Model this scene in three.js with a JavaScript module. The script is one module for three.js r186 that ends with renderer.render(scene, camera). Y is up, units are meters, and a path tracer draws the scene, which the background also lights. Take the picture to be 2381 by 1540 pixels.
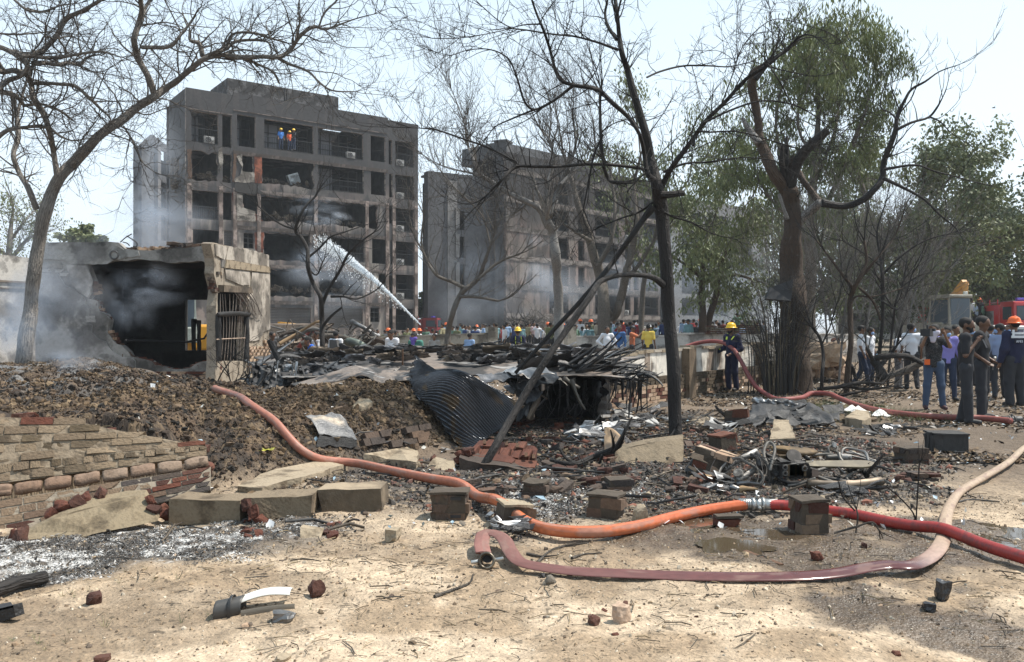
import*as THREE from 'three';
import{mergeGeometries,mergeVertices}from 'three/addons/utils/BufferGeometryUtils.js';
// ---------- camera, sky, sun, exposure ----------
const scene=new THREE.Scene();
const F=1981,HOR=770,CAM=1.55,CX=1190.5;
const camera=new THREE.PerspectiveCamera(2*Math.atan(770 / F)*180 / Math.PI,1024 / 662,0.1,3000);
camera.position.set(0,CAM,0);camera.lookAt(0,CAM,-10);
const renderer=new THREE.WebGLRenderer({antialias:true});
renderer.toneMapping=THREE.LinearToneMapping;
renderer.toneMappingExposure=1.32;
renderer.shadowMap.enabled=true;
const SUN=new THREE.Vector3(0.47,0.87,-0.12).normalize();
{
const SKY=0.84,w=256,h=128,d=new Float32Array(w*h*4);
for(let j=0;j<h;j++)for(let i=0;i<w;i++){
const el=((j + 0.5)/ h - 0.5)*Math.PI,az=((i + 0.5)/ w - 0.5)*2*Math.PI;
const v=new THREE.Vector3(Math.cos(el)*Math.cos(az),Math.sin(el),Math.cos(el)*Math.sin(az));
const c=Math.max(0,v.dot(SUN)),up=Math.max(0,v.y);
const t=Math.pow(up,0.75),g=Math.pow(c,2.0)*0.24 + Math.pow(c,12)*0.55;
const z0=Math.min(1,Math.max(0,(up - 0.12)/ 0.83)),zz=z0*z0*(3 - 2*z0),base=v.y<0?[0.45,0.43,0.40]:[0.93 - 0.26*t - 0.44*zz,1.04 - 0.12*t - 0.50*zz,1.14 - 0.02*t - 0.50*zz];
const o=(j*w + i)*4;
d[o]=(base[0]+ g*1.00)*SKY;d[o + 1]=(base[1]+ g*0.92)*SKY;d[o + 2]=(base[2]+ g*0.80)*SKY;d[o + 3]=1;
}
const t=new THREE.DataTexture(d,w,h,THREE.RGBAFormat,THREE.FloatType);
t.mapping=THREE.EquirectangularReflectionMapping;t.magFilter=t.minFilter=THREE.LinearFilter;t.needsUpdate=true;
scene.background=t;scene.environment=t;
}
const sun=new THREE.DirectionalLight(new THREE.Color(1.0,0.94,0.85),5.0);
sun.position.copy(SUN).multiplyScalar(150).add(new THREE.Vector3(0,0,-45));sun.target.position.set(0,0,-45);
sun.castShadow=true;sun.shadow.mapSize.set(4096,4096);
Object.assign(sun.shadow.camera,{left:-80,right:80,top:80,bottom:-80,near:1,far:400});
scene.add(sun,sun.target);
scene.fog=new THREE.FogExp2(new THREE.Color(0.90,0.95,1.0),0.0005);
// ---------- helpers ----------
function rng(s){return()=>{s|=0;s=s + 0x6D2B79F5|0;let t=Math.imul(s ^ s>>>15,1|s);t=t + Math.imul(t ^ t>>>7,61|t)^ t;return((t ^ t>>>14)>>>0)/ 4294967296;};}
const R0=rng(11);
const V=(x,y,z)=>new THREE.Vector3(x,y,z);
const clamp=(x,a=0,b=1)=>Math.min(b,Math.max(a,x)),lerp=(a,b,t)=>a +(b - a)*t;
const ss=(a,b,x)=>{const t=clamp((x - a)/(b - a));return t*t*(3 - 2*t);};
const P=(px,py,d)=>V((px - CX)/ F*d,CAM -(py - HOR)/ F*d,-d);
const gd=(py)=>CAM*F /(py - HOR);
const zc=(ox,oy,s)=>(x,y)=>[ox + s*x,oy + s*y];
const zB=zc(290.7,174.4,.4303),zH=zc(0,523.2,.2686),z3=zc(1627.7,930.2,.3164),zM=zc(552.3,726.7,.2686),zN=zc(1133.6,668.5,.2686),
zR=zc(1715,668.5,.2798),zL=zc(988.3,959.2,.293),zW=zc(0,872,.2686),zF=zc(0,1162.7,.3418),zT1=zc(0,0,.3337),zT2=zc(930,0,.3398),zT3=zc(1628,0,.3397);
const TAB=new Float32Array(65536);{const r=rng(5);for(let i=0;i<65536;i++)TAB[i]=r();}
const hsh=(x,y,z)=>TAB[(Math.imul(x,73856093)^ Math.imul(y,19349663)^ Math.imul(z,83492791))>>>7&65535];
function n2(x,y,s=0){const xi=Math.floor(x),yi=Math.floor(y);let fx=x - xi,fy=y - yi;fx=fx*fx*(3 - 2*fx);fy=fy*fy*(3 - 2*fy);
const a=hsh(xi,yi,s),b=hsh(xi + 1,yi,s),c=hsh(xi,yi + 1,s),d=hsh(xi + 1,yi + 1,s);return a +(b - a)*fx +(c - a +(a - b - c + d)*fx)*fy;}
function pn(x,y,p,s=0){const xi=Math.floor(x),yi=Math.floor(y);let fx=x - xi,fy=y - yi;fx=fx*fx*(3 - 2*fx);fy=fy*fy*(3 - 2*fy);
const m=(k)=>((k % p)+ p)% p,x0=m(xi),x1=m(xi + 1),y0=m(yi),y1=m(yi + 1);
const a=hsh(x0,y0,s),b=hsh(x1,y0,s),c=hsh(x0,y1,s),d=hsh(x1,y1,s);return a +(b - a)*fx +(c - a +(a - b - c + d)*fx)*fy;}
function n3(x,y,z){const zi=Math.floor(z);let f=z - zi;f=f*f*(3 - 2*f);return lerp(n2(x,y,zi + 50),n2(x,y,zi + 51),f);}
function fbm(x,y,o=4,s=0){let a=0,w=0.5,t=0;for(let i=0;i<o;i++){a +=w*n2(x,y,s + i);t +=w;w*=0.5;x=x*2.03 + 7.1;y=y*2.03 + 3.7;}return a / t;}
function pfbm(u,v,f,o,s=0){let a=0,w=0.5,t=0;for(let i=0;i<o;i++){a +=w*pn(u*f,v*f,f,s + i*3);t +=w;w*=0.55;f*=2;}return a / t;}
const counts={};
function numbered(n){const k=counts[n]=(counts[n]||0)+ 1;return k===1?n:n + '_' + String(k - 1).padStart(3,'0');}
const ORG=new WeakMap();
function thing(name,label,category,pos,o={}){
const g=new THREE.Group();g.name=numbered(name);g.userData={label,category};
if(o.group)g.userData.group=o.group;if(o.kind)g.userData.kind=o.kind;
if(pos)g.position.copy(pos);ORG.set(g,pos?pos.clone():V(0,0,0));scene.add(g);return g;
}
function part(parent,name,geo,mat,label){
const m=new THREE.Mesh(geo,mat);m.name=name;m.castShadow=m.receiveShadow=true;if(label)m.userData.label=label;parent.add(m);ORG.set(m,ORG.get(parent)||V(0,0,0));return m;
}
function wpart(parent,name,geo,mat,label){
const o=ORG.get(parent);geo.translate(-o.x,-o.y,-o.z);return part(parent,name,geo,mat,label);
}
function solo(name,label,category,geo,mat,o={}){
geo.computeBoundingBox();const b=geo.boundingBox,p=V((b.min.x + b.max.x)/ 2,b.min.y,(b.min.z + b.max.z)/ 2);
geo.translate(-p.x,-p.y,-p.z);
const m=new THREE.Mesh(geo,mat);m.name=numbered(name);m.position.copy(p);m.castShadow=m.receiveShadow=true;
m.userData={label,category};if(o.group)m.userData.group=o.group;if(o.kind)m.userData.kind=o.kind;scene.add(m);ORG.set(m,p);return m;
}
function struct(name,geo,mat,label){const m=new THREE.Mesh(geo,mat);m.name=numbered(name);m.castShadow=m.receiveShadow=true;m.userData={kind:'structure',label:label||name.replace(/_/g,' '),category:name.replace(/_/g,' ')};scene.add(m);ORG.set(m,V(0,0,0));return m;}
function geoFrom(pos,idx,uv,col){const g=new THREE.BufferGeometry();g.setAttribute('position',new THREE.Float32BufferAttribute(pos,3));if(uv)g.setAttribute('uv',new THREE.Float32BufferAttribute(uv,2));if(col)g.setAttribute('color',new THREE.Float32BufferAttribute(col,3));if(idx)g.setIndex(idx);g.computeVertexNormals();return g;}
function merge(list){list=list.filter(Boolean).map((g)=>{let q=g.index?g.toNonIndexed():g;for(const k of Object.keys(q.attributes))if(!['position','normal','uv'].includes(k))q.deleteAttribute(k);
if(!q.attributes.uv)q.setAttribute('uv',new THREE.Float32BufferAttribute(new Float32Array(q.attributes.position.count*2),2));if(!q.attributes.normal)q.computeVertexNormals();return q;});return list.length===1?list[0]:mergeGeometries(list);}
function flat(g){const q=g.index?g.toNonIndexed():g;q.computeVertexNormals();return q;}
function boxUV(g,s=1){
g=g.index?g.toNonIndexed():g;if(!g.attributes.normal)g.computeVertexNormals();const p=g.attributes.position,uv=new Float32Array(p.count*2),a=V(),b=V(),c=V(),n=V();
for(let i=0;i<p.count;i +=3){a.fromBufferAttribute(p,i);b.fromBufferAttribute(p,i + 1);c.fromBufferAttribute(p,i + 2);n.copy(b).sub(a).cross(c.clone().sub(a));const x=Math.abs(n.x),y=Math.abs(n.y),z=Math.abs(n.z);
for(let k=0;k<3;k++){const q=[a,b,c][k];const w=y>=x&&y>=z?[q.x,q.z]:x>=z?[q.z,q.y]:[q.x,q.y];uv[(i + k)*2]=w[0]/ s;uv[(i + k)*2 + 1]=w[1]/ s;}}
g.setAttribute('uv',new THREE.BufferAttribute(uv,2));return g;
}
function box(x0,x1,y0,y1,z0,z1){const g=new THREE.BoxGeometry(Math.abs(x1 - x0),Math.abs(y1 - y0),Math.abs(z1 - z0));g.translate((x0 + x1)/ 2,(y0 + y1)/ 2,(z0 + z1)/ 2);return boxUV(g);}
function bar(a,b,w,h=w){
const d=b.clone().sub(a),l=d.length();const g=new THREE.BoxGeometry(w,h,l);g.translate(0,0,l / 2);const m=new THREE.Matrix4().lookAt(V(0,0,0),d.clone().negate(),Math.abs(d.y)>0.99*l?V(1,0,0):V(0,1,0));g.applyMatrix4(m);g.translate(a.x,a.y,a.z);return g;
}
function resample(pts,n){const c=new THREE.CatmullRomCurve3(pts,false,'centripetal');return c.getPoints(n);}
function tube(pts,rad,sides=8,o={}){
const n=pts.length,pos=[],uv=[],idx=[];let T,N=null,len=0;
const r=(i)=>typeof rad==='function'?rad(i /(n - 1)):Array.isArray(rad)?rad[i]:rad;
for(let i=0;i<n;i++){T=pts[Math.min(n - 1,i + 1)].clone().sub(pts[Math.max(0,i - 1)]).normalize();
if(o.up)N=o.up.clone().sub(T.clone().multiplyScalar(o.up.dot(T))).normalize();
else if(!N){N=Math.abs(T.y)>0.9?V(1,0,0):V(0,1,0);N.sub(T.clone().multiplyScalar(N.dot(T))).normalize();}else N.sub(T.clone().multiplyScalar(N.dot(T))).normalize();
const B=T.clone().cross(N);if(i)len +=pts[i].distanceTo(pts[i - 1]);
const fl=o.flat?(typeof o.flat==='function'?o.flat(i /(n - 1)):o.flat):1,wd=o.wide?(typeof o.wide==='function'?o.wide(i /(n - 1)):o.wide):1;
for(let k=0;k<=sides;k++){const a=k / sides*2*Math.PI,q=r(i)*(o.rough?1 + o.rough*(n3(pts[i].x*o.rf + Math.cos(a)*1.5,pts[i].y*o.rf + Math.sin(a)*1.5,pts[i].z*o.rf)- 0.5)*2:1),ca=Math.cos(a)*q*fl,sa=Math.sin(a)*q*wd;
pos.push(pts[i].x + N.x*ca + B.x*sa,pts[i].y + N.y*ca + B.y*sa,pts[i].z + N.z*ca + B.z*sa);uv.push(k / sides*(o.us||1),len*(o.vs||1));}}
for(let i=0;i<n - 1;i++)for(let k=0;k<sides;k++){const a=i*(sides + 1)+ k,b=a + sides + 1;idx.push(a,b,a + 1,b,b + 1,a + 1);}
if(o.cap!==false)for(const[i,s]of[[0,0],[n - 1,1]]){const c=pos.length / 3;pos.push(pts[i].x,pts[i].y,pts[i].z);uv.push(0.5,0);for(let k=0;k<sides;k++){const a=i*(sides + 1)+ k;s?idx.push(a,c,a + 1):idx.push(a,a + 1,c);}}
return geoFrom(pos,idx,uv);
}
const rod=(a,b,r,s=6)=>tube([a,b],r,s);
// ---------- textures and materials ----------
const enc=(c)=>{c=clamp(c);return Math.round(255*(c<0.0031308?12.92*c:1.055*Math.pow(c,1 / 2.4)- 0.055));};
function tex(w,h,fn,srgb=true,rep=1){const d=new Uint8Array(w*h*4);for(let j=0;j<h;j++)for(let i=0;i<w;i++){const c=fn((i + 0.5)/ w,(j + 0.5)/ h),o=(j*w + i)*4;if(srgb){d[o]=enc(c[0]);d[o + 1]=enc(c[1]);d[o + 2]=enc(c[2]);d[o + 3]=c.length>3?255*clamp(c[3]):255;}else{const q=typeof c==='number'?255*clamp(c):0;d[o]=d[o + 1]=d[o + 2]=q;d[o + 3]=255;}}
const t=new THREE.DataTexture(d,w,h,THREE.RGBAFormat);t.magFilter=THREE.LinearFilter;t.minFilter=THREE.LinearMipmapLinearFilter;t.wrapS=t.wrapT=THREE.RepeatWrapping;if(srgb)t.colorSpace=THREE.SRGBColorSpace;t.repeat.set(1 / rep,1 / rep);t.needsUpdate=true;return t;}
const grain=tex(512,512,(u,v)=>{const a=pfbm(u,v,4,6),b=pfbm(u,v,48,3,40);const k=0.55 + 0.5*a + 0.5*(b - 0.5);return[k,k,k];},true,1.3);
const grainB=tex(512,512,(u,v)=>0.5*pfbm(u,v,8,5,9)+ 0.5*pfbm(u,v,64,3,60),false,1.3);
const blotch=tex(512,512,(u,v)=>{const a=ss(0.40,0.66,pfbm(u,v,3,6,17)),b=pfbm(u,v,40,3,80),c=ss(0.56,0.7,pfbm(u,v,9,5,31));const k=lerp(1,0.34,a)*(0.75 + 0.5*b)*lerp(1,0.6,c);return[k,k*lerp(1,0.97,a),k*lerp(1,0.95,a)];},true,2.1);
const blotch2=tex(512,512,(u,v)=>{const a=ss(0.48,0.72,pfbm(u,v,4,6,117)),b=pfbm(u,v,48,3,180),c=pfbm(u,v,6,4,131);const k=lerp(1,0.45,a)*(0.6 + 0.8*b)*(.8 + .4*c);return[k,k*lerp(1,0.95,a),k*lerp(1,0.9,a)];},true,0.9);
const barkT=tex(256,512,(u,v)=>{const w=pfbm(u,v*0.5,16,3,5);const a=Math.abs(Math.sin((u*9 + w*1.6)*Math.PI));const k=0.35 + 0.6*Math.pow(a,0.6)*(0.5 + pfbm(u,v,24,3,71));return[k,k,k];},true,1);
const barkB=tex(256,512,(u,v)=>{const w=pfbm(u,v*0.5,16,3,5);return Math.pow(Math.abs(Math.sin((u*9 + w*1.6)*Math.PI)),0.6)*0.7 + 0.3*pfbm(u,v,32,2,71);},false,1);
function mat(r,g,b,rough=0.9,o={}){const m=new(o.phys?THREE.MeshPhysicalMaterial:THREE.MeshStandardMaterial)({color:new THREE.Color().setRGB(r,g,b),roughness:rough,side:THREE.DoubleSide,metalness:o.metal||0});
if(o.map)m.map=o.map;if(o.bump){m.bumpMap=o.bump;m.bumpScale=o.bs||0.01;}if(o.tr){m.transmission=o.tr;m.thickness=0;}if(o.vc)m.vertexColors=true;if(o.flat)m.flatShading=true;if(o.name)m.name=o.name;if(o.rmap)m.roughnessMap=o.rmap;return m;}
const M={
conc:mat(.42,.37,.30,.95,{map:blotch,bump:grainB,bs:.012}),concTan:mat(.31,.25,.175,.95,{map:blotch2,bump:grainB,bs:.014}),concDark:mat(.19,.15,.11,.95,{map:blotch,bump:grainB,bs:.012}),
plaster:mat(.52,.49,.45,.95,{map:blotch,bump:grainB,bs:.008}),mortar:mat(.30,.25,.19,.97,{map:grain,bump:grainB,bs:.012}),
char:mat(.022,.021,.021,.62,{map:grain,bump:grainB,bs:.02}),charGloss:mat(.03,.03,.033,.38,{map:grain,bump:grainB,bs:.012}),soot:mat(.05,.047,.045,.92,{map:grain,bump:grainB,bs:.01}),
alu:mat(.55,.55,.55,.42,{metal:.75,map:blotch,bump:grainB,bs:.006}),aluDull:mat(.30,.30,.30,.55,{metal:.4,map:blotch,bump:grainB,bs:.008}),ashWhite:mat(.55,.54,.52,.9,{map:grain}),
bark:mat(.15,.13,.11,.95,{map:barkT,bump:barkB,bs:.02}),barkGrey:mat(.23,.205,.18,.95,{map:barkT,bump:barkB,bs:.02}),barkBlack:mat(.021,.017,.015,.8,{map:barkT,bump:barkB,bs:.015}),barkBrown:mat(.075,.05,.034,.9,{map:barkT,bump:barkB,bs:.02}),barkPale:mat(.25,.235,.22,.95,{map:barkT,bump:barkB,bs:.02}),
twig:mat(.075,.066,.06,.95),twigDark:mat(.035,.032,.03,.9),twigPale:mat(.17,.15,.13,.95),wood:mat(.33,.22,.12,.9,{map:grain}),
steel:mat(.5,.5,.48,.35,{metal:.8,map:grain,bump:grainB,bs:.002}),rust:mat(.12,.06,.03,.85,{map:grain,bump:grainB,bs:.006}),black:mat(.015,.015,.017,.6),glassDark:mat(.03,.035,.04,.12),
};
const bricksRed=[[.30,.10,.058],[.24,.078,.046],[.33,.125,.075],[.17,.068,.046],[.26,.115,.078]].map((c)=>mat(...c,.95,{map:blotch,bump:grainB,bs:.012}));
const bricksTan=[[.30,.225,.135],[.25,.185,.11],[.33,.25,.16],[.22,.165,.105]].map((c)=>mat(...c,.95,{map:blotch,bump:grainB,bs:.012}));
const bricksDark=[[.10,.068,.05],[.075,.055,.043],[.13,.08,.055],[.06,.048,.042]].map((c)=>mat(...c,.95,{map:grain,bump:grainB,bs:.012}));
const bricksBuff=[[.46,.33,.225],[.40,.28,.19],[.50,.36,.26],[.36,.24,.16]].map((c)=>mat(...c,.95,{map:grain,bump:grainB,bs:.010}));
const pick=(a,r)=>a[Math.floor(r()*a.length)% a.length];
// ---------- ground ----------
// level ground with the heap on the left, the heap behind the wreck, and a slight rise to the road where the crowd stands
function bump2(x,z,cx,cz,rx,rz,h){const d=Math.hypot((x - cx)/ rx,(z - cz)/ rz);return d<1?h*(1 - d*d)*(1 - d*d):0;}
function H0(x,z){
let h=0.42*ss(-36,-46,z);
{
const zf=x<-2.75?-7.62 -(x + 3.9)*0.36:lerp(-8.05,-11.4,clamp((x + 2.75)/ 2.15));
const e=zf - z;
const jump=0.72*ss(-2.8,-3.5,x);
const side=ss(-0.15,-1.5,x +(z + 11)*0.06),back=lerp(ss(-16.5,-11.2,z),ss(-20,-14,z),ss(-4.5,-7,x));
if(e>-0.2)h +=Math.max(ss(-0.05,0.12,e)*jump,0.98*(1 - Math.exp(-Math.max(0,e)/ 1.35)))*side*back*(1 - .24*Math.exp(-Math.pow((x + 3.3)/ .85,2))*ss(-9.2,-10.8,z));
}
h +=(bump2(x,z,2.3,-24.2,2.6,3.6,.72)+ bump2(x,z,4.1,-25.5,2.4,3.2,.70))*ss(0.05,-0.7,(x - 1.7)*0.836 +(z + 16.5)*0.549);
h +=bump2(x,z,-2.0,-7.9,1.6,1.3,0.10)+ bump2(x,z,1.4,-9.6,2.0,1.4,0.06);
return h;
}
function H(x,z){const d=-z;let h=H0(x,z);const m=ss(0.05,0.5,h)*(d<20?1:0);
h +=(fbm(x*0.7,z*0.7,3,3)- 0.5)*0.10 +(fbm(x*3.1,z*3.1,3,9)- 0.5)*(0.045 + 0.20*m)+(n2(x*13,z*13,21)- 0.5)*(0.016 + 0.06*m);return h;}
function hit(px,py){const dx=(px - CX)/ F,dy=-(py - HOR)/ F;let d=3;for(;d<80;d +=0.03)if(CAM + dy*d<H(dx*d,-d))break;return V(dx*d,CAM + dy*d,-d);}
function hitS(px,py){const dx=(px - CX)/ F,dy=-(py - HOR)/ F;let d=3;for(;d<80;d +=0.02)if(CAM + dy*d<H0(dx*d,-d)+ .02)break;return V(dx*d,CAM + dy*d,-d);}
const onG=(x,z,up=0)=>V(x,H(x,z)+ up,z);
const gp=(px,d)=>{const x=(px - CX)/ F*d;return V(x,H(x,-d),-d);};
// stains and surfaces of the ground as patches in the world's own metres
function E(px,py,rx,ry,k=1){const d=gd(py),d0=gd(py + ry),d1=gd(py - ry);return[(px - CX)/ F*d,-d,rx / F*d,Math.max(0.3,(d1 - d0)/ 2),k];}
const zone={
ash:[E(60,1300,260,55),E(350,1265,300,40),E(640,1235,220,28,.8),E(1230,1165,180,40,.8),E(1480,1140,160,25,.5),E(30,1340,100,40,1)],
char:[E(250,1270,380,50,.45),E(700,1225,260,36,.55),E(1000,1160,260,40,.6),E(900,1100,200,40,.6),E(1300,1150,330,60,.9),E(1500,1080,420,90,1),E(1850,1140,330,40,1),E(1450,1000,400,60,1),E(1900,1050,260,60,.7),E(1190,1245,120,25,.9),E(60,1345,110,35,.7),E(2130,1060,120,30,.5)],
dirt:[E(230,1440,480,60,1),E(520,1370,320,30,.8),E(120,1520,300,40,.8),E(1500,1360,160,20,.5),E(1900,1400,300,40,.8),E(800,1270,300,30,.7),E(1300,1290,200,30,.6),E(2250,1120,160,60,.5),E(2200,1330,200,30,.7)],
wet:[E(1850,1265,420,62,1),E(2260,1255,200,52,1),E(1790,1260,330,62,1),E(2330,1240,110,40,1),E(2160,1430,260,70,1),E(1620,1215,150,30,1),E(2330,1480,150,60,.9),E(1950,1330,240,26,.9)],
sand:[E(900,1440,900,120,1),E(2230,1130,130,40,.5),E(1400,1480,800,90,1),E(2000,1520,700,50,.6),E(620,1470,500,70,.7),E(1640,985,60,14,1.2)],
};
function zw(list,x,z){let s=0;for(const[cx,cz,rx,rz,k]of list){const d=((x - cx)/ rx)**2 +((z - cz)/ rz)**2;if(d<2.2)s=Math.max(s,k*ss(1.5,0.25,d));}return s;}
const mix3=(a,b,t)=>[lerp(a[0],b[0],t),lerp(a[1],b[1],t),lerp(a[2],b[2],t)];
function soil(x,z,fine){
const n1=fbm(x*0.9,z*0.9,4,2),nA=fbm(x*3.3,z*3.3,4,33),nB=fbm(x*14,z*14,3,55),nC=fine?n2(x*70,z*70,77):0.5;
const wx=x +(n1 - 0.5)*1.2,wz=z +(nA - 0.5)*0.9,d=-z;
const h0=H0(x,z);
let c=mix3([.41,.318,.222],[.135,.10,.07],ss(6.4,9.5,d +(nA - .5)*2.2));
c=mix3(c,[.20,.15,.105],ss(13,20,d)*0.8);
c=mix3(c,[.44,.345,.245],zw(zone.sand,wx,wz)*0.9*ss(.2,.5,nA + .1));
if(d<6.5)c=mix3(c,[.22,.155,.095],ss(0.50,0.66,fbm(x*1.7 + 3,z*1.7,4,91))*0.75);
{const q=clamp(zw(zone.dirt,wx,wz)*ss(.2,.48,nA*.6 + n1*.4));c=mix3(c,[.185,.135,.088],q*.92);}
const ch=clamp(zw(zone.char,wx,wz)*(0.55 + 1.0*ss(.3,.62,nA))*ss(.22,.5,nB));c=mix3(c,[.045,.04,.037],ch);
const as=zw(zone.ash,wx,wz);if(as>0){c=mix3(c,[.065,.062,.06],as*0.75);c=mix3(c,[.50,.49,.475],as*ss(.54,.68,nB*.55 + nA*.45)*.95);}
const m=ss(.06,.3,h0)*(d<17?1:0);if(m>0){let e=mix3([.085,.056,.034],[.038,.028,.021],ss(.42,.66,nA));e=mix3(e,[.15,.105,.062],ss(.52,.7,nB)*.6);e=mix3(e,[.16,.155,.15],ss(-4.0,-6.0,x +(n1 - .5)*2)*ss(.35,.6,nA)*ss(9.2,10.5,d));c=mix3(c,e,m);}
if(h0>.05&&d>17&&d<30)c=mix3(c,[.11,.075,.05],ss(.05,.4,h0));
const w=clamp(zw(zone.wet,wx,wz)*(0.8 + .9*ss(.2,.48,nA)));c=mix3(c,[c[0]*.20 + .022,c[1]*.18 + .015,c[2]*.16 + .009],w);
let k=(0.70 + 0.6*nB)*(fine?0.78 + 0.44*nC:1);if(fine&&n2(x*41,z*41,5)>0.86)k*=0.45;if(fine&&n2(x*57,z*57,8)>0.90)k*=1.5;
return[c[0]*k,c[1]*k,c[2]*k,w];
}
function sheet(x0,x1,z0,z1,nx,nz,hf){const pos=[],uv=[],idx=[];for(let j=0;j<=nz;j++)for(let i=0;i<=nx;i++){const x=lerp(x0,x1,i / nx),z=lerp(z0,z1,j / nz);pos.push(x,hf(x,z),z);uv.push(i / nx,j / nz);}
for(let j=0;j<nz;j++)for(let i=0;i<nx;i++){const a=j*(nx + 1)+ i,b=a + nx + 1;idx.push(a,a + 1,b,a + 1,b + 1,b);}return geoFrom(pos,idx,uv);}
function groundMat(x0,x1,z0,z1,w,h,fine){
const wet=new Float32Array(w*h);let i=0;
const t=tex(w,h,(u,v)=>{const c=soil(lerp(x0,x1,u),lerp(z0,z1,v),fine);wet[i++]=c[3];return[c[0],c[1],c[2]];});
const rw=w>>1,rh=h>>1;let j=0;
const r=tex(rw,rh,()=>{const y=Math.floor(j / rw),x=j % rw;j++;return 0.96 - 0.52*Math.pow(wet[y*2*w + x*2],1.3);},false);
for(const q of[t,r]){q.wrapS=q.wrapT=THREE.ClampToEdgeWrapping;}
const b=grainB.clone();b.repeat.set((x1 - x0)/ 0.8,(z0 - z1)/ 0.8);b.needsUpdate=true;
const m=mat(1,1,1,1,{map:t,bump:b,bs:fine?.022:.05,rmap:r});return m;
}
struct('dirt_path',sheet(-6.7,6.7,-2.6,-11,330,205,H),groundMat(-6.7,6.7,-2.6,-11,2048,1284,true),'sandy dirt track in the foreground with ash, char and wet mud');
struct('ground',sheet(-22,24,-11,-40,310,195,H),groundMat(-22,24,-11,-40,1792,1130,false),'burnt dirt ground strewn with litter round the wreck');
{const xs=[-320,-250,-180,-120,-70,-45,-22,0,24,45,70,120,180,250,320],zs=[60,20,0,-2.6,-11,-40,-42,-44,-48,-60,-90,-140,-190,-260,-400],pos=[],idx=[],uv=[],nx=xs.length;
for(const z of zs)for(const x of xs){pos.push(x,z>-2?H0(x,z)- .02:H0(Math.abs(x)<26?x:30,z),z);uv.push(x / 3,z / 3);}
for(let j=0;j<zs.length - 1;j++)for(let i=0;i<nx - 1;i++){const xm=(xs[i]+ xs[i + 1])/ 2,zm=(zs[j]+ zs[j + 1])/ 2;if(xm>-22&&xm<24&&zm<-11&&zm>-40)continue;if(zm<-2.6&&zm>-11&&xm>-22&&xm<24)continue;const a=j*nx + i,b=a + nx;idx.push(a,a + 1,b,a + 1,b + 1,b);}
struct('terrain',geoFrom(pos,idx,uv),mat(.24,.19,.135,.97,{map:grain}),'dusty open ground reaching away behind the crowd');
const s=[];for(const[a,b]of[[-22,-6.7],[6.7,24]])s.push(sheet(a,b,-2.6,-11,40,40,(x,z)=>H(x,z)));struct('terrain',merge(s),mat(.2,.15,.10,.97,{map:grain}),'dusty ground beside the track');}
// ---------- burnt apartment blocks ----------
const sootT=(ok)=>{const t=tex(1024,1024,(u,v)=>{
const s=u*26,h=v*26;const n=fbm(s*.25,h*.35,4,3),n1=fbm(s*1.1,h*.5,4,13),st=fbm(s*2.6,h*.22,4,23),f=fbm(s*6,h*6,3,41);
const floor=(h / 3.2)% 1;let k=ss(11.5,17,h +(n - .5)*5);
k=Math.max(k,ss(.44,.62,n1)*.85,ss(.46,.62,st)*.75);k=Math.max(k,ss(.35,.7,n)*.4);
k*=1 - .30*ss(.60,.7,st);
for(const q of ok){const e=h - q[3];if(e>-.1&&e<2.4&&s>q[0]- .4&&s<q[2]+ .4){const f=ss(2.3,.1,e +(st - .5)*2.2)*ss(-.4,.25,s - q[0])*ss(.4,-.25,s - q[2]);k=Math.max(k,f*1.0);}}
const pink=[.35,.27,.235],pale=[.36,.315,.275],base=mix3(pink,pale,ss(.35,.65,fbm(s*.4,h*.5,3,77)));
const hi=ss(11,15.5,h +(n - .5)*4);let c=mix3(base,[.058,.056,.058],clamp(Math.max(k,hi*.97)));const q=.82 + .36*f;return[c[0]*q,c[1]*q,c[2]*q];});
t.repeat.set(1 / 26,1 / 26);return t;},sootTex=sootT([]);
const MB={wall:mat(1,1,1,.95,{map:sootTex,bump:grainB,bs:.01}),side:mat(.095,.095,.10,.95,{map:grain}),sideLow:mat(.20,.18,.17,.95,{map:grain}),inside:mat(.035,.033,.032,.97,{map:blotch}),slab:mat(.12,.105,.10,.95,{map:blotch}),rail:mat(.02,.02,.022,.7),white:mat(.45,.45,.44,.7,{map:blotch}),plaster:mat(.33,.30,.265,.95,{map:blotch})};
function facadeFrame(x0,d0,x1,d1){
const A=V((x0 - CX)/ F*d0,0,-d0),B=V((x1 - CX)/ F*d1,0,-d1),u=B.clone().sub(A),L=u.length();u.normalize();const n=V(-u.z,0,u.x);if(n.z<0)n.negate();
const sh=(px,py)=>{const k=(px - CX)/ F;const t=(-k*A.z - A.x)/(u.x + k*u.z);const d=-(A.z + u.z*t);return[t,CAM -(py - HOR)/ F*d];};
const at=(s,h,o=0)=>V(A.x + u.x*s + n.x*o,h,A.z + u.z*s + n.z*o);
const m=new THREE.Matrix4().makeBasis(u,V(0,1,0),n).setPosition(A);return{A,u,n,L,sh,at,m};
}
function jag(r,pts,amp,step){const out=[];for(let i=0;i<pts.length;i++){const a=pts[i],b=pts[(i + 1)% pts.length];out.push(a);const l=Math.hypot(b[0]- a[0],b[1]- a[1]),n=Math.floor(l / step);for(let k=1;k<n;k++)out.push([lerp(a[0],b[0],k / n)+(r()- .5)*amp*2,lerp(a[1],b[1],k / n)+(r()- .5)*amp*2]);}return out;}
function wallShape(outline,holes,depth){const s=new THREE.Shape(outline.map((p)=>new THREE.Vector2(p[0],p[1])));for(const h of holes)s.holes.push(new THREE.Path(h.map((p)=>new THREE.Vector2(p[0],p[1]))));const g=new THREE.ExtrudeGeometry(s,{depth,bevelEnabled:false});g.translate(0,0,-depth);return g;}
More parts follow.
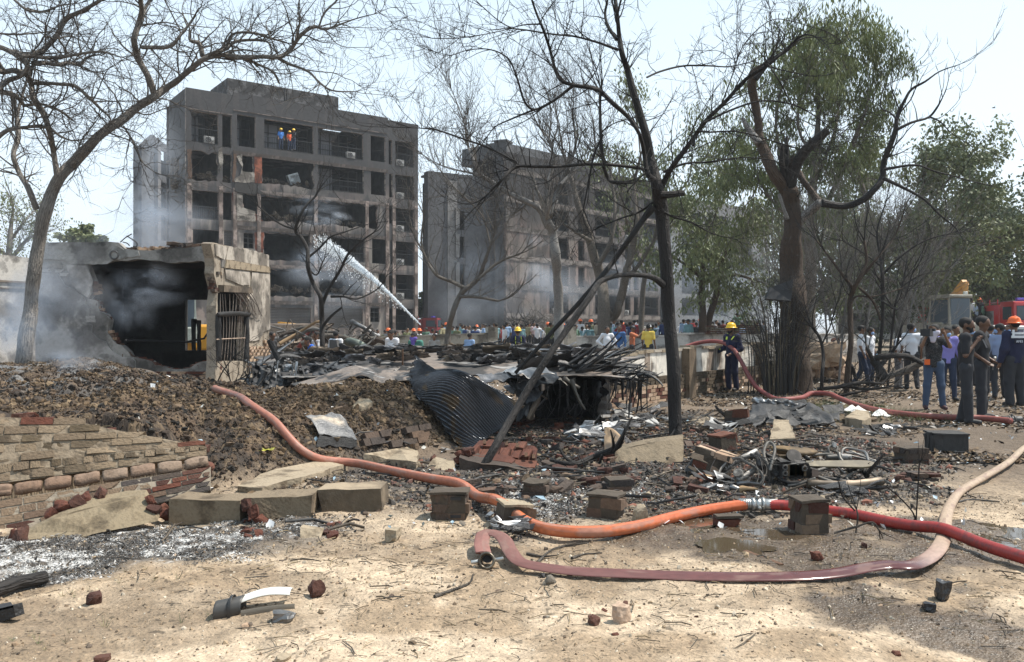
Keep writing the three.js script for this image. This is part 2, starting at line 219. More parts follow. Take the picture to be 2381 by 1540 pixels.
function railing(fr,s0,s1,h0,h1,o){const g=[];for(const h of[h0 + .08,h1])g.push(bar(fr.at(s0,h,o),fr.at(s1,h,o),.05));const n=Math.round((s1 - s0)/ .16);for(let i=1;i<n;i++){const s=lerp(s0,s1,i / n);g.push(bar(fr.at(s,h0,o),fr.at(s,h1,o),.025));}return merge(g);}
function acUnit(par,fr,s,h,o){const g=merge([box(-.42,.42,0,.58,-.15,.15)]);const ring=new THREE.TorusGeometry(.2,.03,6,16);ring.translate(-.08,.29,.16);const fan=[];for(let k=0;k<5;k++){const t=new THREE.BoxGeometry(.16,.06,.01);t.translate(.1,0,0);t.rotateZ(k*1.256);t.translate(-.08,.29,.155);fan.push(t);}
for(const q of[g,ring])q.applyMatrix4(fr.m.clone().multiply(new THREE.Matrix4().makeTranslation(s,h,o)));const fn=merge(fan);fn.applyMatrix4(fr.m.clone().multiply(new THREE.Matrix4().makeTranslation(s,h,o)));
const a=wpart(par,'air_conditioner',g,MB.white);const rr=wpart(a,'fan_ring',merge([ring]),MB.rail);wpart(a,'fan',fn,MB.rail);}
function shutter(fr,s0,s1,h0,h1,o){const g=[];for(let h=h0;h<h1;h +=.14){const b=new THREE.BoxGeometry(s1 - s0,.12,.04);b.rotateX(.25);b.translate((s0 + s1)/ 2,h + .06,o);b.applyMatrix4(fr.m);g.push(b);}return merge(g);}
{
const fr=facadeFrame(432,70,972,83),r=rng(3),Q=(x,y)=>fr.sh(...zB(x,y));
const b=thing('burnt_apartment_block','six storey burnt apartment block with blackened open balconies, nearest on the left','building',fr.at(fr.L / 2,.42));
const ok=[],holes=[];
const rect=(x0,y0,x1,y1)=>{const[s0,t]=Q(x0,y0),[,bt]=Q(x0,y1),[s1]=Q(x1,y0);return[s0,bt,s1,t];};
const add=(x0,y0,x1,y1,j=0)=>{const q=rect(x0,y0,x1,y1);let h=[[q[0],q[1]],[q[2],q[1]],[q[2],q[3]],[q[0],q[3]]];if(j)h=jag(r,h,j,.35);holes.push(h);ok.push(q);return q;};
const rails=[],acs=[],frames=[],shut=[];
let q;
q=add(358,193,503,360);rails.push([q,.48]);acs.push([lerp(q[0],q[2],.66),q[1]+ .05]);frames.push(q);
add(358,408,500,560,.16);q=add(362,620,505,775);rails.push([q,.45]);add(366,832,508,980);add(366,1040,508,1180);
add(525,215,575,390);add(525,425,575,580,.08);add(529,632,580,782);q=add(534,840,578,975);shut.push(q);
q=add(605,212,705,382);frames.push(q);add(628,433,692,523,.05);q=add(640,852,695,936);frames.push(q);
q=add(752,238,1018,395);rails.push([q,.42]);frames.push(q);
add(738,435,1020,585,.12);
q=add(1042,283,1287,430);rails.push([q,.42]);acs.push([lerp(q[0],q[2],.72),q[1]+ .05]);frames.push(q);
q=add(1045,480,1290,618);rails.push([q,.45]);frames.push(q);
add(632,640,1365,775,.16);
add(750,850,1000,998,.1);q=add(1040,872,1295,1002,.06);rails.push([q,.4]);
add(778,1052,1012,1195,.1);add(1048,1062,1285,1190,.1);q=add(780,1258,1005,1372);shut.push(q);q=add(1040,1260,1285,1366);shut.push(q);
q=add(1327,325,1407,462);q=add(1329,510,1408,645);q=add(1335,884,1415,1018);add(1370,1076,1412,1168);q=add(1325,1258,1375,1336);frames.push(q);
add(1425,350,1443,482);add(1427,532,1445,660);add(1410,704,1448,800,.05);q=add(1432,896,1453,1025);shut.push(q);add(1420,1082,1455,1200);add(1420,1262,1458,1380);
for(const[y0,y1,rl]of[[355,490,.5],[537,668,.48],[718,846,.45],[898,1028,.48],[1078,1212,.4],[1262,1380,.01]]){q=add(1460,y0,1563,y1);if(rl>.1){rails.push([q,rl]);acs.push([lerp(q[0],q[2],.25),q[1]+ .04]);}frames.push(q);}
const s=(x)=>Q(x,400)[0],top0=Q(330,66)[1],top1=Q(584,93)[1],top2=Q(1422,243)[1];
const edge=(x)=>{const[a]=Q(x,300);return a;};
const outline=[[0,0],[fr.L,0],[fr.L,top2],[edge(1422),top2],[edge(1420),top1],[edge(582),top1],[edge(580),top0],[0,top0]];
const wall=wallShape(outline,holes,.28);wall.applyMatrix4(fr.m);const wl=wpart(b,'wall',wall,mat(1,1,1,.95,{map:sootT(ok),bump:grainB,bs:.01}));
const D=6,sl=[],inn=[],M4=(g)=>{g.applyMatrix4(fr.m);return g;};
const lv=[360,568,775,985,1190].map((y)=>Q(362,y)[1]);
for(const h of lv)sl.push(M4(box(.05,fr.L - .05,h - .22,h - .02,-D,-.3)));
wpart(b,'floor_slab',merge(sl),MB.slab);
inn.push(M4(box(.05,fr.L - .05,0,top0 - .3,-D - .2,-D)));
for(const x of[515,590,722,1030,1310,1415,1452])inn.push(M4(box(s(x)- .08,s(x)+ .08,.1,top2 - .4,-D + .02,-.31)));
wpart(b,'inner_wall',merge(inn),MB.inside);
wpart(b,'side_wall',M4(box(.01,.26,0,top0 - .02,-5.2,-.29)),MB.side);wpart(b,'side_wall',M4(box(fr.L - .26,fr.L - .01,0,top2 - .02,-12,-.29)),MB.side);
wpart(b,'roof',merge([M4(box(.03,fr.L - .03,top2 - .5,top2 - .3,-5.1,-.3))]),MB.slab);
{const[s0]=Q(598,60),[s1,t1]=Q(1208,160),[,t0]=Q(600,54);wpart(b,'penthouse',merge([M4(box(s0,s1,top2 - .4,(t0 + t1)/ 2 + 1.15,-7,-2.2))]),mat(.13,.125,.125,.95,{map:blotch}));
wpart(b,'rooftop_pipe',merge([rod(fr.at(s(872),top1 - .2,-.4),fr.at(s(872),top1 + 1.2,-.4),.07),rod(fr.at(s(884),top1 - .2,-.4),fr.at(s(884),top1 + 1.2,-.4),.07),rod(fr.at(s(868),top1 + 1.15,-.4),fr.at(s(888),top1 + 1.15,-.4),.05)]),MB.rail);}
const bands=[];for(const h of lv)bands.push(M4(box(s(583),s(1420),h - .62,h - .30,.002,.06)));bands.push(M4(box(s(583),s(1418),top1 - 1.55,top1 - 1.47,.002,.05)));bands.push(M4(box(.3,s(578),top0 - 1.75,top0 - 1.67,.002,.05)));
for(const g of bands){g.computeVertexNormals();}wpart(b,'band',merge(bands),mat(.18,.15,.135,.95,{map:blotch,bump:grainB,bs:.01}));
const fins=[];for(const x of[345,517,593,722,1030,1306,1416,1452,1572])fins.push(M4(box(s(x)- .16,s(x)+ .16,.1,lv[1]- .3,.004,.10)));wpart(b,'column',merge(fins),mat(.33,.265,.235,.95,{map:blotch,bump:grainB,bs:.01}));
for(const[c,f]of rails)wpart(b,'railing',railing(fr,c[0],c[2],c[1],lerp(c[1],c[3],f),-.12),MB.rail);
for(const[a,h]of acs)acUnit(b,fr,a,h,-.1);
for(const c of frames){const g=[],n=Math.max(2,Math.round((c[2]- c[0])/ .85)),o=c[2]- c[0]>1.6?-1.5:-.2;for(let i=0;i<=n;i++){const x=lerp(c[0],c[2],i / n);g.push(bar(fr.at(x,c[1],o),fr.at(x,c[3],o),.07));}for(const k of[.02,.35,.68,.98])g.push(bar(fr.at(c[0],lerp(c[1],c[3],k),o),fr.at(c[2],lerp(c[1],c[3],k),o),.06));wpart(b,'window_frame',merge(g),MB.soot||M.soot);
if(o<-1){const gl=M4(box(lerp(c[0],c[2],.05),lerp(c[0],c[2],.45),c[1],c[3],o - .1,o - .08));wpart(b,'window_panel',gl,mat(.10,.10,.11,.5));}}
for(const c of shut)wpart(b,'shutter',shutter(fr,c[0],c[2],c[1],c[3],-.2),mat(.20,.20,.21,.6,{map:blotch}));
const torn=(pts,m,o,nm)=>{const g=wallShape(jag(r,pts.map(([x,y])=>Q(x,y)),.05,.25),[],.12);g.translate(0,0,o);g.applyMatrix4(fr.m);wpart(b,nm,g,m);};
torn([[600,440],[632,428],[632,520],[696,528],[696,582],[592,580],[585,565],[618,545],[632,500],[610,460]],MB.plaster,.1,'torn_plaster');
torn([[594,645],[632,640],[634,715],[702,738],[705,792],[600,788],[592,700]],MB.plaster,.1,'torn_plaster');
torn([[698,436],[738,436],[738,586],[700,584]],pick(bricksRed,r),.06,'brick_pier');torn([[700,850],[748,850],[745,968],[704,962]],bricksRed[1],.06,'brick_pier');torn([[585,425],[604,430],[598,520],[590,580],[578,575]],bricksDark[2],.06,'brick_pier');torn([[700,745],[745,790],[702,792]],bricksRed[3],.06,'brick_pier');torn([[336,402],[357,400],[360,560],[338,560]],bricksDark[2],.05,'brick_pier');torn([[580,636],[598,640],[596,700],[584,690]],bricksRed[1],.05,'brick_pier');
torn([[590,585],[690,590],[750,640],[700,645],[592,632]],M.soot,.15,'hanging_slab_edge');torn([[503,405],[522,390],[528,460],[515,520],[505,480]],MB.plaster,.12,'torn_plaster');
for(const[x0,x1,y,n]of[[340,580,575,26],[700,1020,600,34],[700,1350,815,50],[780,1290,1200,40]]){const g=[];for(let i=0;i<n;i++){const[a,h]=Q(lerp(x0,x1,r()),0),[,hh]=Q(lerp(x0,x1,.5),y);const c=new THREE.BoxGeometry(.15 + r()*.7,.08 + r()*.35,.15 + r()*.3);c.rotateZ((r()- .5)*1.5);c.rotateY(r()*3);c.translate(a,hh + r()*.25 +(y<700?.35:.5)+(a - Q((x0 + x1)/ 2,0)[0])*0,-.6 - r()*1.5);c.applyMatrix4(fr.m);g.push(c);}wpart(b,'rubble',merge(g),M.concDark).userData.kind='stuff';}
{const[a,h]=Q(930,585);const g=new THREE.BoxGeometry(1,.9,.5);g.rotateZ(.35);g.translate(a,h + .5,-.9);g.applyMatrix4(fr.m);wpart(b,'overturned_cabinet',g,mat(.45,.5,.52,.6,{map:blotch}));}
const b2=thing('stair_wing','narrow grey stair wing with window slits, behind the left edge of the near burnt block','building',P(362,815,86).setY(.42));const f2=facadeFrame(329,82,412,88),y2=f2.sh(345,309)[1];
const hl=[];for(const y of[[400,535],[572,712],[752,890]]){const[s0,t]=f2.sh(...zB(176,y[0])),[,bt]=f2.sh(...zB(176,y[1])),[s1]=f2.sh(...zB(222,y[0]));hl.push([[s0,bt],[s1,bt],[s1,t],[s0,t]]);}
const w2=wallShape([[0,0],[f2.L,0],[f2.L,y2 - .9],[.62*f2.L,y2 - .5],[f2.L*.3,y2],[0,y2 - 1.4]],hl,.3);w2.applyMatrix4(f2.m);wpart(b2,'wall',w2,MB.side);
wpart(b2,'side_wall',box(0,.25,0,y2 - 1.5,-.9,-.31).applyMatrix4(f2.m),MB.side);wpart(b2,'inner_wall',merge([box(.3,f2.L,0,y2 - 2,-.88,-.7).applyMatrix4(f2.m)]),MB.inside);
const bl=[];for(const h of hl){bl.push(box(h[0][0]- .5,h[0][0],h[0][1]- .1,h[2][1]+ .1,.002,.35).applyMatrix4(f2.m));}wpart(b2,'sun_fin',merge(bl),mat(.2,.19,.19,.95,{map:grain}));
const cg=[];for(let i=0;i<26;i++){const k=r(),y=lerp(455,640,k);const p=P(290.7 + .4303*(255 + 60*r()),174.4 + .4303*y,71.5 + 2*r());const c=new THREE.BoxGeometry(.3 + r()*.8,.2 + r()*.5,.3);c.rotateZ(r()*3);c.rotateY(r()*3);c.translate(p.x,p.y,p.z);cg.push(c);}const rb=wpart(b,'broken_corner',merge(cg),M.concDark);rb.userData.kind='stuff';
}
function farBlock(name,label,x0,d0,x1,d1,ytop,floors,cols,o={}){
const fr=facadeFrame(x0,d0,x1,d1),r=rng(o.seed||9),top=fr.sh(x0,ytop)[1];const b=thing(name,label,'building',fr.at(fr.L / 2,.42)),holes=[],rl=[],M4=(g)=>{g.applyMatrix4(fr.m);return g;};
const fh=(top - 2.0)/ floors,sl=[],inn=[],bands=[],sh=[],frm=[];
for(let f=0;f<floors;f++){const hb=.1 + f*fh;sl.push(M4(box(.05,fr.L - .05,hb + fh - .25,hb + fh - .05,-5,-.3)));bands.push(M4(box(.05,fr.L - .05,hb + fh - .3,hb + fh + .25,.002,.07)));
for(const[a,c,t]of cols){const s0=a*fr.L,s1=c*fr.L,y0=hb + .35,y1=hb + fh - .45;holes.push([[s0,y0],[s1,y0],[s1,y1],[s0,y1]]);if(t===1&&f>0)rl.push([s0,s1,y0,y0 + .95]);if(f===0)sh.push([s0,s1,y0,y1]);else frm.push([s0,y0,s1,y1]);}}
const w=wallShape([[0,0],[fr.L,0],[fr.L,top],[0,top]],holes,.28);w.applyMatrix4(fr.m);wpart(b,'wall',w,o.wall||MB.wall);
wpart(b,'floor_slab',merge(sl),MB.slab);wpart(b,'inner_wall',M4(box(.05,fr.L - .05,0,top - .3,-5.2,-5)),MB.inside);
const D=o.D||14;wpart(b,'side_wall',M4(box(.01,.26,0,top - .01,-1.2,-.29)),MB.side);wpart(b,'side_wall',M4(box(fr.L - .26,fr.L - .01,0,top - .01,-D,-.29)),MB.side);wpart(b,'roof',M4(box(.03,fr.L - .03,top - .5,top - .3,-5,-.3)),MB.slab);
if(!o.plain){wpart(b,'band',merge(bands),mat(.19,.165,.15,.95,{map:blotch}));for(const q of rl)wpart(b,'railing',railing(fr,q[0],q[1],q[2],q[3],-.12),MB.rail);for(const q of sh)wpart(b,'shutter',shutter(fr,...q,-.2),mat(.16,.16,.17,.6));
frm.forEach((c,i)=>{const g=[];for(let k=0;k<=3;k++){const x=lerp(c[0],c[2],k / 3);g.push(bar(fr.at(x,c[1],-1.2),fr.at(x,c[3],-1.2),.08));}g.push(bar(fr.at(c[0],lerp(c[1],c[3],.5),-1.2),fr.at(c[2],lerp(c[1],c[3],.5),-1.2),.08));wpart(b,'window_frame',merge(g),M.soot);if(i % 3===0)acUnit(b,fr,lerp(c[0],c[2],.3),c[1],-.1);});}
return{b,fr,top};
}
const colsA=[[.245,.36,1],[.42,.46,0],[.53,.69,1],[.735,.775,0],[.80,.835,0],[.875,.985,1]];
{const{b,fr,top}=farBlock('burnt_apartment_block','grey burnt apartment block standing behind the bare trees, right of the nearest block',1176,90,1535,110,352,6,colsA,{seed:4,wall:mat(.52,.50,.50,.95,{map:sootTex,bump:grainB,bs:.01})});
wpart(b,'penthouse',box(1,fr.L*.72,top - .4,top + 1.5,-8,-2).applyMatrix4(fr.m),mat(.12,.12,.125,.95,{map:grain}));
const f3=facadeFrame(995,88,1150,92),t3=f3.sh(1000,398)[1];const s=thing('stair_wing','lower dark grey wing with tall window slit, on the left of the farther burnt block','building',f3.at(f3.L / 2,.42));
const hs=[];for(const[y0,y1]of[[490,535],[550,600],[615,690]]){const[a,t]=f3.sh(1066,y0),[c,q]=f3.sh(1080,y1);hs.push([[a,q],[c,q],[c,t],[a,t]]);}
const w=wallShape([[0,0],[f3.L,0],[f3.L,t3],[0,t3]],hs,.3);w.applyMatrix4(f3.m);wpart(s,'wall',w,mat(.12,.12,.127,.95,{map:grain}));wpart(s,'side_wall',box(0,.25,0,t3,-1,-.31).applyMatrix4(f3.m),MB.side);wpart(s,'inner_wall',box(.3,f3.L - .3,0,t3 - 1,-2,-1.8).applyMatrix4(f3.m),MB.inside);wpart(s,'roof',box(.1,f3.L - .1,t3 - .4,t3 - .2,-2,-.3).applyMatrix4(f3.m),MB.slab);
const fins=[];for(const h of hs)fins.push(box(h[0][0]- .5,h[0][0]- .05,h[0][1],h[2][1]+ .2,.003,.4).applyMatrix4(f3.m));fins.push(box(f3.L*.28,f3.L*.42,t3*.05,t3 - .8,.003,.12).applyMatrix4(f3.m));wpart(s,'sun_fin',merge(fins),mat(.24,.23,.225,.95,{map:grain}));
const f4=facadeFrame(1150,91,1178,90.5),t4=f4.sh(1160,330)[1];const c=thing('stair_tower','dark blank stair tower between the low wing and the farther burnt block','building',f4.at(f4.L / 2,.42));wpart(c,'wall',box(0,f4.L,0,t4,-1.5,0).applyMatrix4(f4.m),MB.side);wpart(c,'coping',box(-.1,f4.L + .1,t4 + .002,t4 + .2,-1.6,.1).applyMatrix4(f4.m),MB.side);
}
farBlock('distant_block','pale smoke veiled apartment block behind the green trees, farthest right',1560,150,1790,170,455,6,[[.1,.28,1],[.4,.55,1],[.66,.8,1]],{seed:6,plain:true,wall:mat(.20,.20,.205,.95,{map:grain})});
function surf(fn,nu,nv,th=0){const pos=[],uv=[],idx=[];for(let s=0;s<(th?2:1);s++)for(let j=0;j<=nv;j++)for(let i=0;i<=nu;i++){const p=fn(i / nu,j / nv);pos.push(p.x,p.y - s*th,p.z);uv.push(i / nu,j / nv);}
const N=(nu + 1)*(nv + 1);for(let s=0;s<(th?2:1);s++)for(let j=0;j<nv;j++)for(let i=0;i<nu;i++){const a=s*N + j*(nu + 1)+ i,b=a + nu + 1;s?idx.push(a,b,a + 1,a + 1,b,b + 1):idx.push(a,a + 1,b,a + 1,b + 1,b);}
if(th){const e=(a,b)=>idx.push(a,a + N,b,b,a + N,b + N);for(let i=0;i<nu;i++){e(i,i + 1);e(nv*(nu + 1)+ i + 1,nv*(nu + 1)+ i);}for(let j=0;j<nv;j++){e((j + 1)*(nu + 1),j*(nu + 1));e(j*(nu + 1)+ nu,(j + 1)*(nu + 1)+ nu);}}
return geoFrom(pos,idx,uv);}
function bil(a,b,c,d,f){return(u,v)=>{const p=a.clone().lerp(b,u).lerp(d.clone().lerp(c,u),v);return f?f(p,u,v):p;};}
const bricksLedge=[[.21,.14,.098],[.19,.12,.08],[.16,.10,.066],[.22,.158,.114]].map((c)=>mat(...c,.95,{map:blotch2,bump:grainB,bs:.014}));
const bricksFace=[[.215,.158,.102],[.19,.14,.09],[.235,.175,.115],[.165,.12,.078]].map((c)=>mat(...c,.95,{map:blotch2,bump:grainB,bs:.014}));
const bricksBrown=[[.17,.115,.075],[.20,.14,.09],[.14,.09,.06]].map((c)=>mat(...c,.95,{map:grain,bump:grainB,bs:.012}));
// ---------- bricks ----------
function rough(g,r,amp,f=9){const p=g.attributes.position,o=r()*99;for(let i=0;i<p.count;i++){const x=p.getX(i),y=p.getY(i),z=p.getZ(i);p.setXYZ(i,x +(n3(x*f + o,y*f,z*f)- .5)*amp,y +(n3(x*f,y*f + o,z*f + 9)- .5)*amp,z +(n3(x*f + 5,y*f,z*f + o)- .5)*amp);}return g;}
function brickGeo(r,amp=.022,frog=false){
let g=new THREE.BoxGeometry(.23,.075,.11,3,1,2);const p=g.attributes.position,cut=V(r()>.5?.115:-.115,r()>.5?.0375:-.0375,r()>.5?.055:-.055),cs=.02 + r()*.03;
for(let i=0;i<p.count;i++){const v=V().fromBufferAttribute(p,i);if(v.distanceTo(cut)<.04){v.lerp(V(0,0,0),cs / .1);}p.setXYZ(i,v.x,v.y,v.z);}
rough(g,r,amp,11);g=boxUV(flat(g));
if(frog){const f=box(-.075,.075,.0345,.0385,-.032,.032),q=box(-.068,.068,.0386,.0387,-.026,.026);void q;g=merge([g,rimFrog(.0375)]);}
return g;
}
function rimFrog(y){const s=new THREE.Shape([[-.08,-.036],[.08,-.036],[.08,.036],[-.08,.036]].map((p)=>new THREE.Vector2(...p)));s.holes.push(new THREE.Path([[-.058,-.018],[.058,-.018],[.058,.018],[-.058,.018]].map((p)=>new THREE.Vector2(...p))));const g=new THREE.ExtrudeGeometry(s,{depth:.008,bevelEnabled:false});g.rotateX(-Math.PI / 2);g.translate(0,y - .002,0);return g;}
const BV=(()=>{const r=rng(21);return Array.from({length:8},()=>brickGeo(r));})();
const BV2=(()=>{const r=rng(22);return Array.from({length:6},()=>brickGeo(r,.008));})();
// a bilinear patch of courses between four corners: a (left bottom), b (right bottom), c (right top), d (left top), all world points
function brickPatch(par,a,b,c,d,rows,r,o={}){
const at=(s,t)=>{const p=a.clone().lerp(b,s),q=d.clone().lerp(c,s);return p.lerp(q,t);};const bl=o.len||.23;let made=0;const extra=[];
for(let j=0;j<rows;j++){const t=(j + .5)/ rows,L=at(0,t).distanceTo(at(1,t)),head=o.header&&o.header(j),l=head?.115:bl,n=Math.max(1,Math.round(L /(l + .01))),off=(j % 2)*.5;
for(let i=-1;i<=n;i++){const s0=(i + off)/ n,s1=(i + 1 + off)/ n,u0=clamp(s0),u1=clamp(s1);if(u1 - u0<.15 / n)continue;const sm=(u0 + u1)/ 2;if(o.keep&&!o.keep(sm,t,j,r))continue;
const p0=at(u0,t),p1=at(u1,t),ctr=at(sm,t),ux=p1.clone().sub(p0),w=ux.length()-(o.gap||.012),ht=at(sm,0).distanceTo(at(sm,1))/ rows -(o.gap||.012);ux.normalize();const up=at(sm,Math.min(1,t + .05)).sub(at(sm,Math.max(0,t - .05))).normalize(),nn=ux.clone().cross(up).normalize();up.copy(nn).cross(ux);
const g=pick(o.var||BV2,r),mm=new THREE.Matrix4().makeBasis(ux,up,nn),dep=o.depth||.11;const out=(r()- .4)*(o.proud||.018);ctr.addScaledVector(nn,out - dep / 2 + .002);
const mt=o.mat?o.mat(sm,t,r):pick(bricksTan,r);
if(made<(o.max||300)){const m=part(par,'brick',g,mt);m.quaternion.setFromRotationMatrix(mm);m.scale.set(w / .23,ht / .075,dep / .11);if(o.tilt)m.rotateZ((r()- .5)*o.tilt);m.position.copy(ctr).sub(ORG.get(par));made++;}
else{const q=g.clone();q.scale(w / .23,ht / .075,dep / .11);q.applyMatrix4(mm);q.translate(ctr.x,ctr.y,ctr.z);extra.push(q);}}}
if(extra.length){const m=wpart(par,'brick',merge(extra),(o.mat?o.mat(.5,.5,r):bricksTan[0]));m.userData.kind='stuff';}
return at;
}
function prism(top,off){
const n=V();for(let i=0;i<top.length;i++){const a=top[i],b=top[(i + 1)% top.length];n.x +=(a.y - b.y)*(a.z + b.z);n.y +=(a.z - b.z)*(a.x + b.x);n.z +=(a.x - b.x)*(a.y + b.y);}n.normalize();
const u=top[1].clone().sub(top[0]).normalize(),w=n.clone().cross(u),fl=top.map((p)=>{const q=p.clone().sub(top[0]);return new THREE.Vector2(q.dot(u),q.dot(w));});
const tri=THREE.ShapeUtils.triangulateShape(fl,[]),pos=[];const put=(p)=>pos.push(p.x,p.y,p.z),bt=top.map((p)=>p.clone().add(off));
for(const t of tri){for(const k of t)put(top[k]);for(const k of[t[0],t[2],t[1]])put(bt[k]);}
for(let i=0;i<top.length;i++){const j=(i + 1)% top.length;put(top[i]);put(bt[i]);put(top[j]);put(top[j]);put(bt[i]);put(bt[j]);}
return boxUV(geoFrom(pos,null,null));
}
function jag3(r,pts,amp,step){const out=[];for(let i=0;i<pts.length;i++){const a=pts[i],b=pts[(i + 1)% pts.length],l=a.distanceTo(b),n=Math.max(1,Math.floor(l / step));out.push(a);for(let k=1;k<n;k++)out.push(a.clone().lerp(b,k / n).add(V((r()- .5)*amp,(r()- .5)*amp,(r()- .5)*amp)));}return out;}
function chunk(r,sx,sy,sz,seg=4){
let g=new THREE.BoxGeometry(1,1,1,seg,seg,seg);g.deleteAttribute('normal');g.deleteAttribute('uv');g=mergeVertices(g,1e-4);const p=g.attributes.position,pl=[];for(let k=0;k<7;k++)pl.push([V(r()- .5,r()- .5,r()- .5).normalize(),.42 + r()*.14]);
const o=r()*50;for(let i=0;i<p.count;i++){const v=V().fromBufferAttribute(p,i);for(const[n,d]of pl){const e=v.dot(n)- d;if(e>0)v.addScaledVector(n,-e);}v.addScaledVector(v.clone().normalize(),(n3(v.x*4 + o,v.y*4,v.z*4)- .5)*.16);p.setXYZ(i,v.x*sx,(v.y + .42)*sy,v.z*sz);}
return boxUV(flat(g));
}
// ---------- ruined outbuilding on the left ----------
{const d0=21,r=rng(31),Wp=(zx,zy,d=d0)=>{const[x,y]=zH(zx,zy);return P(x,y,d);};
const hut=thing('ruined_hut','burnt out single storey hut with its front wall broken open, smoking beside the big tree','building',onG(-9.4,-22.5));
const fr=facadeFrame(85,d0,513,d0),S=(zx,zy)=>fr.sh(...zH(zx,zy));
const outer=[[310,1420],[310,560],[325,430],[335,155],[560,148],[800,152],[930,145],[1020,152],[1080,205],[1200,218],[1290,222],[1390,210],[1480,205],[1600,200],[1815,175],[1822,262],[1925,300],[1915,362],[1880,420],[1870,560],[1880,1420]].map((p)=>S(...p));
const hole=[[750,345],[860,335],[960,312],[1250,300],[1480,330],[1750,312],[1800,345],[1860,365],[1850,560],[1866,700],[1866,1160],[1740,1185],[1700,1200],[1640,1240],[1560,1250],[1460,1240],[1420,1228],[1340,1215],[1310,1180],[1250,1165],[1180,1150],[1130,1140],[1110,1100],[1060,1050],[1010,1030],[975,1000],[960,970],[930,940],[930,900],[940,850],[945,820],[910,770],[860,745],[850,720],[845,660],[760,640],[790,600],[800,560],[798,520],[805,480],[785,430],[770,390]].reverse().map((p)=>S(...p));
const g=wallShape(outer,[jag(r,hole,.02,.12)],.24);g.applyMatrix4(fr.m);wpart(hut,'front_wall',g,mat(.30,.285,.265,.95,{map:blotch,bump:grainB,bs:.012}));
const skin=[[312,1400],[312,420],[500,415],[540,480],[560,520],[640,560],[700,600],[740,640],[745,690],[775,720],[765,850],[800,868],[800,930],[860,990],[920,1010],[950,1060],[1000,1110],[1060,1145],[1150,1155],[1175,1180],[1180,1330],[1180,1400]].map((p)=>S(...p));
const k1=wallShape(jag(r,skin,.012,.1),[],.03);k1.translate(0,0,.032);k1.applyMatrix4(fr.m);wpart(hut,'plaster_panel',k1,mat(.36,.345,.33,.95,{map:blotch,bump:grainB,bs:.01}));
const k2=wallShape(jag(r,[[340,165],[920,152],[1000,170],[1075,215],[1200,225],[1215,270],[1000,300],[930,340],[620,342],[560,300],[360,300]].map((p)=>S(...p)),.012,.1),[],.03);k2.translate(0,0,.034);k2.applyMatrix4(fr.m);wpart(hut,'plaster_panel',k2,mat(.33,.32,.30,.95,{map:blotch,bump:grainB,bs:.01}));
const k3=wallShape(jag(r,[[575,345],[745,350],[770,395],[800,480],[785,590],[760,628],[700,590],[620,510],[600,440]].map((p)=>S(...p)),.012,.1),[],.03);k3.translate(0,0,.032);k3.applyMatrix4(fr.m);wpart(hut,'plaster_panel',k3,mat(.38,.36,.34,.95,{map:blotch,bump:grainB,bs:.01}));
{const[a,h]=S(992,262);const t=new THREE.TorusGeometry(.1,.022,8,20);t.translate(a,h,.04);t.applyMatrix4(fr.m);wpart(hut,'drain_pipe',t,M.aluDull);const q=new THREE.CylinderGeometry(.09,.09,.02,16);q.rotateX(Math.PI / 2);q.translate(a,h,.012);q.applyMatrix4(fr.m);wpart(hut,'pipe_mouth',q,M.black);}
const edgeB=[[800,660],[800,690],[815,715],[830,745],[880,790],[930,930],[945,960],[955,990],[985,1025],[1000,1060],[1040,1090],[1075,1120],[1090,1130],[1210,1160],[1270,1180],[1310,1200],[1370,1235],[1430,1240],[1500,1255],[1560,1262],[1620,1250],[1680,1225],[1720,1200],[1790,1180],[1840,1175],[790,500],[800,540],[790,570]];
for(const[x,y]of edgeB)for(let k=0;k<2;k++){const[a,h]=S(x +(k?22:0),y +(k?20:0));const m=part(hut,'brick',pick(BV,r),y>1150?pick(bricksRed,r):pick([bricksRed[3],bricksRed[4],bricksBuff[3],bricksDark[2]],r));const p=fr.at(a,h,-.08 - k*.06).sub(ORG.get(hut));m.position.copy(p);m.rotation.set((r()- .5)*.3,(r()- .5)*.7,(r()- .5)*.35);}
for(let j=0;j<5;j++)for(let i=0;i<14;i++){const[a,h]=S(1330 + i*38 +(j % 2)*18,1280 + j*30);if(j + Math.abs(i - 9)*.3>5.2)continue;const m=part(hut,'brick',pick(BV2,r),r()<.6?pick(bricksRed,r):pick(bricksBuff,r));m.position.copy(fr.at(a,h,.0 + r()*.03).sub(ORG.get(hut)));m.rotation.z=(r()- .5)*.08;m.scale.setScalar(.82);}
for(let i=0;i<44;i++){const x=lerp(1040,1830,i / 44)+(r()- .5)*26,k=x>1450?r()*1.6:r()*.35;const[a,h]=S(x,212 - k*34);const m=part(hut,'brick',pick(BV,r),pick(x<1400&&x>1200?bricksBuff:bricksDark,r));m.position.copy(fr.at(a,h,-.1 - r()*.2).sub(ORG.get(hut)));m.rotation.set((r()- .5)*.5,r()*1.2,(r()- .5)*.5);}
for(const[x,y]of[[400,395],[500,360],[520,400],[430,350],[380,360],[490,340],[560,430],[470,260],[540,265],[420,250],[785,800],[790,830]]){const[a,h]=S(x,y);const m=part(hut,'brick',pick(BV2,r),mat(.34,.32,.30,.95,{map:grain}));m.position.copy(fr.at(a,h,-.02).sub(ORG.get(hut)));}
const X0=fr.at(fr.L,0).x,D=(zx)=>X0*F /(zx*.2686 - CX),T=(zx,zy)=>{const d=D(zx);return[d - d0,CAM -(523.2 + zy*.2686 - HOR)/ F*d];};
const so=[[1846,1500],[1870,1180],[1868,700],[1885,560],[1850,420],[1855,360],[1850,290],[1820,160],[1845,152],[1960,180],[2130,210],[2315,258],[2322,420],[2330,600],[2325,1500]].map((p)=>T(...p)),sh=[[1885,1185],[1885,590],[2030,565],[2125,590],[2130,700],[2118,1000],[2122,1180]].map((p)=>T(...p));
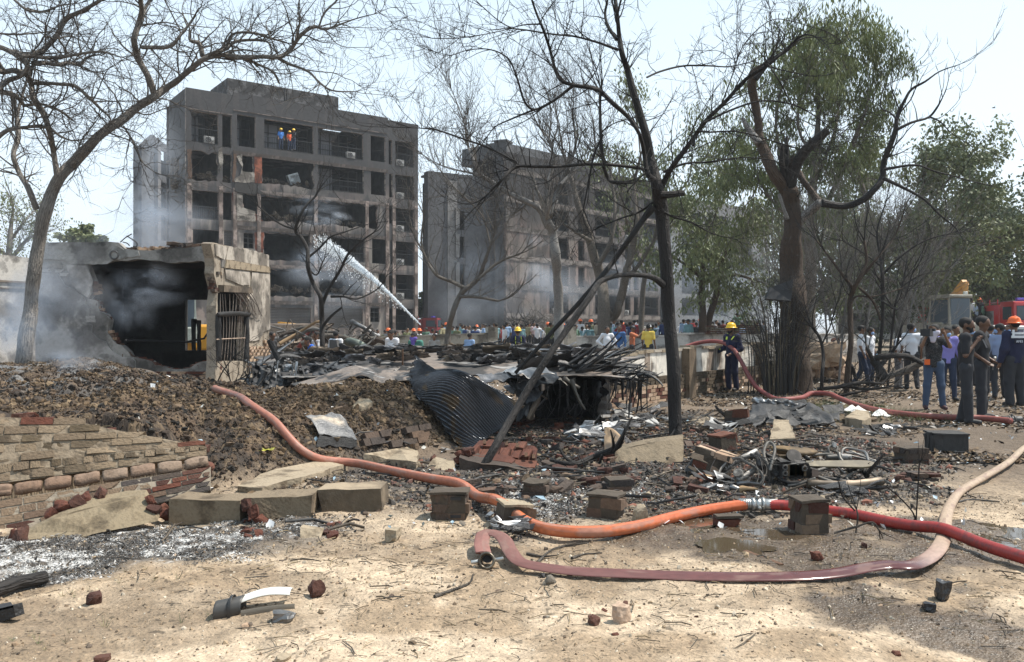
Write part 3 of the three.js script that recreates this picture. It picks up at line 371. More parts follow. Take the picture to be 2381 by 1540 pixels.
const ms=new THREE.Matrix4().makeBasis(V(0,0,-1),V(0,1,0),V(1,0,0)).setPosition(V(X0,0,-d0));
const sw=wallShape(jag(r,so,.015,.2),[jag(r,sh,.02,.15)],.23);sw.applyMatrix4(ms);wpart(hut,'side_wall',sw,mat(.30,.255,.20,.95,{map:blotch2,bump:grainB,bs:.012}));
const sp=(pts,o,m)=>{const q=wallShape(jag(r,pts.map((p)=>T(...p)),.02,.12),[],.03);q.translate(0,0,o);q.applyMatrix4(ms);wpart(hut,'plaster_panel',q,m);};
const pl=mat(.43,.385,.33,.95,{map:blotch,bump:grainB,bs:.012});sp([[1850,165],[1960,185],[1935,300],[1860,270]],.032,pl);sp([[1965,185],[2160,218],[2150,335],[1945,300]],.036,pl);sp([[2165,218],[2318,262],[2322,360],[2155,338]],.032,pl);
sp([[1935,375],[2150,405],[2155,520],[2080,520],[1950,470]],.034,pl);sp([[2170,408],[2325,420],[2328,600],[2330,900],[2270,930],[2240,1000],[2150,1010],[2135,800],[2140,640],[2165,600]],.034,pl);
const lin=wallShape([[1945,300],[2320,365],[2322,415],[1935,372]].map((p)=>T(...p)),[],.05);lin.translate(0,0,.06);lin.applyMatrix4(ms);wpart(hut,'band',lin,M.concTan);
for(let j=0;j<9;j++)for(let i=0;i<6;i++){const[a,h]=T(2150 + i*33 +(j % 2)*15,1010 + j*27);if(j<2&&i<4)continue;const m=part(hut,'brick',pick(BV2,r),pick(bricksBuff,r));m.position.copy(V(X0 + .01 + r()*.015,h,-d0 - a).sub(ORG.get(hut)));m.rotation.y=Math.PI / 2;m.scale.set(1.05,.95,1);}
for(let j=0;j<14;j++){const[a,h]=T(1870 +(r()- .5)*40,390 + j*14);const m=part(hut,'brick',pick(BV,r),pick(bricksDark.concat(bricksRed.slice(3)),r));m.position.copy(V(X0 - .02 - r()*.1,h,-d0 - a).sub(ORG.get(hut)));m.rotation.y=1.4 + r()*.5;m.rotation.z=(r()- .5)*.3;}
for(let j=0;j<10;j++){const[a,h]=T(2100 +(r()- .5)*25,600 + j*26);const m=part(hut,'brick',pick(BV,r),pick(bricksDark.concat(bricksRed.slice(3)),r));m.position.copy(V(X0 - .02 - r()*.06,h,-d0 - a).sub(ORG.get(hut)));m.rotation.y=1.4 + r()*.5;}
wpart(hut,'charred_post',boxUV(rough(new THREE.BoxGeometry(.26,1.75,.06,4,14,1),r,.06,6)).translate(X0 - .11,1.68,-d0 + .03),M.char);for(let j=0;j<12;j++){const m=part(hut,'brick',pick(BV,r),pick(bricksDark.concat(bricksBrown,[bricksRed[3]]),r));m.position.copy(V(X0 - .12 +(r()- .5)*.05,2.58 + j*.078,-d0 - .01).sub(ORG.get(hut)));m.rotation.y=(r()- .5)*.3;}for(let j=0;j<9;j++){const m=part(hut,'brick',pick(BV,r),pick(bricksRed.concat(bricksBuff),r));m.position.copy(V(X0 - .11 +(r()- .5)*.05,.08 + j*.08,-d0 - .01).sub(ORG.get(hut)));m.rotation.y=(r()- .5)*.4;}
const Wq=(x,y,o=.05)=>{const[a,h]=T(x,y);return V(X0 + o,h,-d0 - a);};
wpart(hut,'window_frame',merge([tube(resample([Wq(1875,1180),Wq(1872,980),Wq(1868,780)],8),.07,6,{rough:.3,rf:9}),tube(resample([Wq(2112,1180),Wq(2116,980),Wq(2118,785)],8),.075,6,{rough:.3,rf:9}),tube(resample([Wq(1850,778,.1),Wq(1960,768,.1),Wq(2125,772,.1)],10),.06,6,{rough:.35,rf:9}),rod(Wq(2118,780),Wq(2122,1180),.06)]),M.char);
for(let i=0;i<9;i++){const x=1880 + i*27;const bar_=tube(resample([Wq(x +(r()- .5)*8,1175,.02),Wq(x + 6 +(r()- .5)*14,900,.04),Wq(x + 14 +(r()- .5)*30,600,.03)],8),.011,5);wpart(hut,'window_bar',bar_,mat(.22,.18,.15,.8));}
wpart(hut,'window_bar',tube(resample([Wq(1845,992,.08),Wq(1960,985,.08),Wq(2095,980,.08)],6),.014,5),mat(.35,.26,.2,.8));
for(let i=0;i<10;i++){const x=1985 + i*15;wpart(hut,'reinforcing_rod',tube(resample([Wq(x,570,.1),Wq(x + 30 + r()*20,640 + r()*20,.16),Wq(x + 60 + r()*30,700 + r()*60,.16),Wq(x + 70 + r()*50,760 + r()*30,.1)],8),.010,5),mat(.12,.10,.09,.8));}
wpart(hut,'lintel',boxUV(rough(prism([Wq(1885,520,.16),Wq(2130,540,.16),Wq(2140,590,.16),Wq(1885,580,.16)],V(-.25,0,0)),r,.05,6)),M.concDark);
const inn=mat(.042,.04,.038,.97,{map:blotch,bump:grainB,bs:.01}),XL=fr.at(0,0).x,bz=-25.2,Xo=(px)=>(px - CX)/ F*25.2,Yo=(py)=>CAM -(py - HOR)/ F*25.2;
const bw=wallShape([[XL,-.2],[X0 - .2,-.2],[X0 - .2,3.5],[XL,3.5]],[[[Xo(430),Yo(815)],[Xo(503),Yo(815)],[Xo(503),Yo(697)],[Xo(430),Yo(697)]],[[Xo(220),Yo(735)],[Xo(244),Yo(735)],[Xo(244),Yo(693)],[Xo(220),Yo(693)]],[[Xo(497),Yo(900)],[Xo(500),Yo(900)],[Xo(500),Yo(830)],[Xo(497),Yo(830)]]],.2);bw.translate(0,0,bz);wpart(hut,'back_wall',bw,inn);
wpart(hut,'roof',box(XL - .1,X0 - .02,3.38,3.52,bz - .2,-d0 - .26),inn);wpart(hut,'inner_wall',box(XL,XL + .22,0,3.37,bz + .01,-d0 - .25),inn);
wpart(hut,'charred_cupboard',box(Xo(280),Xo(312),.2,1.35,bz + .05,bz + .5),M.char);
for(const px of[226,232,238])wpart(hut,'window_bar',rod(V(Xo(px),Yo(735),bz - .1),V(Xo(px),Yo(693),bz - .1),.02),M.black);
wpart(hut,'charred_post',merge([tube(resample([V(Xo(459),Yo(815),bz + .3),V(Xo(459),Yo(760),bz + .3),V(Xo(460),Yo(742),bz + .3)],6),.07,6,{rough:.4,rf:7})]),M.char);wpart(hut,'charred_post',tube(resample([V(Xo(469),Yo(815),bz + .2),V(Xo(468),Yo(770),bz + .2),V(Xo(468),Yo(745),bz + .2)],6),.07,6,{rough:.4,rf:7}),M.char);
wpart(hut,'bent_wire',tube(resample([Wq(1870,1000,-2.2),V(Xo(487),Yo(780),bz + .2),V(Xo(494),Yo(741),bz + .2),V(Xo(502),Yo(742),bz + .2)],10),.03,5),M.black);
for(const pts of[[[1040,150],[1085,110],[1140,78]],[[1095,95],[1150,130],[1185,160],[1180,188],[1150,185]],[[1060,148],[1100,160],[1120,180]]])wpart(hut,'roof_rod',tube(resample(pts.map(([x,y])=>Wp(x,y,21.4)),10),.014,5),M.twigDark);
}
{
const r=rng(41),w=thing('boundary_wall','tall grey rendered boundary wall behind the big tree at the far left','wall',onG(-15,-24));const f=facadeFrame(-160,24,92,27),t=f.sh(40,598)[1];
const g=wallShape(jag(r,[[0,0],[f.L,0],[f.L,t],[0,t + .1]],.01,.5),[],.25);g.applyMatrix4(f.m);wpart(w,'wall',g,M.plaster);wpart(w,'band',box(0,f.L,t - .8,t - .74,.002,.05).applyMatrix4(f.m),M.concDark);wpart(w,'band',box(0,f.L,t - 1.0,t - .96,.002,.04).applyMatrix4(f.m),M.concDark);
}
// ---------- plastered garden wall with a brick plinth, running back to the right of the wreck ----------
{const r=rng(51),A=V(1.7,0,-16.5),B=V(8.6,0,-27);const w=thing('plinth_wall','long low wall of white flaking plaster over a brick plinth, behind the standing trunk','wall',A.clone().lerp(B,.5));
const u=B.clone().sub(A),L=u.length();u.normalize();const n=V(-u.z,0,u.x);const m=new THREE.Matrix4().makeBasis(u,V(0,1,0),n).setPosition(A),base=-.12,pt=.56,top=(s)=>1.06 + .012*s +(fbm(s*.8,3,3,5)- .5)*.12;
const out=[[0,base],[L,base]];for(let i=40;i>=0;i--)out.push([i / 40*L,top(i / 40*L)]);
const flake=tex(1024,256,(U,Vv)=>{const s=U*12,h=Vv*1.4,a=fbm(s*1.2,h*1.5,4,3),st=fbm(s*7,h*.9,4,13),c=fbm(s*9,h*9,3,23);const k=ss(.5,.62,st*.6 + a*.4);let q=mix3([.66,.62,.55],[.23,.17,.125],k*.9);q=mix3(q,[.07,.06,.055],ss(.56,.7,a)*.7 + ss(.2,.0,Math.abs(h - 1.15))*.35*st);const z=.75 + .5*c;return[q[0]*z,q[1]*z,q[2]*z];});flake.repeat.set(1 / 12,1 / 1.4);
const g=wallShape(out,[],.22);g.applyMatrix4(m);wpart(w,'wall',g,mat(1,1,1,.95,{map:flake,bump:grainB,bs:.015}));
const core=box(0,L,base,pt - .01,.002,.05).applyMatrix4(m);wpart(w,'mortar',core,M.mortar);
const at=(s,h,o)=>V(A.x + u.x*s + n.x*o,h,A.z + u.z*s + n.z*o);
brickPatch(w,at(0,base,.1),at(L,base,.1),at(L,pt,.1),at(0,pt,.1),8,r,{max:299,depth:.1,mat:(s,t,q)=>s<.3?pick(q()<.75?bricksBuff:bricksRed,q):pick(q()<.6?bricksTan:q()<.6?bricksBuff:bricksRed.slice(3),q)});
for(const s of[4.35,9.9]){const p=box(s - .22,s + .22,base,top(s)+ .02,.003,.2).applyMatrix4(m);wpart(w,'pier',p,bricksFace[3]);}
const cop=[];for(let i=0;i<30;i++){const s=i / 30*L,c=box(s + .01,s + L / 30 - .01,top(s + .2)- .02,top(s + .2)+ .03 + r()*.02,-.24,.02 + r()*.02);cop.push(c.applyMatrix4(m));}for(const c of cop)wpart(w,'coping',c,pick([M.concTan,M.conc],r));
}
// ---------- low grey walls in front of the crowd ----------
function greyWall(label,x0,d0,x1,d1,y0,y1,yb,m){const f=facadeFrame(x0,d0,x1,d1),r=rng(x0|0),t0=f.sh(x0,y0)[1],t1=f.sh(x1,y1)[1],b=-.2;const w=thing('low_wall',label,'wall',f.at(f.L / 2,0));
const g=wallShape(jag(r,[[0,b],[f.L,b],[f.L,t1],[0,t0]],.012,.6),[],.25);g.applyMatrix4(f.m);wpart(w,'wall',g,m);wpart(w,'coping',prism([f.at(-.02,t0 - .02,.04),f.at(f.L + .02,t1 - .02,.04),f.at(f.L + .02,t1 + .05,.04),f.at(-.02,t0 + .05,.04)],f.n.clone().multiplyScalar(-.33)),m);return{w,f,t0,t1};}
{const a=greyWall('low grey rendered wall behind the wreck, left of the gap with its end pillar',840,36,1156,38,786,776,810,M.conc);wpart(a.w,'pillar',box(a.f.L - .45,a.f.L,-.2,a.t1 + .3,-.33,.1).applyMatrix4(a.f.m),M.conc);
const b=greyWall('low grey rendered wall behind the leaf heap, between the gap and the standing trunk',1318,36,1600,38,784,782,810,M.plaster);wpart(b.w,'pillar',box(0,.4,-.2,b.t0 + .45,-.33,.1).applyMatrix4(b.f.m),M.conc);
greyWall('stained grey wall behind the firefighter, topped by a brick stack',1560,33,1800,36,777,776,810,M.plaster);greyWall('pale low wall at the back right, beyond the rubble',1860,36,2010,40,780,779,810,M.plaster);
const r=rng(61),s=thing('brick_stack','long stack of brown bricks lying on the stained grey wall by the smoke','brick stack',P(1700,776,33.6));const d=33.8,q0=P(1640,777,d),q1=P(1770,777,d),q2=P(1768,755,d),q3=P(1643,757,d);
brickPatch(s,q0,q1,q2,q3,5,r,{depth:.25,tilt:.1,mat:(a2,t,q)=>pick(q()<.5?bricksTan:bricksRed.slice(3),q),proud:.08});}
// ---------- collapsed brick retaining wall in the left foreground ----------
{const r=rng(71),w=thing('retaining_wall','collapsed retaining wall of mortared tan bricks leaning back against the earth heap, left foreground','wall',V(-3.4,0,-7));
const a=P(-110,1175,6.75),b=P(470,1068,7.55),c=P(455,1048,7.95),d=P(-110,962,7.6);
const rowsU=9,keepTop=(s,t,j,q)=>{const lim=s<.36?1:s<.55?.98 -(s - .36)*.9:.81 -(s - .55)*.75;return t<lim +(q()- .5)*.06;};
const a1=P(-110,1138,6.85),b1=P(480,1060,7.55),c1=P(480,975,7.75),d1=P(-110,966,7.12);
brickPatch(w,a1,b1,c1,d1,7,r,{max:220,var:BV,len:.23,gap:.014,depth:.12,proud:.022,tilt:.03,header:(j)=>j===1,keep:(s,t,j,q)=>{const lim=s<.42?1.01:s<.62?lerp(1,.78,(s - .42)/ .2):s<.78?lerp(.78,.6,(s - .62)/ .16):lerp(.6,.28,(s - .78)/ .22);return t<lim&&!(q()<.025);},mat:(s,t,q)=>{const lim=s<.42?1:s<.62?lerp(1,.78,(s - .42)/ .2):lerp(.78,.4,(s - .62)/ .38);return t>lim - .13&&q()<.3?pick(bricksRed,q):q()<.25?pick(bricksTan,q):pick(bricksFace,q);}});
{const lm=(u)=>u<.42?1:u<.62?lerp(1,.78,(u - .42)/ .2):u<.78?lerp(.78,.6,(u - .62)/ .16):lerp(.6,.28,(u - .78)/ .22),nn=b1.clone().sub(a1).cross(d1.clone().sub(a1)).normalize();wpart(w,'mortar',boxUV(surf((u,v)=>a1.clone().lerp(b1,u).lerp(d1.clone().lerp(c1,u),v*(lm(u)- .02)).addScaledVector(nn,-.006 +(fbm(u*40,v*20,3,5)- .5)*.016),90,36)),mat(.235,.185,.13,.97,{map:blotch2,bump:grainB,bs:.014}));}
const e0=P(-110,1180,6.66),e1=P(492,1085,7.4),f0=P(-110,1138,6.76),f1=P(488,1060,7.5);const n=9;
for(let i=0;i<n;i++){const s0=i / n,s1=(i + 1)/ n,p=e0.clone().lerp(e1,s0).lerp(f0.clone().lerp(f1,s0),.5),q=e0.clone().lerp(e1,s1 - .012).lerp(f0.clone().lerp(f1,s1 - .012),.5);const g=tube(resample([p,p.clone().lerp(q,.33),p.clone().lerp(q,.66),q],8),(t)=>.066*(t<.08||t>.92?.85:1),9,{rough:.3,rf:11,flat:.62,up:V(0,1,.5)});wpart(w,'ledge_brick',boxUV(g),pick(bricksLedge,r));}
const g0=P(-110,1290,6.42),g1=P(490,1140,7.25),h0=P(-110,1182,6.62),h1=P(490,1085,7.38);
brickPatch(w,g0,g1,h1,h0,5,r,{max:120,len:.23,gap:.011,depth:.12,proud:.016,header:(j)=>j===3,mat:(s,t,q)=>s>.76?pick(q()<.5?bricksRed:bricksDark,q):pick(q()<.6?bricksBrown:q()<.6?bricksDark:bricksRed.slice(3),q)});
{const nn=g1.clone().sub(g0).cross(h0.clone().sub(g0)).normalize();wpart(w,'mortar',boxUV(surf((u,v)=>g0.clone().lerp(g1,u).lerp(h0.clone().lerp(h1,u),v).addScaledVector(nn,-.004 +(fbm(u*40,v*20,3,5)- .5)*.014),90,24)),M.mortar);}
wpart(w,'cap_stone',boxUV(rough(prism([P(-80,1008,7.5),P(48,1006,7.5),P(50,988,7.9),P(-80,986,8)],V(0,-.1,0)),r,.03,5)),M.concTan);wpart(w,'cap_stone',boxUV(rough(prism([P(-80,1030,7.4),P(45,1030,7.4),P(50,1008,7.9),P(-80,1008,8)],V(0,-.12,0)),r,.03,5)),M.concDark);
for(const[x,y,sc]of[[60,985,1.1],[115,990,.9],[160,1008,.8],[215,1012,1],[245,1022,1.2],[330,1035,.8],[370,1050,.7],[470,1052,.8],[300,1030,.6],[70,975,.7],[480,1095,.9],[470,1110,.8]]){const m=part(w,'broken_brick',chunk(r,.17*sc,.09*sc,.13*sc,3),pick(bricksRed,r));m.position.copy(P(x,y,lerp(7.35,7.75,x / 490)).sub(ORG.get(w)));m.rotation.y=r()*3;}
}
// ---------- trees ----------
function rdir(r){const z=r()*2 - 1,a=r()*6.283,q=Math.sqrt(1 - z*z);return V(q*Math.cos(a),z,q*Math.sin(a));}
function grow(r,p0,dir,len,rad,lvl,o,out){
const n=Math.max(3,Math.round(len / o.step)),pts=[p0.clone()],d=dir.clone().normalize();let p=p0.clone();const curl=rdir(r).multiplyScalar(o.curl);
for(let i=0;i<n;i++){d.add(rdir(r).multiplyScalar(o.wob)).addScaledVector(curl,1 / n).add(V(0,o.up / n*3,0)).normalize();p=p.clone().addScaledVector(d,len / n);pts.push(p);}
(out[lvl]||(out[lvl]=[])).push(tube(pts,(t)=>rad*(1 - t*.75),lvl===0?5:3,{cap:false}));
if(o.tips&&lvl>=o.tipLvl)for(let i=1;i<pts.length;i++)o.tips.push([pts[i],d.clone()]);
if(lvl<o.levels){const k=Math.round(len*o.dens[lvl]*(.7 + .6*r()));for(let i=0;i<k;i++){const t=.15 + .85*r(),j=Math.min(n - 1,Math.floor(t*n)),q=pts[j].clone().lerp(pts[j + 1],t*n - j);const sd=pts[j + 1].clone().sub(pts[j]).normalize().multiplyScalar(.75).add(rdir(r).multiplyScalar(.85));grow(r,q,sd,len*(o.ratio||.5)*(.55 + .75*r()),Math.max(o.min,rad*(1 - t*.6)*.55),lvl + 1,o,out);}}
}
// limbs: [[x, y, width] ...] in picture units, traced; depth wanders gently from d
function tree(name,label,cat,d,limbs,o){
const r=rng(o.seed),b0=limbs[0].pts[0],base=P(b0[0],b0[1],d),t=thing(name,label,cat,V(base.x,H(base.x,-d),-d),{group:o.group});const out={},shoots=[];
limbs.forEach((l,li)=>{const dd=l.dz||0;const n=l.pts.length;const p3=l.pts.map(([x,y,w],i)=>P(x,y,d + dd*(i /(n - 1))+(l.d0||0)+(i?(r()- .5)*(o.zj||.35):0)));if(li===0&&!o.floating)p3[0].y=Math.min(p3[0].y,H(p3[0].x,p3[0].z))- .1;
const N=(n - 1)*(o.seg||4),pts=resample(p3,N),wd=l.pts.map((q,i)=>q[2]*.5*(d +(l.d0||0)+ dd*i /(n - 1))/ F*(o.wk||1));const rad=pts.map((_,i)=>{const s=i / N*(n - 1),j=Math.min(n - 2,Math.floor(s));return Math.max(.006,lerp(wd[j],wd[j + 1],s - j));});
wpart(t,li===0?'trunk':'limb',tube(pts,rad,rad[0]>.08?12:8,{rough:o.knob||.16,rf:3.5,us:Math.max(1,Math.round(rad[0]*12)),vs:1.2}),l.mat||o.mat);
const L=pts.reduce((s,p,i)=>i?s + p.distanceTo(pts[i - 1]):0,0),from=l.from===undefined?(li===0?.6:.12):l.from,k=Math.round(L*(l.k===undefined?o.k:l.k)*(1 - from));
for(let i=0;i<k;i++){const s=from +(1 - from)*r(),j=Math.min(N - 1,Math.floor(s*N)),q=pts[j].clone().lerp(pts[j + 1],s*N - j),td=pts[j + 1].clone().sub(pts[j]).normalize();const dir=td.multiplyScalar(.5 + r()*.5).add(rdir(r).multiplyScalar(.9)).add(V(0,o.lift===undefined?.3:o.lift,0));grow(r,q,dir,o.len*(.4 + .9*r()),clamp(rad[j]*.5,o.min*1.5,o.shoot||.03),0,o,out);}
if(l.tip!==false){const q=pts[N],td=q.clone().sub(pts[N - 1]).normalize();for(let i=0;i<3;i++)grow(r,q,td.clone().add(rdir(r).multiplyScalar(.45)),o.len*(.7 + .6*r()),Math.max(o.min,rad[N]*.7),0,o,out);}});
for(const k of Object.keys(out)){const m=wpart(t,k==='0'?'branches':'twigs',merge(out[k]),k==='0'?(o.bmat||o.mat):o.tmat||M.twig);m.userData.kind='stuff';}
return{t,r};
}
const L=(f,a,o={})=>({pts:a.map(([x,y,w])=>{const q=f(x,y);return[q[0],q[1],w===undefined?6:w*o_k(f)];}),...o});
const o_k=(f)=>f===DG||f===DH?1:f(1,0)[0]- f(0,0)[0],D1=(x,y)=>[x,y],DG=(x,y)=>[1895 +(x - 1895)*.86,y<520?520 -(520 - y)*.86:y],DH=(x,y)=>[x,y<660?660 -(660 - y)*.84:y];
// 1. the big bare tree on the left
tree('bare_tree','tall bare grey tree with a leaning trunk, beside the ruined hut at the far left','tree',17,[
L(D1,[[44,885,52],[58,810,41],[70,720,39],[78,640,33],[90,560,31],[104,495,33],[122,445,31],[140,410,31],[166,385,31],[200,347,28],[233,313,25],[277,283,23],[320,250,22],[350,230,21],[384,207,17],[417,183,15],[444,160,15],[474,137,13],[517,128,11]],{from:.45}),
L(zT1,[[1550,384,40],[1700,400,38],[1830,395,34],[1930,400,32],[2020,350,30],[2100,240,32],[2190,185,28],[2260,205,20],[2340,180,16],[2480,130,10],[2640,90,6]]),
L(zT1,[[1430,400,42],[1510,362,36],[1570,335,28],[1620,240,20],[1760,230,22],[1880,265,18],[2000,300,12]]),
L(zT1,[[1930,400,26],[2000,440,22],[2150,500,20],[2230,580,18],[2310,630,14],[2480,640,8]]),
L(zT1,[[405,1240,60],[385,1140,46],[372,1050,44],[340,900,45],[300,790,46],[232,680,50],[218,600,40],[185,525,42],[110,490,38],[20,500,44],[-60,470,40]],{dz:-1.2}),
L(zT1,[[255,1460,50],[200,1320,45],[130,1200,40],[92,1090,40],[128,950,38],[120,800,30],[150,680,28],[185,560,20]],{dz:1}),
L(zT1,[[1075,660,50],[1040,550,46],[965,410,50],[935,270,45],[968,160,42],[985,60,38],[960,-60,34]],{dz:-.8}),
L(zT1,[[975,150,32],[1010,60,28],[1060,-30,20]],{dz:.5}),
L(zT1,[[-60,320,44],[20,335,42],[90,365,44],[170,392,44],[290,355,45],[330,320,40],[400,240,42],[450,140,40],[560,80,34],[690,10,24],[760,-40,18]],{d0:-1.2}),
L(zT1,[[160,390,40],[188,470,44],[140,530,34],[60,560,40],[-20,620,50]],{d0:-1.2,tip:false}),
L(zT1,[[180,390,36],[300,400,28],[400,400,28],[540,378,24],[700,360,18],[850,400,8]],{d0:-1.2,dz:-.6}),
L(zT1,[[230,440,42],[320,440,34],[400,452,30],[470,435,24],[555,452,24],[600,400,14],[680,380,8]],{d0:-1.2,dz:.7}),
L(zT1,[[240,580,32],[400,585,28],[520,600,28],[620,680,26],[700,760,20],[770,830,12],[740,880,6]],{d0:-.6,dz:-.8}),
L(zT1,[[-40,980,40],[60,905,30],[150,890,26],[330,890,24],[420,950,18],[500,980,12],[640,960,6]],{d0:-.8}),
L(zT1,[[990,330,34],[1050,330,36],[1190,320,30],[1260,240,26],[1345,130,18],[1380,60,8]],{d0:-.6}),
L(zT1,[[1410,390,42],[1385,300,38],[1330,285,30],[1320,210,18]],{d0:.1,tip:false}),
L(zT1,[[1700,400,22],[1800,450,20],[1900,500,18],[1945,580,16]],{tip:false}),L(zT1,[[1580,340,30],[1640,290,26],[1800,280,22],[1880,310,14],[1890,380,8]]),
L(zT1,[[175,735,26],[300,728,22],[420,775,20],[510,842,14]],{d0:-.4,tip:false}),L(zT1,[[0,640,40],[90,660,34],[130,690,30],[170,740,24]],{d0:-1,tip:false}),L(zT1,[[860,880,16],[910,960,16],[960,1060,14],[990,1130,10],[1090,1210,5]],{d0:-.3}),
L(zT1,[[100,0,20],[190,70,22],[300,80,18],[420,40,12],[560,20,8]],{d0:-1.5}),L(zT1,[[2220,190,16],[2260,90,16],[2340,10,14],[2400,-60,10]]),L(zT1,[[-50,230,20],[120,240,14],[260,230,10],[420,220,6]],{d0:.6}),
],{seed:101,mat:M.barkGrey,bmat:M.barkGrey,tmat:M.twig,k:7.4,len:1.2,step:.13,curl:1.2,wob:.27,up:.08,levels:2,dens:[4.4,3.8],min:.005,shoot:.018,wk:.86,lift:.2,zj:.5,knob:.2});
// 2. the dark tree standing in the middle with its broken limbs
tree('scorched_tree','scorched dark tree standing before the wreck, one broken limb reaching down to the ground','tree',12.3,[
L(D1,[[1572,1022,38],[1569,960,37],[1567,880,36],[1562,800,36],[1556,740,36],[1553,690,37],[1549,620,34],[1544,560,36],[1540,500,38],[1534,460,40],[1527,430,32],[1521,395,26],[1514,370,24],[1504,320,23],[1487,262,21],[1470,205,19],[1460,165,17],[1447,125,15],[1440,85,12],[1436,40,11],[1431,0,10],[1428,-40,9]],{from:.62}),
L(zT2,[[1770,1310,66],[1745,1240,56],[1700,1200,46],[1682,1130,36],[1670,1050,34],[1640,920,33],[1560,800,36],[1450,700,40],[1380,630,38],[1310,600,36],[1200,585,34],[1110,555,30],[1070,500,26],[1030,350,24],[980,200,24],[930,80,20],[890,-40,16]],{dz:-1.2}),
L(zT2,[[1180,590,28],[1050,690,22],[920,750,20],[850,690,18],[800,530,16],[740,400,14],[620,340,10],[480,340,8],[350,380,5]],{d0:-.8,dz:-.8}),L(zT2,[[920,750,18],[750,820,14],[650,870,10],[560,990,6]],{d0:-1}),
L(zT2,[[1490,340,26],[1350,290,19],[1200,250,16],[1050,235,14],[860,205,12],[760,190,10],[660,130,8],[570,50,5]],{dz:-1.5}),L(zT2,[[970,165,15],[850,170,10],[700,210,8],[520,245,7],[380,262,5],[220,262,3]],{d0:-1.2}),
L(zT2,[[1482,270,28],[1420,170,24],[1405,80,22],[1420,0,18],[1400,-60,14]],{dz:.6}),
L(zT2,[[1785,1290,54],[1830,1200,46],[1880,1120,42],[2000,960,40],[2100,820,38],[2224,700,35],[2370,540,30],[2530,440,24],[2660,320,18],[2760,240,12],[2880,260,8]],{dz:-1.5}),L(zT2,[[1690,530,16],[1780,490,16],[1950,450,15],[2100,450,13],[2260,455,10],[2420,420,6]],{dz:1}),
L(zT2,[[1690,1160,28],[1560,1140,26],[1400,1125,26],[1250,1125,25],[1100,1140,23],[900,1140,24],[790,1140,24],[700,1230,22],[620,1310,14]],{dz:-1}),L(zT2,[[1390,1130,30],[1430,1230,32],[1480,1250,30],[1545,1255,22],[1560,1310,14]],{d0:-.5,tip:false}),L(zT2,[[1400,1130,30],[1380,1020,30],[1372,850,26],[1370,650,16]],{d0:-.5}),
L(zT2,[[1770,1335,66],[1860,1330,56],[1945,1322,46]],{d0:-.1,tip:false,k:0}),L(zT2,[[800,1110,18],[600,1010,16],[400,940,14],[250,890,14],[100,875,8],[-60,870,5]],{d0:-1.3}),L(zT2,[[1390,920,18],[1330,1060,18],[1290,1250,16],[1255,1430,12]],{d0:-.7}),
L(zT2,[[2010,1000,20],[2030,900,18],[2110,905,15],[2300,900,12],[2500,950,10],[2700,1010,8]],{d0:-1}),L(zT2,[[1800,1180,22],[1950,1120,18],[2120,1110,15],[2330,1080,12],[2560,1100,8],[2700,1180,5]],{d0:.5}),L(zT2,[[2080,840,20],[2250,760,16],[2480,690,14],[2700,720,12],[2850,800,9],[3000,920,6]],{d0:-1.2}),
L(zT2,[[2520,440,12],[2600,560,12],[2680,720,10],[2760,860,7],[2800,950,5]],{d0:-1.5,k:2}),L(zT2,[[2200,720,12],[2280,500,10],[2340,330,9],[2450,200,8],[2580,130,5],[2700,150,3]],{d0:-1}),L(zT2,[[1760,1420,20],[1860,1480,18],[1990,1520,14],[2140,1600,10],[2300,1640,6]],{}),L(zT2,[[1740,1380,22],[1640,1450,20],[1500,1500,14],[1350,1560,8]],{}),
L(D1,[[1541,662,20],[1524,648,17],[1500,641,14],[1460,639,13],[1425,643,14],[1396,655,16],[1372,690,17],[1330,750,18],[1280,822,19],[1237,890,20],[1190,970,21],[1150,1040,22],[1112,1105,24]],{dz:-2.95,tip:false,k:.4,from:.05}),
L(D1,[[1520,480,24],[1500,505,18],[1470,548,15],[1430,603,14],[1390,655,14],[1340,712,13],[1290,765,12],[1240,822,11],[1198,868,10]],{dz:-.3,tip:false,k:.6,from:.05}),
L(zN,[[1520,1310,22],[1440,1330,20],[1350,1350,18],[1260,1345,18],[1180,1385,22]],{d0:-1.0,tip:false,k:0}),L(zN,[[1525,1320,22],[1590,1280,22],[1630,1220,18],[1660,1175,12]],{d0:-1.2,tip:false,k:0}),
],{seed:102,mat:M.barkBlack,bmat:M.barkBlack,tmat:M.twigDark,k:8,len:.8,step:.1,curl:.8,wob:.17,up:.10,levels:2,dens:[6.0,5.0],min:.0036,shoot:.010,lift:.25,zj:.25,knob:.10,wk:.84});
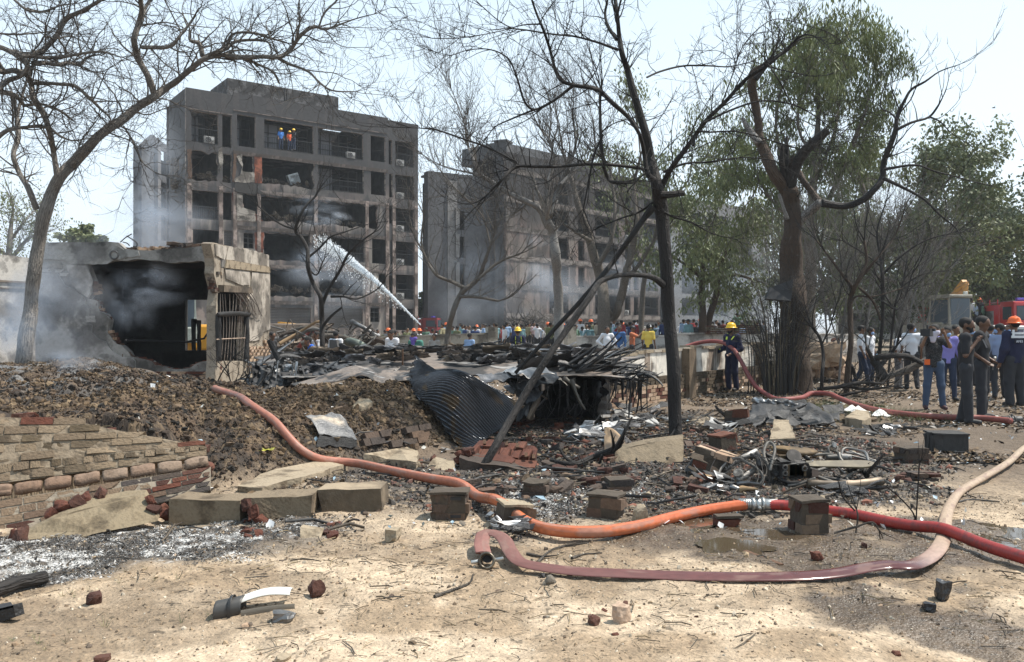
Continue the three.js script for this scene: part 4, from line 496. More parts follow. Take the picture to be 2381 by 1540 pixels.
// 3. the burnt forked trunk on the right
tree('burnt_trunk_tree','thick burnt brown trunk with a sawn fork and one long curving limb, beside bamboo','tree',21.5,[
L(D1,[[1850,915,86],[1851,860,66],[1850,780,62],[1845,700,60],[1842,640,56],[1840,580,46],[1843,510,38],[1840,475,36],[1836,435,36]],{k:.3,mat:M.barkBrown}),
L(zT3,[[600,1320,90],[580,1285,80],[500,1180,80],[440,1040,76],[402,930,60],[402,850,52],[376,700,58],[352,580,64],[370,500,52],[420,450,24]],{mat:M.barkBrown,from:.5,k:2,dz:-.5}),L(zT3,[[400,980,60],[345,900,46],[285,805,22]],{tip:false,k:0,mat:M.barkPale,d0:-.3}),
L(zT3,[[612,1300,86],[622,1230,82],[660,1130,80],[720,1030,76],[800,960,66],[872,888,48]],{tip:false,k:0,mat:M.barkBlack,dz:-.8}),
L(zT3,[[650,1560,60],[700,1495,62],[760,1440,58],[822,1385,54]],{tip:false,k:0,mat:M.barkPale,dz:-.6}),L(zT3,[[830,1390,52],[900,1402,52],[1000,1410,48],[1110,1370,45],[1200,1290,44],[1250,1215,40],[1258,1120,36],[1300,1000,35],[1340,890,32],[1350,800,26],[1400,690,20],[1450,610,17],[1540,560,14],[1640,490,9],[1780,440,5]],{d0:-.7,dz:-.8,from:.4}),
L(zT3,[[1355,885,22],[1450,838,18],[1570,800,16],[1620,740,14],[1660,670,8]],{d0:-1.4}),L(zT3,[[1570,800,12],[1640,830,10],[1720,910,6],[1850,990,4]],{d0:-1.4}),L(zT3,[[1260,1160,20],[1480,1130,15],[1600,1170,12],[1750,1210,10],[1900,1250,8],[2100,1290,4],[2200,1250,2.5]],{d0:-1.2}),L(zT3,[[1250,1220,26],[1400,1290,20],[1540,1370,16],[1640,1470,14],[1750,1560,10],[1800,1640,6]],{d0:-1.2}),L(zT3,[[1348,820,12],[1300,770,10],[1240,740,10],[1235,680,7],[1270,600,5],[1400,520,3]],{d0:-1.4}),
L(zT3,[[680,1180,36],[720,1260,40],[775,1330,42],[820,1380,44]],{tip:false,k:0,mat:M.barkBrown,d0:.2,dz:-.8}),L(zT3,[[380,540,40],[480,420,32],[600,340,24],[650,290,16],[720,260,8],[840,255,5]],{d0:-.6}),L(zT3,[[590,345,14],[560,290,12],[580,250,8],[520,170,5]],{d0:-.6}),L(zT3,[[600,1500,30],[570,1420,24],[540,1330,20]],{tip:false,k:0,mat:M.barkPale,d0:-.25}),
],{seed:103,mat:M.barkBlack,bmat:M.barkBlack,tmat:M.twigDark,k:2.6,len:1.1,step:.15,curl:.7,wob:.2,up:.3,levels:2,dens:[2.2,1.5],min:.006,shoot:.02,lift:.35,zj:.3,knob:.16});
// 4. pale bare trees behind the wreck
tree('bare_tree','pale grey bare tree spreading in front of the farther burnt block, middle of the picture','tree',38,[
L(D1,[[1302,800,34],[1300,745,29],[1299,700,26],[1295,640,26],[1292,590,28],[1286,545,26],[1272,510,20]],{from:.8}),
L(zT2,[[1010,1560,56],[955,1435,52],[870,1380,46],[720,1310,45],[620,1240,40],[560,1200,35],[500,1090,24],[460,980,18],[440,850,14],[380,680,8],[330,560,4]],{dz:-2}),L(zT2,[[1020,1480,48],[1040,1400,46],[1080,1300,40],[1150,1150,30],[1200,1000,22],[1190,850,15],[1180,760,8]],{dz:2}),L(zT2,[[1000,1420,40],[1010,1260,34],[1050,1100,25],[1020,950,22],[960,880,14],[900,760,8],[860,640,5]],{}),
L(zT2,[[720,1310,28],[640,1350,22],[540,1380,18],[420,1320,12],[300,1340,8]],{dz:-1}),L(zT2,[[1100,1260,24],[1180,1180,20],[1320,1080,16],[1330,900,13],[1300,740,8]],{dz:1}),L(zT2,[[560,1200,20],[470,1180,16],[330,1150,12],[220,1100,7],[100,1020,4]],{}),L(zT2,[[880,1385,22],[800,1450,18],[680,1500,14],[560,1540,9]],{dz:-1}),L(zT2,[[1050,1100,18],[1040,1000,16],[1080,860,12],[1060,700,8],[1100,560,4]],{}),
],{seed:104,mat:M.barkPale,bmat:M.barkGrey,tmat:M.twig,k:6,len:2.2,step:.25,curl:.6,wob:.2,up:.35,levels:2,dens:[2.8,2.2],min:.008,shoot:.03,lift:.4,zj:1.4,knob:.2,wk:.8});
tree('bare_tree','dark double trunked bare tree in the crowd, just left of the standing trunk','tree',43,[
L(D1,[[1402,806,32],[1404,745,30],[1403,690,27],[1398,650,26],[1383,600,22],[1366,540,18],[1345,480,14],[1330,420,10],[1310,360,6]],{from:.5}),L(D1,[[1430,735,16],[1445,690,20],[1455,640,18],[1470,580,16],[1480,510,12],[1475,430,8],[1490,360,5]],{dz:-1}),L(D1,[[1403,700,14],[1425,740,14],[1438,725,13],[1440,700,12]],{tip:false,k:0}),L(D1,[[1390,620,12],[1420,560,10],[1430,490,8],[1420,400,5]],{dz:1}),L(D1,[[1372,560,10],[1340,540,8],[1310,520,5]],{}),L(D1,[[1456,650,10],[1490,610,9],[1520,560,6]],{}),
],{seed:105,mat:M.bark,bmat:M.bark,tmat:M.twig,k:2.6,len:2.0,step:.25,curl:.5,wob:.2,up:.3,levels:2,dens:[1.8,1.5],min:.009,shoot:.03,lift:.4,zj:1.2});
tree('thin_tree','thin charred tree forking low, in front of the near burnt block above the log pile','tree',26,[
L(D1,[[748,850,13],[749,800,12],[748,740,11],[745,690,11],[728,660,10],[716,620,10],[714,580,9],[700,552,9],[688,540,8],[692,515,7],[710,480,6],[735,455,5]],{from:.45}),L(D1,[[748,712,8],[765,670,8],[790,630,7],[810,590,6],[835,565,4],[870,540,3]],{dz:-1}),L(D1,[[750,760,7],[770,735,7],[795,715,5]],{tip:false,k:.5}),L(D1,[[770,690,6],[800,690,5],[830,695,4],[880,670,3],[900,640,2]],{}),L(D1,[[716,600,6],[745,575,5],[770,550,4],[800,540,3],[860,520,2]],{}),L(D1,[[690,535,5],[650,520,4],[600,480,3]],{}),L(D1,[[712,620,4],[735,640,4],[750,610,3]],{}),
],{seed:106,mat:M.barkBlack,bmat:M.barkBlack,tmat:M.twigDark,k:3.4,len:1.3,step:.17,curl:.6,wob:.22,up:.25,levels:2,dens:[2.4,1.8],min:.0055,shoot:.016,lift:.4,zj:.6});
tree('thin_tree','bare tree with a leaning trunk between the two burnt blocks','tree',34,[
L(D1,[[1038,815,15],[1042,770,14],[1052,730,13],[1068,690,13],[1085,670,11],[1110,650,10],[1130,600,8],[1150,540,6]],{from:.4}),L(D1,[[1085,672,9],[1050,655,8],[1015,640,7],[995,610,6],[980,570,5],[985,500,3]],{}),L(D1,[[1070,690,8],[1100,690,7],[1160,700,5]],{}),L(D1,[[1110,650,7],[1160,610,6],[1210,590,4]],{}),L(D1,[[985,590,4],[960,540,3],[950,480,2]],{}),L(D1,[[1140,570,5],[1120,500,4],[1060,440,3],[1010,380,2]],{}),
],{seed:107,mat:M.bark,bmat:M.bark,tmat:M.twig,k:4.5,len:1.9,step:.22,curl:.8,wob:.22,up:.3,levels:2,dens:[2.2,1.6],min:.007,shoot:.018,lift:.5,zj:.8});
// 5. saplings on the right
const SAP={mat:M.bark,bmat:M.barkBlack,tmat:M.twigDark,k:3.6,len:1.2,step:.16,curl:.5,wob:.18,up:.25,levels:2,dens:[2.6,2.0],min:.005,shoot:.014,lift:.4,zj:.4};
tree('sapling','brown barked sapling curving up, right of the burnt trunk','tree',20.5,[L(D1,[[1968,908,15],[1972,860,14],[1979,800,13],[1978,745,13],[1977,700,12],[1985,672,12],[2000,645,10],[2015,610,7],[2010,560,5]],{from:.5}),L(D1,[[1985,672,8],[1960,640,7],[1930,600,5],[1900,560,3]],{}),L(D1,[[2000,648,7],[2040,600,6],[2080,550,4],[2100,500,3]],{}),L(D1,[[1997,668,6],[2030,700,6],[2048,745,5]],{tip:false}),L(D1,[[1975,710,6],[1990,690,5],[2030,690,4],[2100,670,3]],{})],{...SAP,seed:108,mat:M.barkBrown});
tree('sapling','thin black sapling with drooping burnt twigs, in front of the men in white shirts','tree',23,[L(D1,[[2038,870,9],[2045,820,9],[2052,760,9],[2053,700,9],[2052,640,9],[2048,600,7],[2040,540,5],[2060,470,3]],{from:.3}),L(D1,[[2052,640,6],[2090,600,5],[2150,560,4],[2220,540,3]],{}),L(D1,[[2053,700,5],[2085,720,4],[2105,690,3],[2120,640,3]],{}),L(D1,[[2050,620,5],[2010,590,4],[1960,560,3]],{})],{...SAP,seed:109,mat:M.barkBlack});
tree('sapling','short charred sapling left of the brown sapling, beside the hose','tree',20,[L(D1,[[1910,912,10],[1912,870,9],[1915,830,8],[1908,790,7],[1900,775,6],[1890,760,5]],{from:.5}),L(D1,[[1900,778,4],[1880,740,3],[1870,700,2]],{}),L(D1,[[1912,800,4],[1930,760,3],[1945,710,3]],{})],{...SAP,seed:110,mat:M.barkBlack,k:5});
tree('sapling','slender black sapling rising beside the cameraman','tree',24,[L(D1,[[2064,850,6],[2072,800,6],[2078,740,6],[2084,700,5],[2100,660,4],[2110,600,3]],{from:.3}),L(D1,[[2080,720,4],[2060,690,3],[2040,660,2]],{}),L(D1,[[2100,665,3],[2140,640,3],[2200,630,2]],{})],{...SAP,seed:111,mat:M.barkBlack,k:4});
for(const[x0,y0,x1,y1,d,s,lb]of[[1930,740,1880,520,26,1,'between the burnt trunk and the brown sapling'],[2000,740,2100,480,27,2,'behind the top of the brown sapling'],[2090,760,2200,540,28,3,'behind the cameraman'],[1860,790,1800,600,25,4,'against the burnt trunk'],[1950,800,2000,540,25,5,'above the brick rubble heap'],[2150,760,2140,560,30,6,'in front of the excavator']])tree('bare_shrub','tangle of bare grey shoots ' + lb,'shrub',d,[L(D1,[[x0,y0 + 40,6],[lerp(x0,x1,.4),lerp(y0,y1,.45),4],[x1,y1,2]],{from:.1}),L(D1,[[x0,y0,4],[x0 + 40,lerp(y0,y1,.5),3],[x0 + 90,y1 + 30,2]],{from:.1}),L(D1,[[x0,y0,4],[x0 - 40,lerp(y0,y1,.5),3],[x0 - 60,y1 + 30,2]],{from:.1})],{...SAP,seed:120 + s,mat:M.barkPale,bmat:M.barkPale,tmat:M.twigPale,k:7,len:1.7,up:.1,dens:[3,2],group:'bare shoots of the thicket behind the saplings'});
// bamboo clump against the burnt trunk, charred cane by cane
{const r=rng(131),c=thing('bamboo_clump','dense clump of charred bamboo canes with fine dead leaves, left of the burnt trunk','bamboo',onG((1806 - CX)/ F*20.8,-20.8));const tw=[];
for(let i=0;i<95;i++){const x=1776 + r()*76,d=20.4 + r()*.9,b=gp(x,d),h=1.2 + r()*1.9,lean=(x - 1812)/ 80*.9 +(r()- .5)*.5;const pts=resample([b,b.clone().add(V(lean*.25,h*.5,0)),b.clone().add(V(lean*.8,h*.85,(r()- .5)*.4)),b.clone().add(V(lean*(1.2 + r()),h*(.95 + .1*r()),(r()- .5)*.6))],7);wpart(c,'cane',tube(pts,(t)=>.014*(1 - t*.7),5,{cap:false}),r()<.7?M.twigDark:mat(.10,.08,.05,.8));for(let k=0;k<9;k++){const q=pts[2 + Math.floor(r()*6)]||pts[3];grow(r,q,V((r()- .5)*2,.3,(r()- .5)),.35 + r()*.4,.004,1,{step:.12,curl:.8,wob:.2,up:-.15,levels:1,dens:[0,0],min:.003},tw);}}
const m=wpart(c,'twigs',merge(Object.values(tw).flat()),M.twigDark);m.userData.kind='stuff';
for(const x of[1740,1746,1752]){const b=gp(x,20.9);wpart(c,'cane',tube(resample([b,b.clone().add(V(.02,.9,0)),b.clone().add(V(-.12,1.8,0)),b.clone().add(V(-.7,2.9,0))],10),(t)=>.016*(1 - t*.7),5),M.twigDark);}}
{const g=prism([P(1793,668,20.3),P(1845,650,20.3),P(1840,700,20.2),P(1782,695,20.2)],V(.02,-.02,-.25));solo('charred_sheet','square black charred sheet hanging on the burnt trunk above the bamboo','sheet',g,M.black);}
// ---------- leafy trees ----------
function leaves(r,tips,o){const pos=[],idx=[],col=[],nor=[];const n=o.n;for(let i=0;i<n;i++){const[p,d]=tips[Math.floor(r()*tips.length)];const c=p.clone().add(V((r()- .5),(r()- .5),(r()- .5)).multiplyScalar(o.spread));const ax=V((r()- .5)*1.2,-o.droop +(r()- .5)*.7,(r()- .5)*1.2).normalize(),sd=rdir(r).cross(ax).normalize(),l=o.l*(.6 + .8*r()),w=o.w*(.7 + .6*r());const a=c,b=c.clone().addScaledVector(ax,l*.5).addScaledVector(sd,w),e=c.clone().addScaledVector(ax,l),f=c.clone().addScaledVector(ax,l*.5).addScaledVector(sd,-w);const k=pos.length / 3;for(const q of[a,b,e,f])pos.push(q.x,q.y,q.z);idx.push(k,k + 1,k + 2,k,k + 2,k + 3);const cl=o.tint(n2(p.x*.8,p.y*.8 + p.z,3),r());for(let q=0;q<4;q++)col.push(...cl);}return geoFrom(pos,idx,null,col);}
const leafM=new THREE.MeshPhysicalMaterial({color:0xffffff,roughness:.6,side:THREE.DoubleSide,vertexColors:true,transmission:.25,thickness:0,specularIntensity:.5});
function leafy(name,label,d,limbs,o){const tips=[];const q=tree(name,label,'tree',d,limbs,{tips,tipLvl:1,...o});const g=leaves(q.r,tips,{...o.leaf});const m=wpart(q.t,'crown',g,leafM);m.userData.kind='stuff';return q;}
const gum=(n,q)=>{const t=n*.7 + q*.3;return[lerp(.07,.21,t),lerp(.088,.24,t),lerp(.042,.085,t)];},dusty=(n,q)=>{const t=n*.6 + q*.4;return[lerp(.09,.235,t),lerp(.11,.265,t),lerp(.056,.12,t)];},darkL=(n,q)=>{const t=n*.6 + q*.4;return[lerp(.06,.15,t),lerp(.08,.18,t),lerp(.045,.085,t)];};
const GUM={mat:M.bark,bmat:M.bark,tmat:M.twig,k:2.0,len:2.4,step:.35,curl:.5,wob:.2,up:-.05,levels:1,dens:[2.0,1.2],min:.008,shoot:.03,lift:.35,zj:2.5,floating:false};
leafy('gum_tree','tall green gum tree with drooping narrow leaves, behind the burnt forked trunk',36,[
L(DG,[[1880,860,30],[1882,700,26],[1885,560,22],[1890,420,18],[1900,300,14],[1905,200,10],[1900,110,6],[1895,60,4]],{from:.25}),L(DG,[[1882,600,16],[1840,480,13],[1810,360,10],[1790,260,7],[1800,170,5],[1830,110,4]],{dz:1}),L(DG,[[1888,520,14],[1950,420,11],[1990,320,9],[2030,220,7],[2050,140,4]],{dz:-1.5}),L(DG,[[1890,420,10],[1940,300,8],[1960,200,6],[1970,120,4]],{dz:2}),L(DG,[[1850,520,9],[1780,460,7],[1740,390,5],[1720,320,4]],{}),L(DG,[[1895,350,8],[1850,260,6],[1860,160,4],[1880,90,3]],{dz:-2}),L(DG,[[1980,340,6],[2020,400,5],[2040,470,3]],{}),L(DG,[[1810,380,6],[1760,380,4],[1730,440,3]],{}),L(DG,[[1990,320,5],[2020,290,4],[2075,100,2]],{}),
],{...GUM,seed:141,leaf:{n:27000,spread:.55,droop:1,l:.27,w:.028,tint:gum}});
leafy('green_tree','dusty green tree with a spreading crown behind the policemen, right of the gum tree',48,[
L(DH,[[2090,850,30],[2100,740,26],[2110,640,20],[2120,540,16],[2140,440,11],[2150,360,7],[2160,320,4]],{from:.2}),L(DH,[[2110,640,14],[2180,560,12],[2230,480,9],[2260,430,5]],{dz:-2}),L(DH,[[2110,620,13],[2050,530,11],[2020,450,8],[2000,380,5]],{dz:2}),L(DH,[[2180,560,9],[2260,560,7],[2310,540,5]],{}),L(DH,[[2140,450,7],[2200,380,6],[2230,340,4]],{}),L(DH,[[2050,540,8],[1980,520,7],[1920,540,5]],{}),L(DH,[[2110,600,10],[2150,620,8],[2220,640,5]],{}),L(DH,[[2100,660,8],[2040,640,6],[1990,650,4]],{}),
],{...GUM,seed:142,len:2.1,k:1.6,leaf:{n:22000,spread:.9,droop:.4,l:.25,w:.07,tint:dusty}});
leafy('green_tree','dark green tree at the right edge behind the red fire engines',58,[
L(D1,[[2300,830,30],[2295,740,26],[2290,660,20],[2285,600,15],[2280,540,8]],{from:.2}),L(D1,[[2295,720,14],[2340,660,12],[2370,640,8],[2420,620,5]],{}),L(D1,[[2292,690,12],[2230,640,10],[2190,600,6]],{}),L(D1,[[2288,620,9],[2330,560,7],[2350,520,4]],{}),L(D1,[[2290,700,9],[2200,690,7],[2140,680,5]],{}),L(D1,[[2340,670,8],[2400,690,6]],{}),
],{...GUM,seed:143,len:3.2,k:2.0,leaf:{n:17000,spread:1.3,droop:.3,l:.26,w:.09,tint:darkL}});
leafy('green_tree','green tree with two brown trunks in front of the smoke, behind the firefighter',44,[
L(D1,[[1632,800,20],[1634,740,18],[1632,690,16],[1634,640,13],[1640,580,9],[1650,520,6]],{from:.45}),L(D1,[[1640,790,16],[1652,730,16],[1664,690,14],[1672,640,10],[1690,580,7],[1710,540,5]],{dz:-1}),L(D1,[[1634,650,8],[1600,620,7],[1570,600,5]],{}),L(D1,[[1672,650,8],[1710,640,7],[1750,650,5]],{}),L(D1,[[1640,590,6],[1600,540,5],[1580,490,3]],{}),L(D1,[[1690,590,6],[1740,540,5],[1760,500,3]],{}),L(D1,[[1650,540,5],[1670,480,4],[1680,430,3]],{}),
],{...GUM,seed:144,mat:M.barkBrown,len:2.0,k:2.0,up:-.2,leaf:{n:12500,spread:.75,droop:.7,l:.24,w:.045,tint:dusty}});
leafy('green_tree','half scorched green tree behind the standing trunk, beside the dark double trunked tree',50,[
L(D1,[[1490,800,14],[1492,720,13],[1500,640,11],[1520,560,9],[1540,480,7],[1560,400,4]],{from:.4}),L(D1,[[1500,640,8],[1470,560,7],[1450,480,5],[1440,400,3]],{}),L(D1,[[1520,560,7],[1590,500,6],[1640,440,4],[1650,380,3]],{}),L(D1,[[1455,500,4],[1430,440,4],[1400,400,3]],{}),L(D1,[[1545,470,5],[1600,420,4],[1610,330,3]],{}),L(D1,[[1540,500,5],[1500,420,4],[1480,260,3]],{}),
],{...GUM,seed:145,len:2.2,k:1.5,leaf:{n:4500,spread:.8,droop:.8,l:.25,w:.045,tint:dusty}});
leafy('green_tree','low dusty green tree on the horizon behind the thicket of saplings',62,[
L(D1,[[1960,820,24],[1962,740,20],[1968,680,14],[1975,620,9],[1985,570,5]],{from:.2}),L(D1,[[1965,700,10],[2030,650,9],[2080,620,6],[2120,610,4]],{}),L(D1,[[1965,690,10],[1910,640,8],[1870,610,5]],{}),L(D1,[[1965,730,8],[2060,700,7],[2150,700,5],[2220,690,4]],{}),L(D1,[[1962,720,8],[1880,690,7],[1820,680,5]],{}),
],{...GUM,seed:146,len:3.2,k:2.0,leaf:{n:15000,spread:1.4,droop:.4,l:.3,w:.08,tint:dusty}});
leafy('pale_tree','hazy pale bare tree above the boundary wall at the far left',60,[
L(D1,[[10,830,24],[14,700,20],[20,600,14],[24,540,10],[30,490,5]],{from:.3}),L(D1,[[20,610,10],[60,560,8],[95,540,4]],{}),L(D1,[[18,600,9],[-30,550,7],[-60,500,4]],{}),L(D1,[[24,560,7],[60,510,5],[80,490,3]],{}),L(D1,[[16,650,8],[70,620,6],[110,610,4]],{}),
],{...GUM,seed:147,mat:M.barkPale,tmat:M.twigPale,bmat:M.barkPale,len:2.6,k:4,leaf:{n:2500,spread:.7,droop:.5,l:.2,w:.05,tint:dusty}});
for(const[x,y,d,w,s,lb]of[[190,560,75,70,1,'rounded green treetop showing over the roof of the ruined hut'],[985,700,95,40,2,'pale green tree in the gap between the two burnt blocks'],[2370,690,75,110,3,'leafy green tree at the extreme right behind the fire engine'],[2180,690,80,140,4,'distant green tree behind the excavator on the right'],[2260,560,66,120,5,'dusty tree crown rising over the fire engines on the right'],[2060,690,90,130,6,'distant green tree seen through the thicket of saplings']])leafy('distant_tree',lb,d,[L(D1,[[x,815,14],[x + 2,y + 80,12],[x,y + 30,8],[x + 4,y,4]],{from:.3}),L(D1,[[x,y + 90,8],[x - w*.4,y + 50,5]],{}),L(D1,[[x,y + 80,8],[x + w*.4,y + 40,5]],{}),L(D1,[[x,y + 50,6],[x - w*.25,y + 10,4]],{}),L(D1,[[x,y + 60,6],[x + w*.25,y + 5,4]],{})],{...GUM,seed:150 + s,len:w / F*d*.45,k:3,step:.5,dens:[1,1],leaf:{n:7000,spread:w / F*d*.16,droop:.3,l:.4,w:.14,tint:dusty}});
// ---------- crashed wing ----------
const skinT=tex(1024,512,(u,v)=>{const a=fbm(u*9,v*4,5,7),st=fbm(u*7 + v*2,v*26,4,17),f=fbm(u*90,v*40,3,27),rust=ss(.55,.7,fbm(u*6 + 4,v*7,4,47));let c=mix3([.19,.155,.13],[.07,.062,.058],ss(.4,.62,st*.5 + a*.5));c=mix3(c,[.20,.145,.11],rust*.6);c=mix3(c,[.028,.027,.027],ss(.50,.62,a)*.9);c=mix3(c,[.42,.41,.40],ss(.66,.74,st)*.5);const k=.75 + .5*f;return[c[0]*k,c[1]*k,c[2]*k];});
const WM={skin:mat(1,1,1,.75,{map:skinT,bump:grainB,bs:.02}),dark:mat(.02,.02,.021,.55,{map:grain}),strip:mat(.028,.027,.028,.42,{map:grain,bump:grainB,bs:.01}),strip2:mat(.05,.048,.048,.5,{map:grain,bump:grainB,bs:.01}),silver:mat(.62,.62,.62,.35,{metal:.7,map:blotch}),grey:mat(.24,.24,.25,.45,{metal:.35,map:blotch,bump:grainB,bs:.01}),tan:mat(.30,.24,.18,.55,{metal:.3,map:blotch,bump:grainB,bs:.01})};
// a torn ribbon of sheet: curled, tapering, a few cm wide
function ribbon(r,p,dir,len,w,curl=.5,th=.006){const n=5,side=rdir(r).cross(dir).normalize(),pts=[];let d=dir.clone(),q=p.clone();const bend=rdir(r).multiplyScalar(curl / n);for(let i=0;i<=n;i++){pts.push(q.clone());d.add(bend).normalize();q=q.clone().addScaledVector(d,len / n);}const tw=(r()- .5)*2,j0=r()*.5 + .5;return tube(pts,(t)=>w*(1 - t*j0*.8)*(1 +(n2(t*4,w*900,3)- .5)*.6),4,{flat:.12 + th,up:side.clone().add(V(0,tw*.1,0))});}
{const r=rng(201),w=thing('aircraft_wing_wreck','charred torn aircraft wing lying in the middle, black ribbons along its edges','wreckage',V(-.8,0,-14.5));
const wob=(p,u,v,a=.07)=>{p.y +=(fbm(p.x*.9,p.z*1.1,3,5)- .5)*a*1.6 +(fbm(p.x*4,p.z*4,2,8)- .5)*a*.35;return p;};
const FL=P(660,872,13.6),FR=P(1425,872,13.3),BR=P(1480,826,16.4),BL=P(590,832,17.2);
wpart(w,'wing_skin',surf(bil(FL,FR,BR,BL,(p,u,v)=>{const e=.12*Math.sin(u*Math.PI)*Math.sin(v*Math.PI)+ .05*Math.sin(v*3.1);p.y +=e;if(v===0)p.z +=(fbm(u*22,4,3,3)- .3)*.55;if(u===1)p.x +=(n2(v*30,3,8)- .5)*.4;return wob(p,u,v);}),130,50,.03),WM.skin);
const at=bil(FL,FR,BR,BL,(p,u,v)=>{p.y +=.12*Math.sin(u*Math.PI)*Math.sin(v*Math.PI)+ .05*Math.sin(v*3.1);return wob(p,u,v);});
wpart(w,'wing_skin',surf(bil(P(760,830,16.6),P(1400,838,15.6),P(1330,806,18.2),P(800,812,18.6),(p,u,v)=>wob(p,u,v,.1)),90,24,.03),WM.skin);
for(let i=0;i<80;i++){const u=.03 + r()*.9,v=.1 + r()*.88,p=at(u,v),s=.08 + r()*r()*.45,yaw=(r()- .5)*1.4;const ax=V(Math.cos(yaw),(r()- .5)*.25,Math.sin(yaw)),bx=V(-Math.sin(yaw),(r()- .3)*.5,Math.cos(yaw)).multiplyScalar(.2 + r()*.35);const a=p.clone().addScaledVector(ax,-s).add(V(0,.03,0)),b=p.clone().addScaledVector(ax,s).add(V(0,.03,0));const g=surf(bil(a,b,b.clone().addScaledVector(bx,s*1.2),a.clone().addScaledVector(bx,s*1.2),(q,uu,vv)=>{q.y +=(fbm(q.x*5 + i,q.z*5,2,5)- .35)*.13 + vv*vv*.10;if(uu===0||uu===1||vv===1)q.add(V((r()- .5)*.09,0,(r()- .5)*.07));return q;}),10,5,.008);wpart(w,'torn_sheet',g,pick([WM.skin,WM.strip,WM.strip,WM.strip2,WM.grey,WM.tan],r));}
for(let i=0;i<92;i++){const k=r(),p=P(lerp(1285,1420,k)+(r()- .5)*40,lerp(868,842,r())+(r()- .5)*16,13.4 + r()*1.6);const d=V(1,.02 +(r()- .25)*.75,-.35 +(r()- .5)*.7).normalize();wpart(w,'charred_ribbon',ribbon(r,p,d,.35 + r()*.75,.016 + r()*.03,.5),r()<.62?WM.strip:r()<.8?WM.strip2:WM.silver);}
for(let i=0;i<60;i++){const p=P(lerp(1225,1508,r()),882 +(r()- .5)*16,13.2 + r()*.7);wpart(w,'hanging_tatter',ribbon(r,p,V((r()- .5)*.25,-1,(r()- .5)*.2).normalize(),.15 + r()*.42,.010 + r()*.018,.35),r()<.8?WM.strip:WM.strip2);}
for(let i=0;i<54;i++){const p=P(lerp(1395,1500,r()),lerp(862,885,r()),13.3 + r()*.6);wpart(w,'charred_ribbon',ribbon(r,p,V(.8,(r()- .5)*.5,.2 +(r()- .5)).normalize(),.12 + r()*.3,.014 + r()*.02,.8),r()<.75?WM.strip:WM.grey);}
for(let i=0;i<130;i++){const k=r(),p=P(lerp(880,1380,k)+(r()- .5)*40,818 - 10*Math.sin(k*3)+ r()*40*(.35 + k*.65),lerp(16.8,14.8,r()));const d=V(1,(r()- .5)*.22,(r()- .5)*.6).normalize();if(r()<.5)d.negate();d.y*=.35;wpart(w,'charred_ribbon',ribbon(r,p,d,.35 + r()*.9,.018 + r()*.04,.4),r()<.68?WM.strip:r()<.7?WM.strip2:WM.silver);}
for(let i=0;i<46;i++){const k=r(),p=P(lerp(582,760,k),lerp(836,896 - k*20,r()),13.7 + r()*1.6);const d=V((r()- .5)*1.6,(r()- .75)*1.3,(r()- .5)).normalize();wpart(w,'crumpled_strip',ribbon(r,p,d,.25 + r()*.6,.02 + r()*.06,.9),r()<.42?WM.strip:r()<.5?WM.grey:r()<.6?WM.silver:WM.strip2);}
for(let i=0;i<14;i++){const a=P(lerp(585,700,r()),lerp(838,850,r()),13.8),b=a.clone().add(V((r()- .6)*.5,-.35 - r()*.2,(r()- .5)*.5));wpart(w,'strut',bar(a,b,.018 + r()*.02,.01),r()<.5?WM.silver:WM.strip2);}
for(const[q,m]of[[[[600,850],[660,845],[668,895],[610,905]],WM.strip2],[[[640,850],[690,846],[700,880],[650,898]],WM.silver],[[[690,846],[770,842],[760,872],[700,890]],WM.grey],[[[585,840],[612,846],[608,905],[580,900]],WM.strip],[[[760,842],[840,838],[820,856],[740,876]],WM.strip2]]){const[a,b,c,d]=q.map(([x,y],i)=>P(x,y,i<2?14.2:13.6));wpart(w,'crumpled_sheet',surf(bil(d,c,b,a,(p,u,v)=>{p.z +=(fbm(u*5,v*4,3,q[0][0])- .5)*.5;p.x +=(fbm(u*6,v*6,2,q[0][1])- .5)*.12;return p;}),22,16,.01),m);}
const flapT=[[[672,902],[748,876],[818,852],[880,855],[950,858]],[[690,906],[770,890],[842,874],[900,890],[958,884]]];
wpart(w,'skin_flap',surf((u,v)=>{const s=u*4,j=Math.min(3,Math.floor(s)),t=s - j;const e=(row)=>{const a=flapT[row][j],b=flapT[row][j + 1];return[lerp(a[0],b[0],t),lerp(a[1],b[1],t)];};const q0=e(0),q1=e(1);const p=P(lerp(q1[0],q0[0],v),lerp(q1[1],q0[1],v),lerp(12.3,13.6,v));p.y +=Math.sin(v*3.14)*.07 +(fbm(u*9,v*4,3,9)- .5)*.06;return p;},60,14,.02),WM.skin);
for(const[x,y,s]of[[892,885,1],[918,878,1],[940,872,1.2],[960,868,.9],[875,892,.8]]){const p=P(x,y,12.9);const s1=new THREE.Shape([[-.1,-.1],[.1,-.06],[.13,.06],[0,.12],[-.12,.05]].map((q)=>new THREE.Vector2(q[0]*s,q[1]*s)));s1.holes.push(new THREE.Path().absarc(.01,.01,.035*s,0,6.28,true));const g=new THREE.ExtrudeGeometry(s1,{depth:.03,bevelEnabled:false});g.rotateZ(r()- .5);g.rotateY((r()- .5)*.8);g.translate(p.x,p.y,p.z);wpart(w,'bracket',g,mat(.5,.47,.43,.6,{map:blotch}));}
for(const[a,b]of[[[930,872],[968,858]],[[900,892],[945,880]],[[880,890],[912,884]]])wpart(w,'rib',bar(P(...a,12.9),P(...b,12.9),.05,.03),WM.silver);
wpart(w,'spar',surf(bil(P(1215,1000,15.2),P(1420,985,15.2),P(1420,872,15.6),P(1215,872,15.6),(p,u,v)=>{p.z +=(fbm(u*5,v*5,3,9)- .5)*.5;return p;}),20,14,.03),WM.dark);
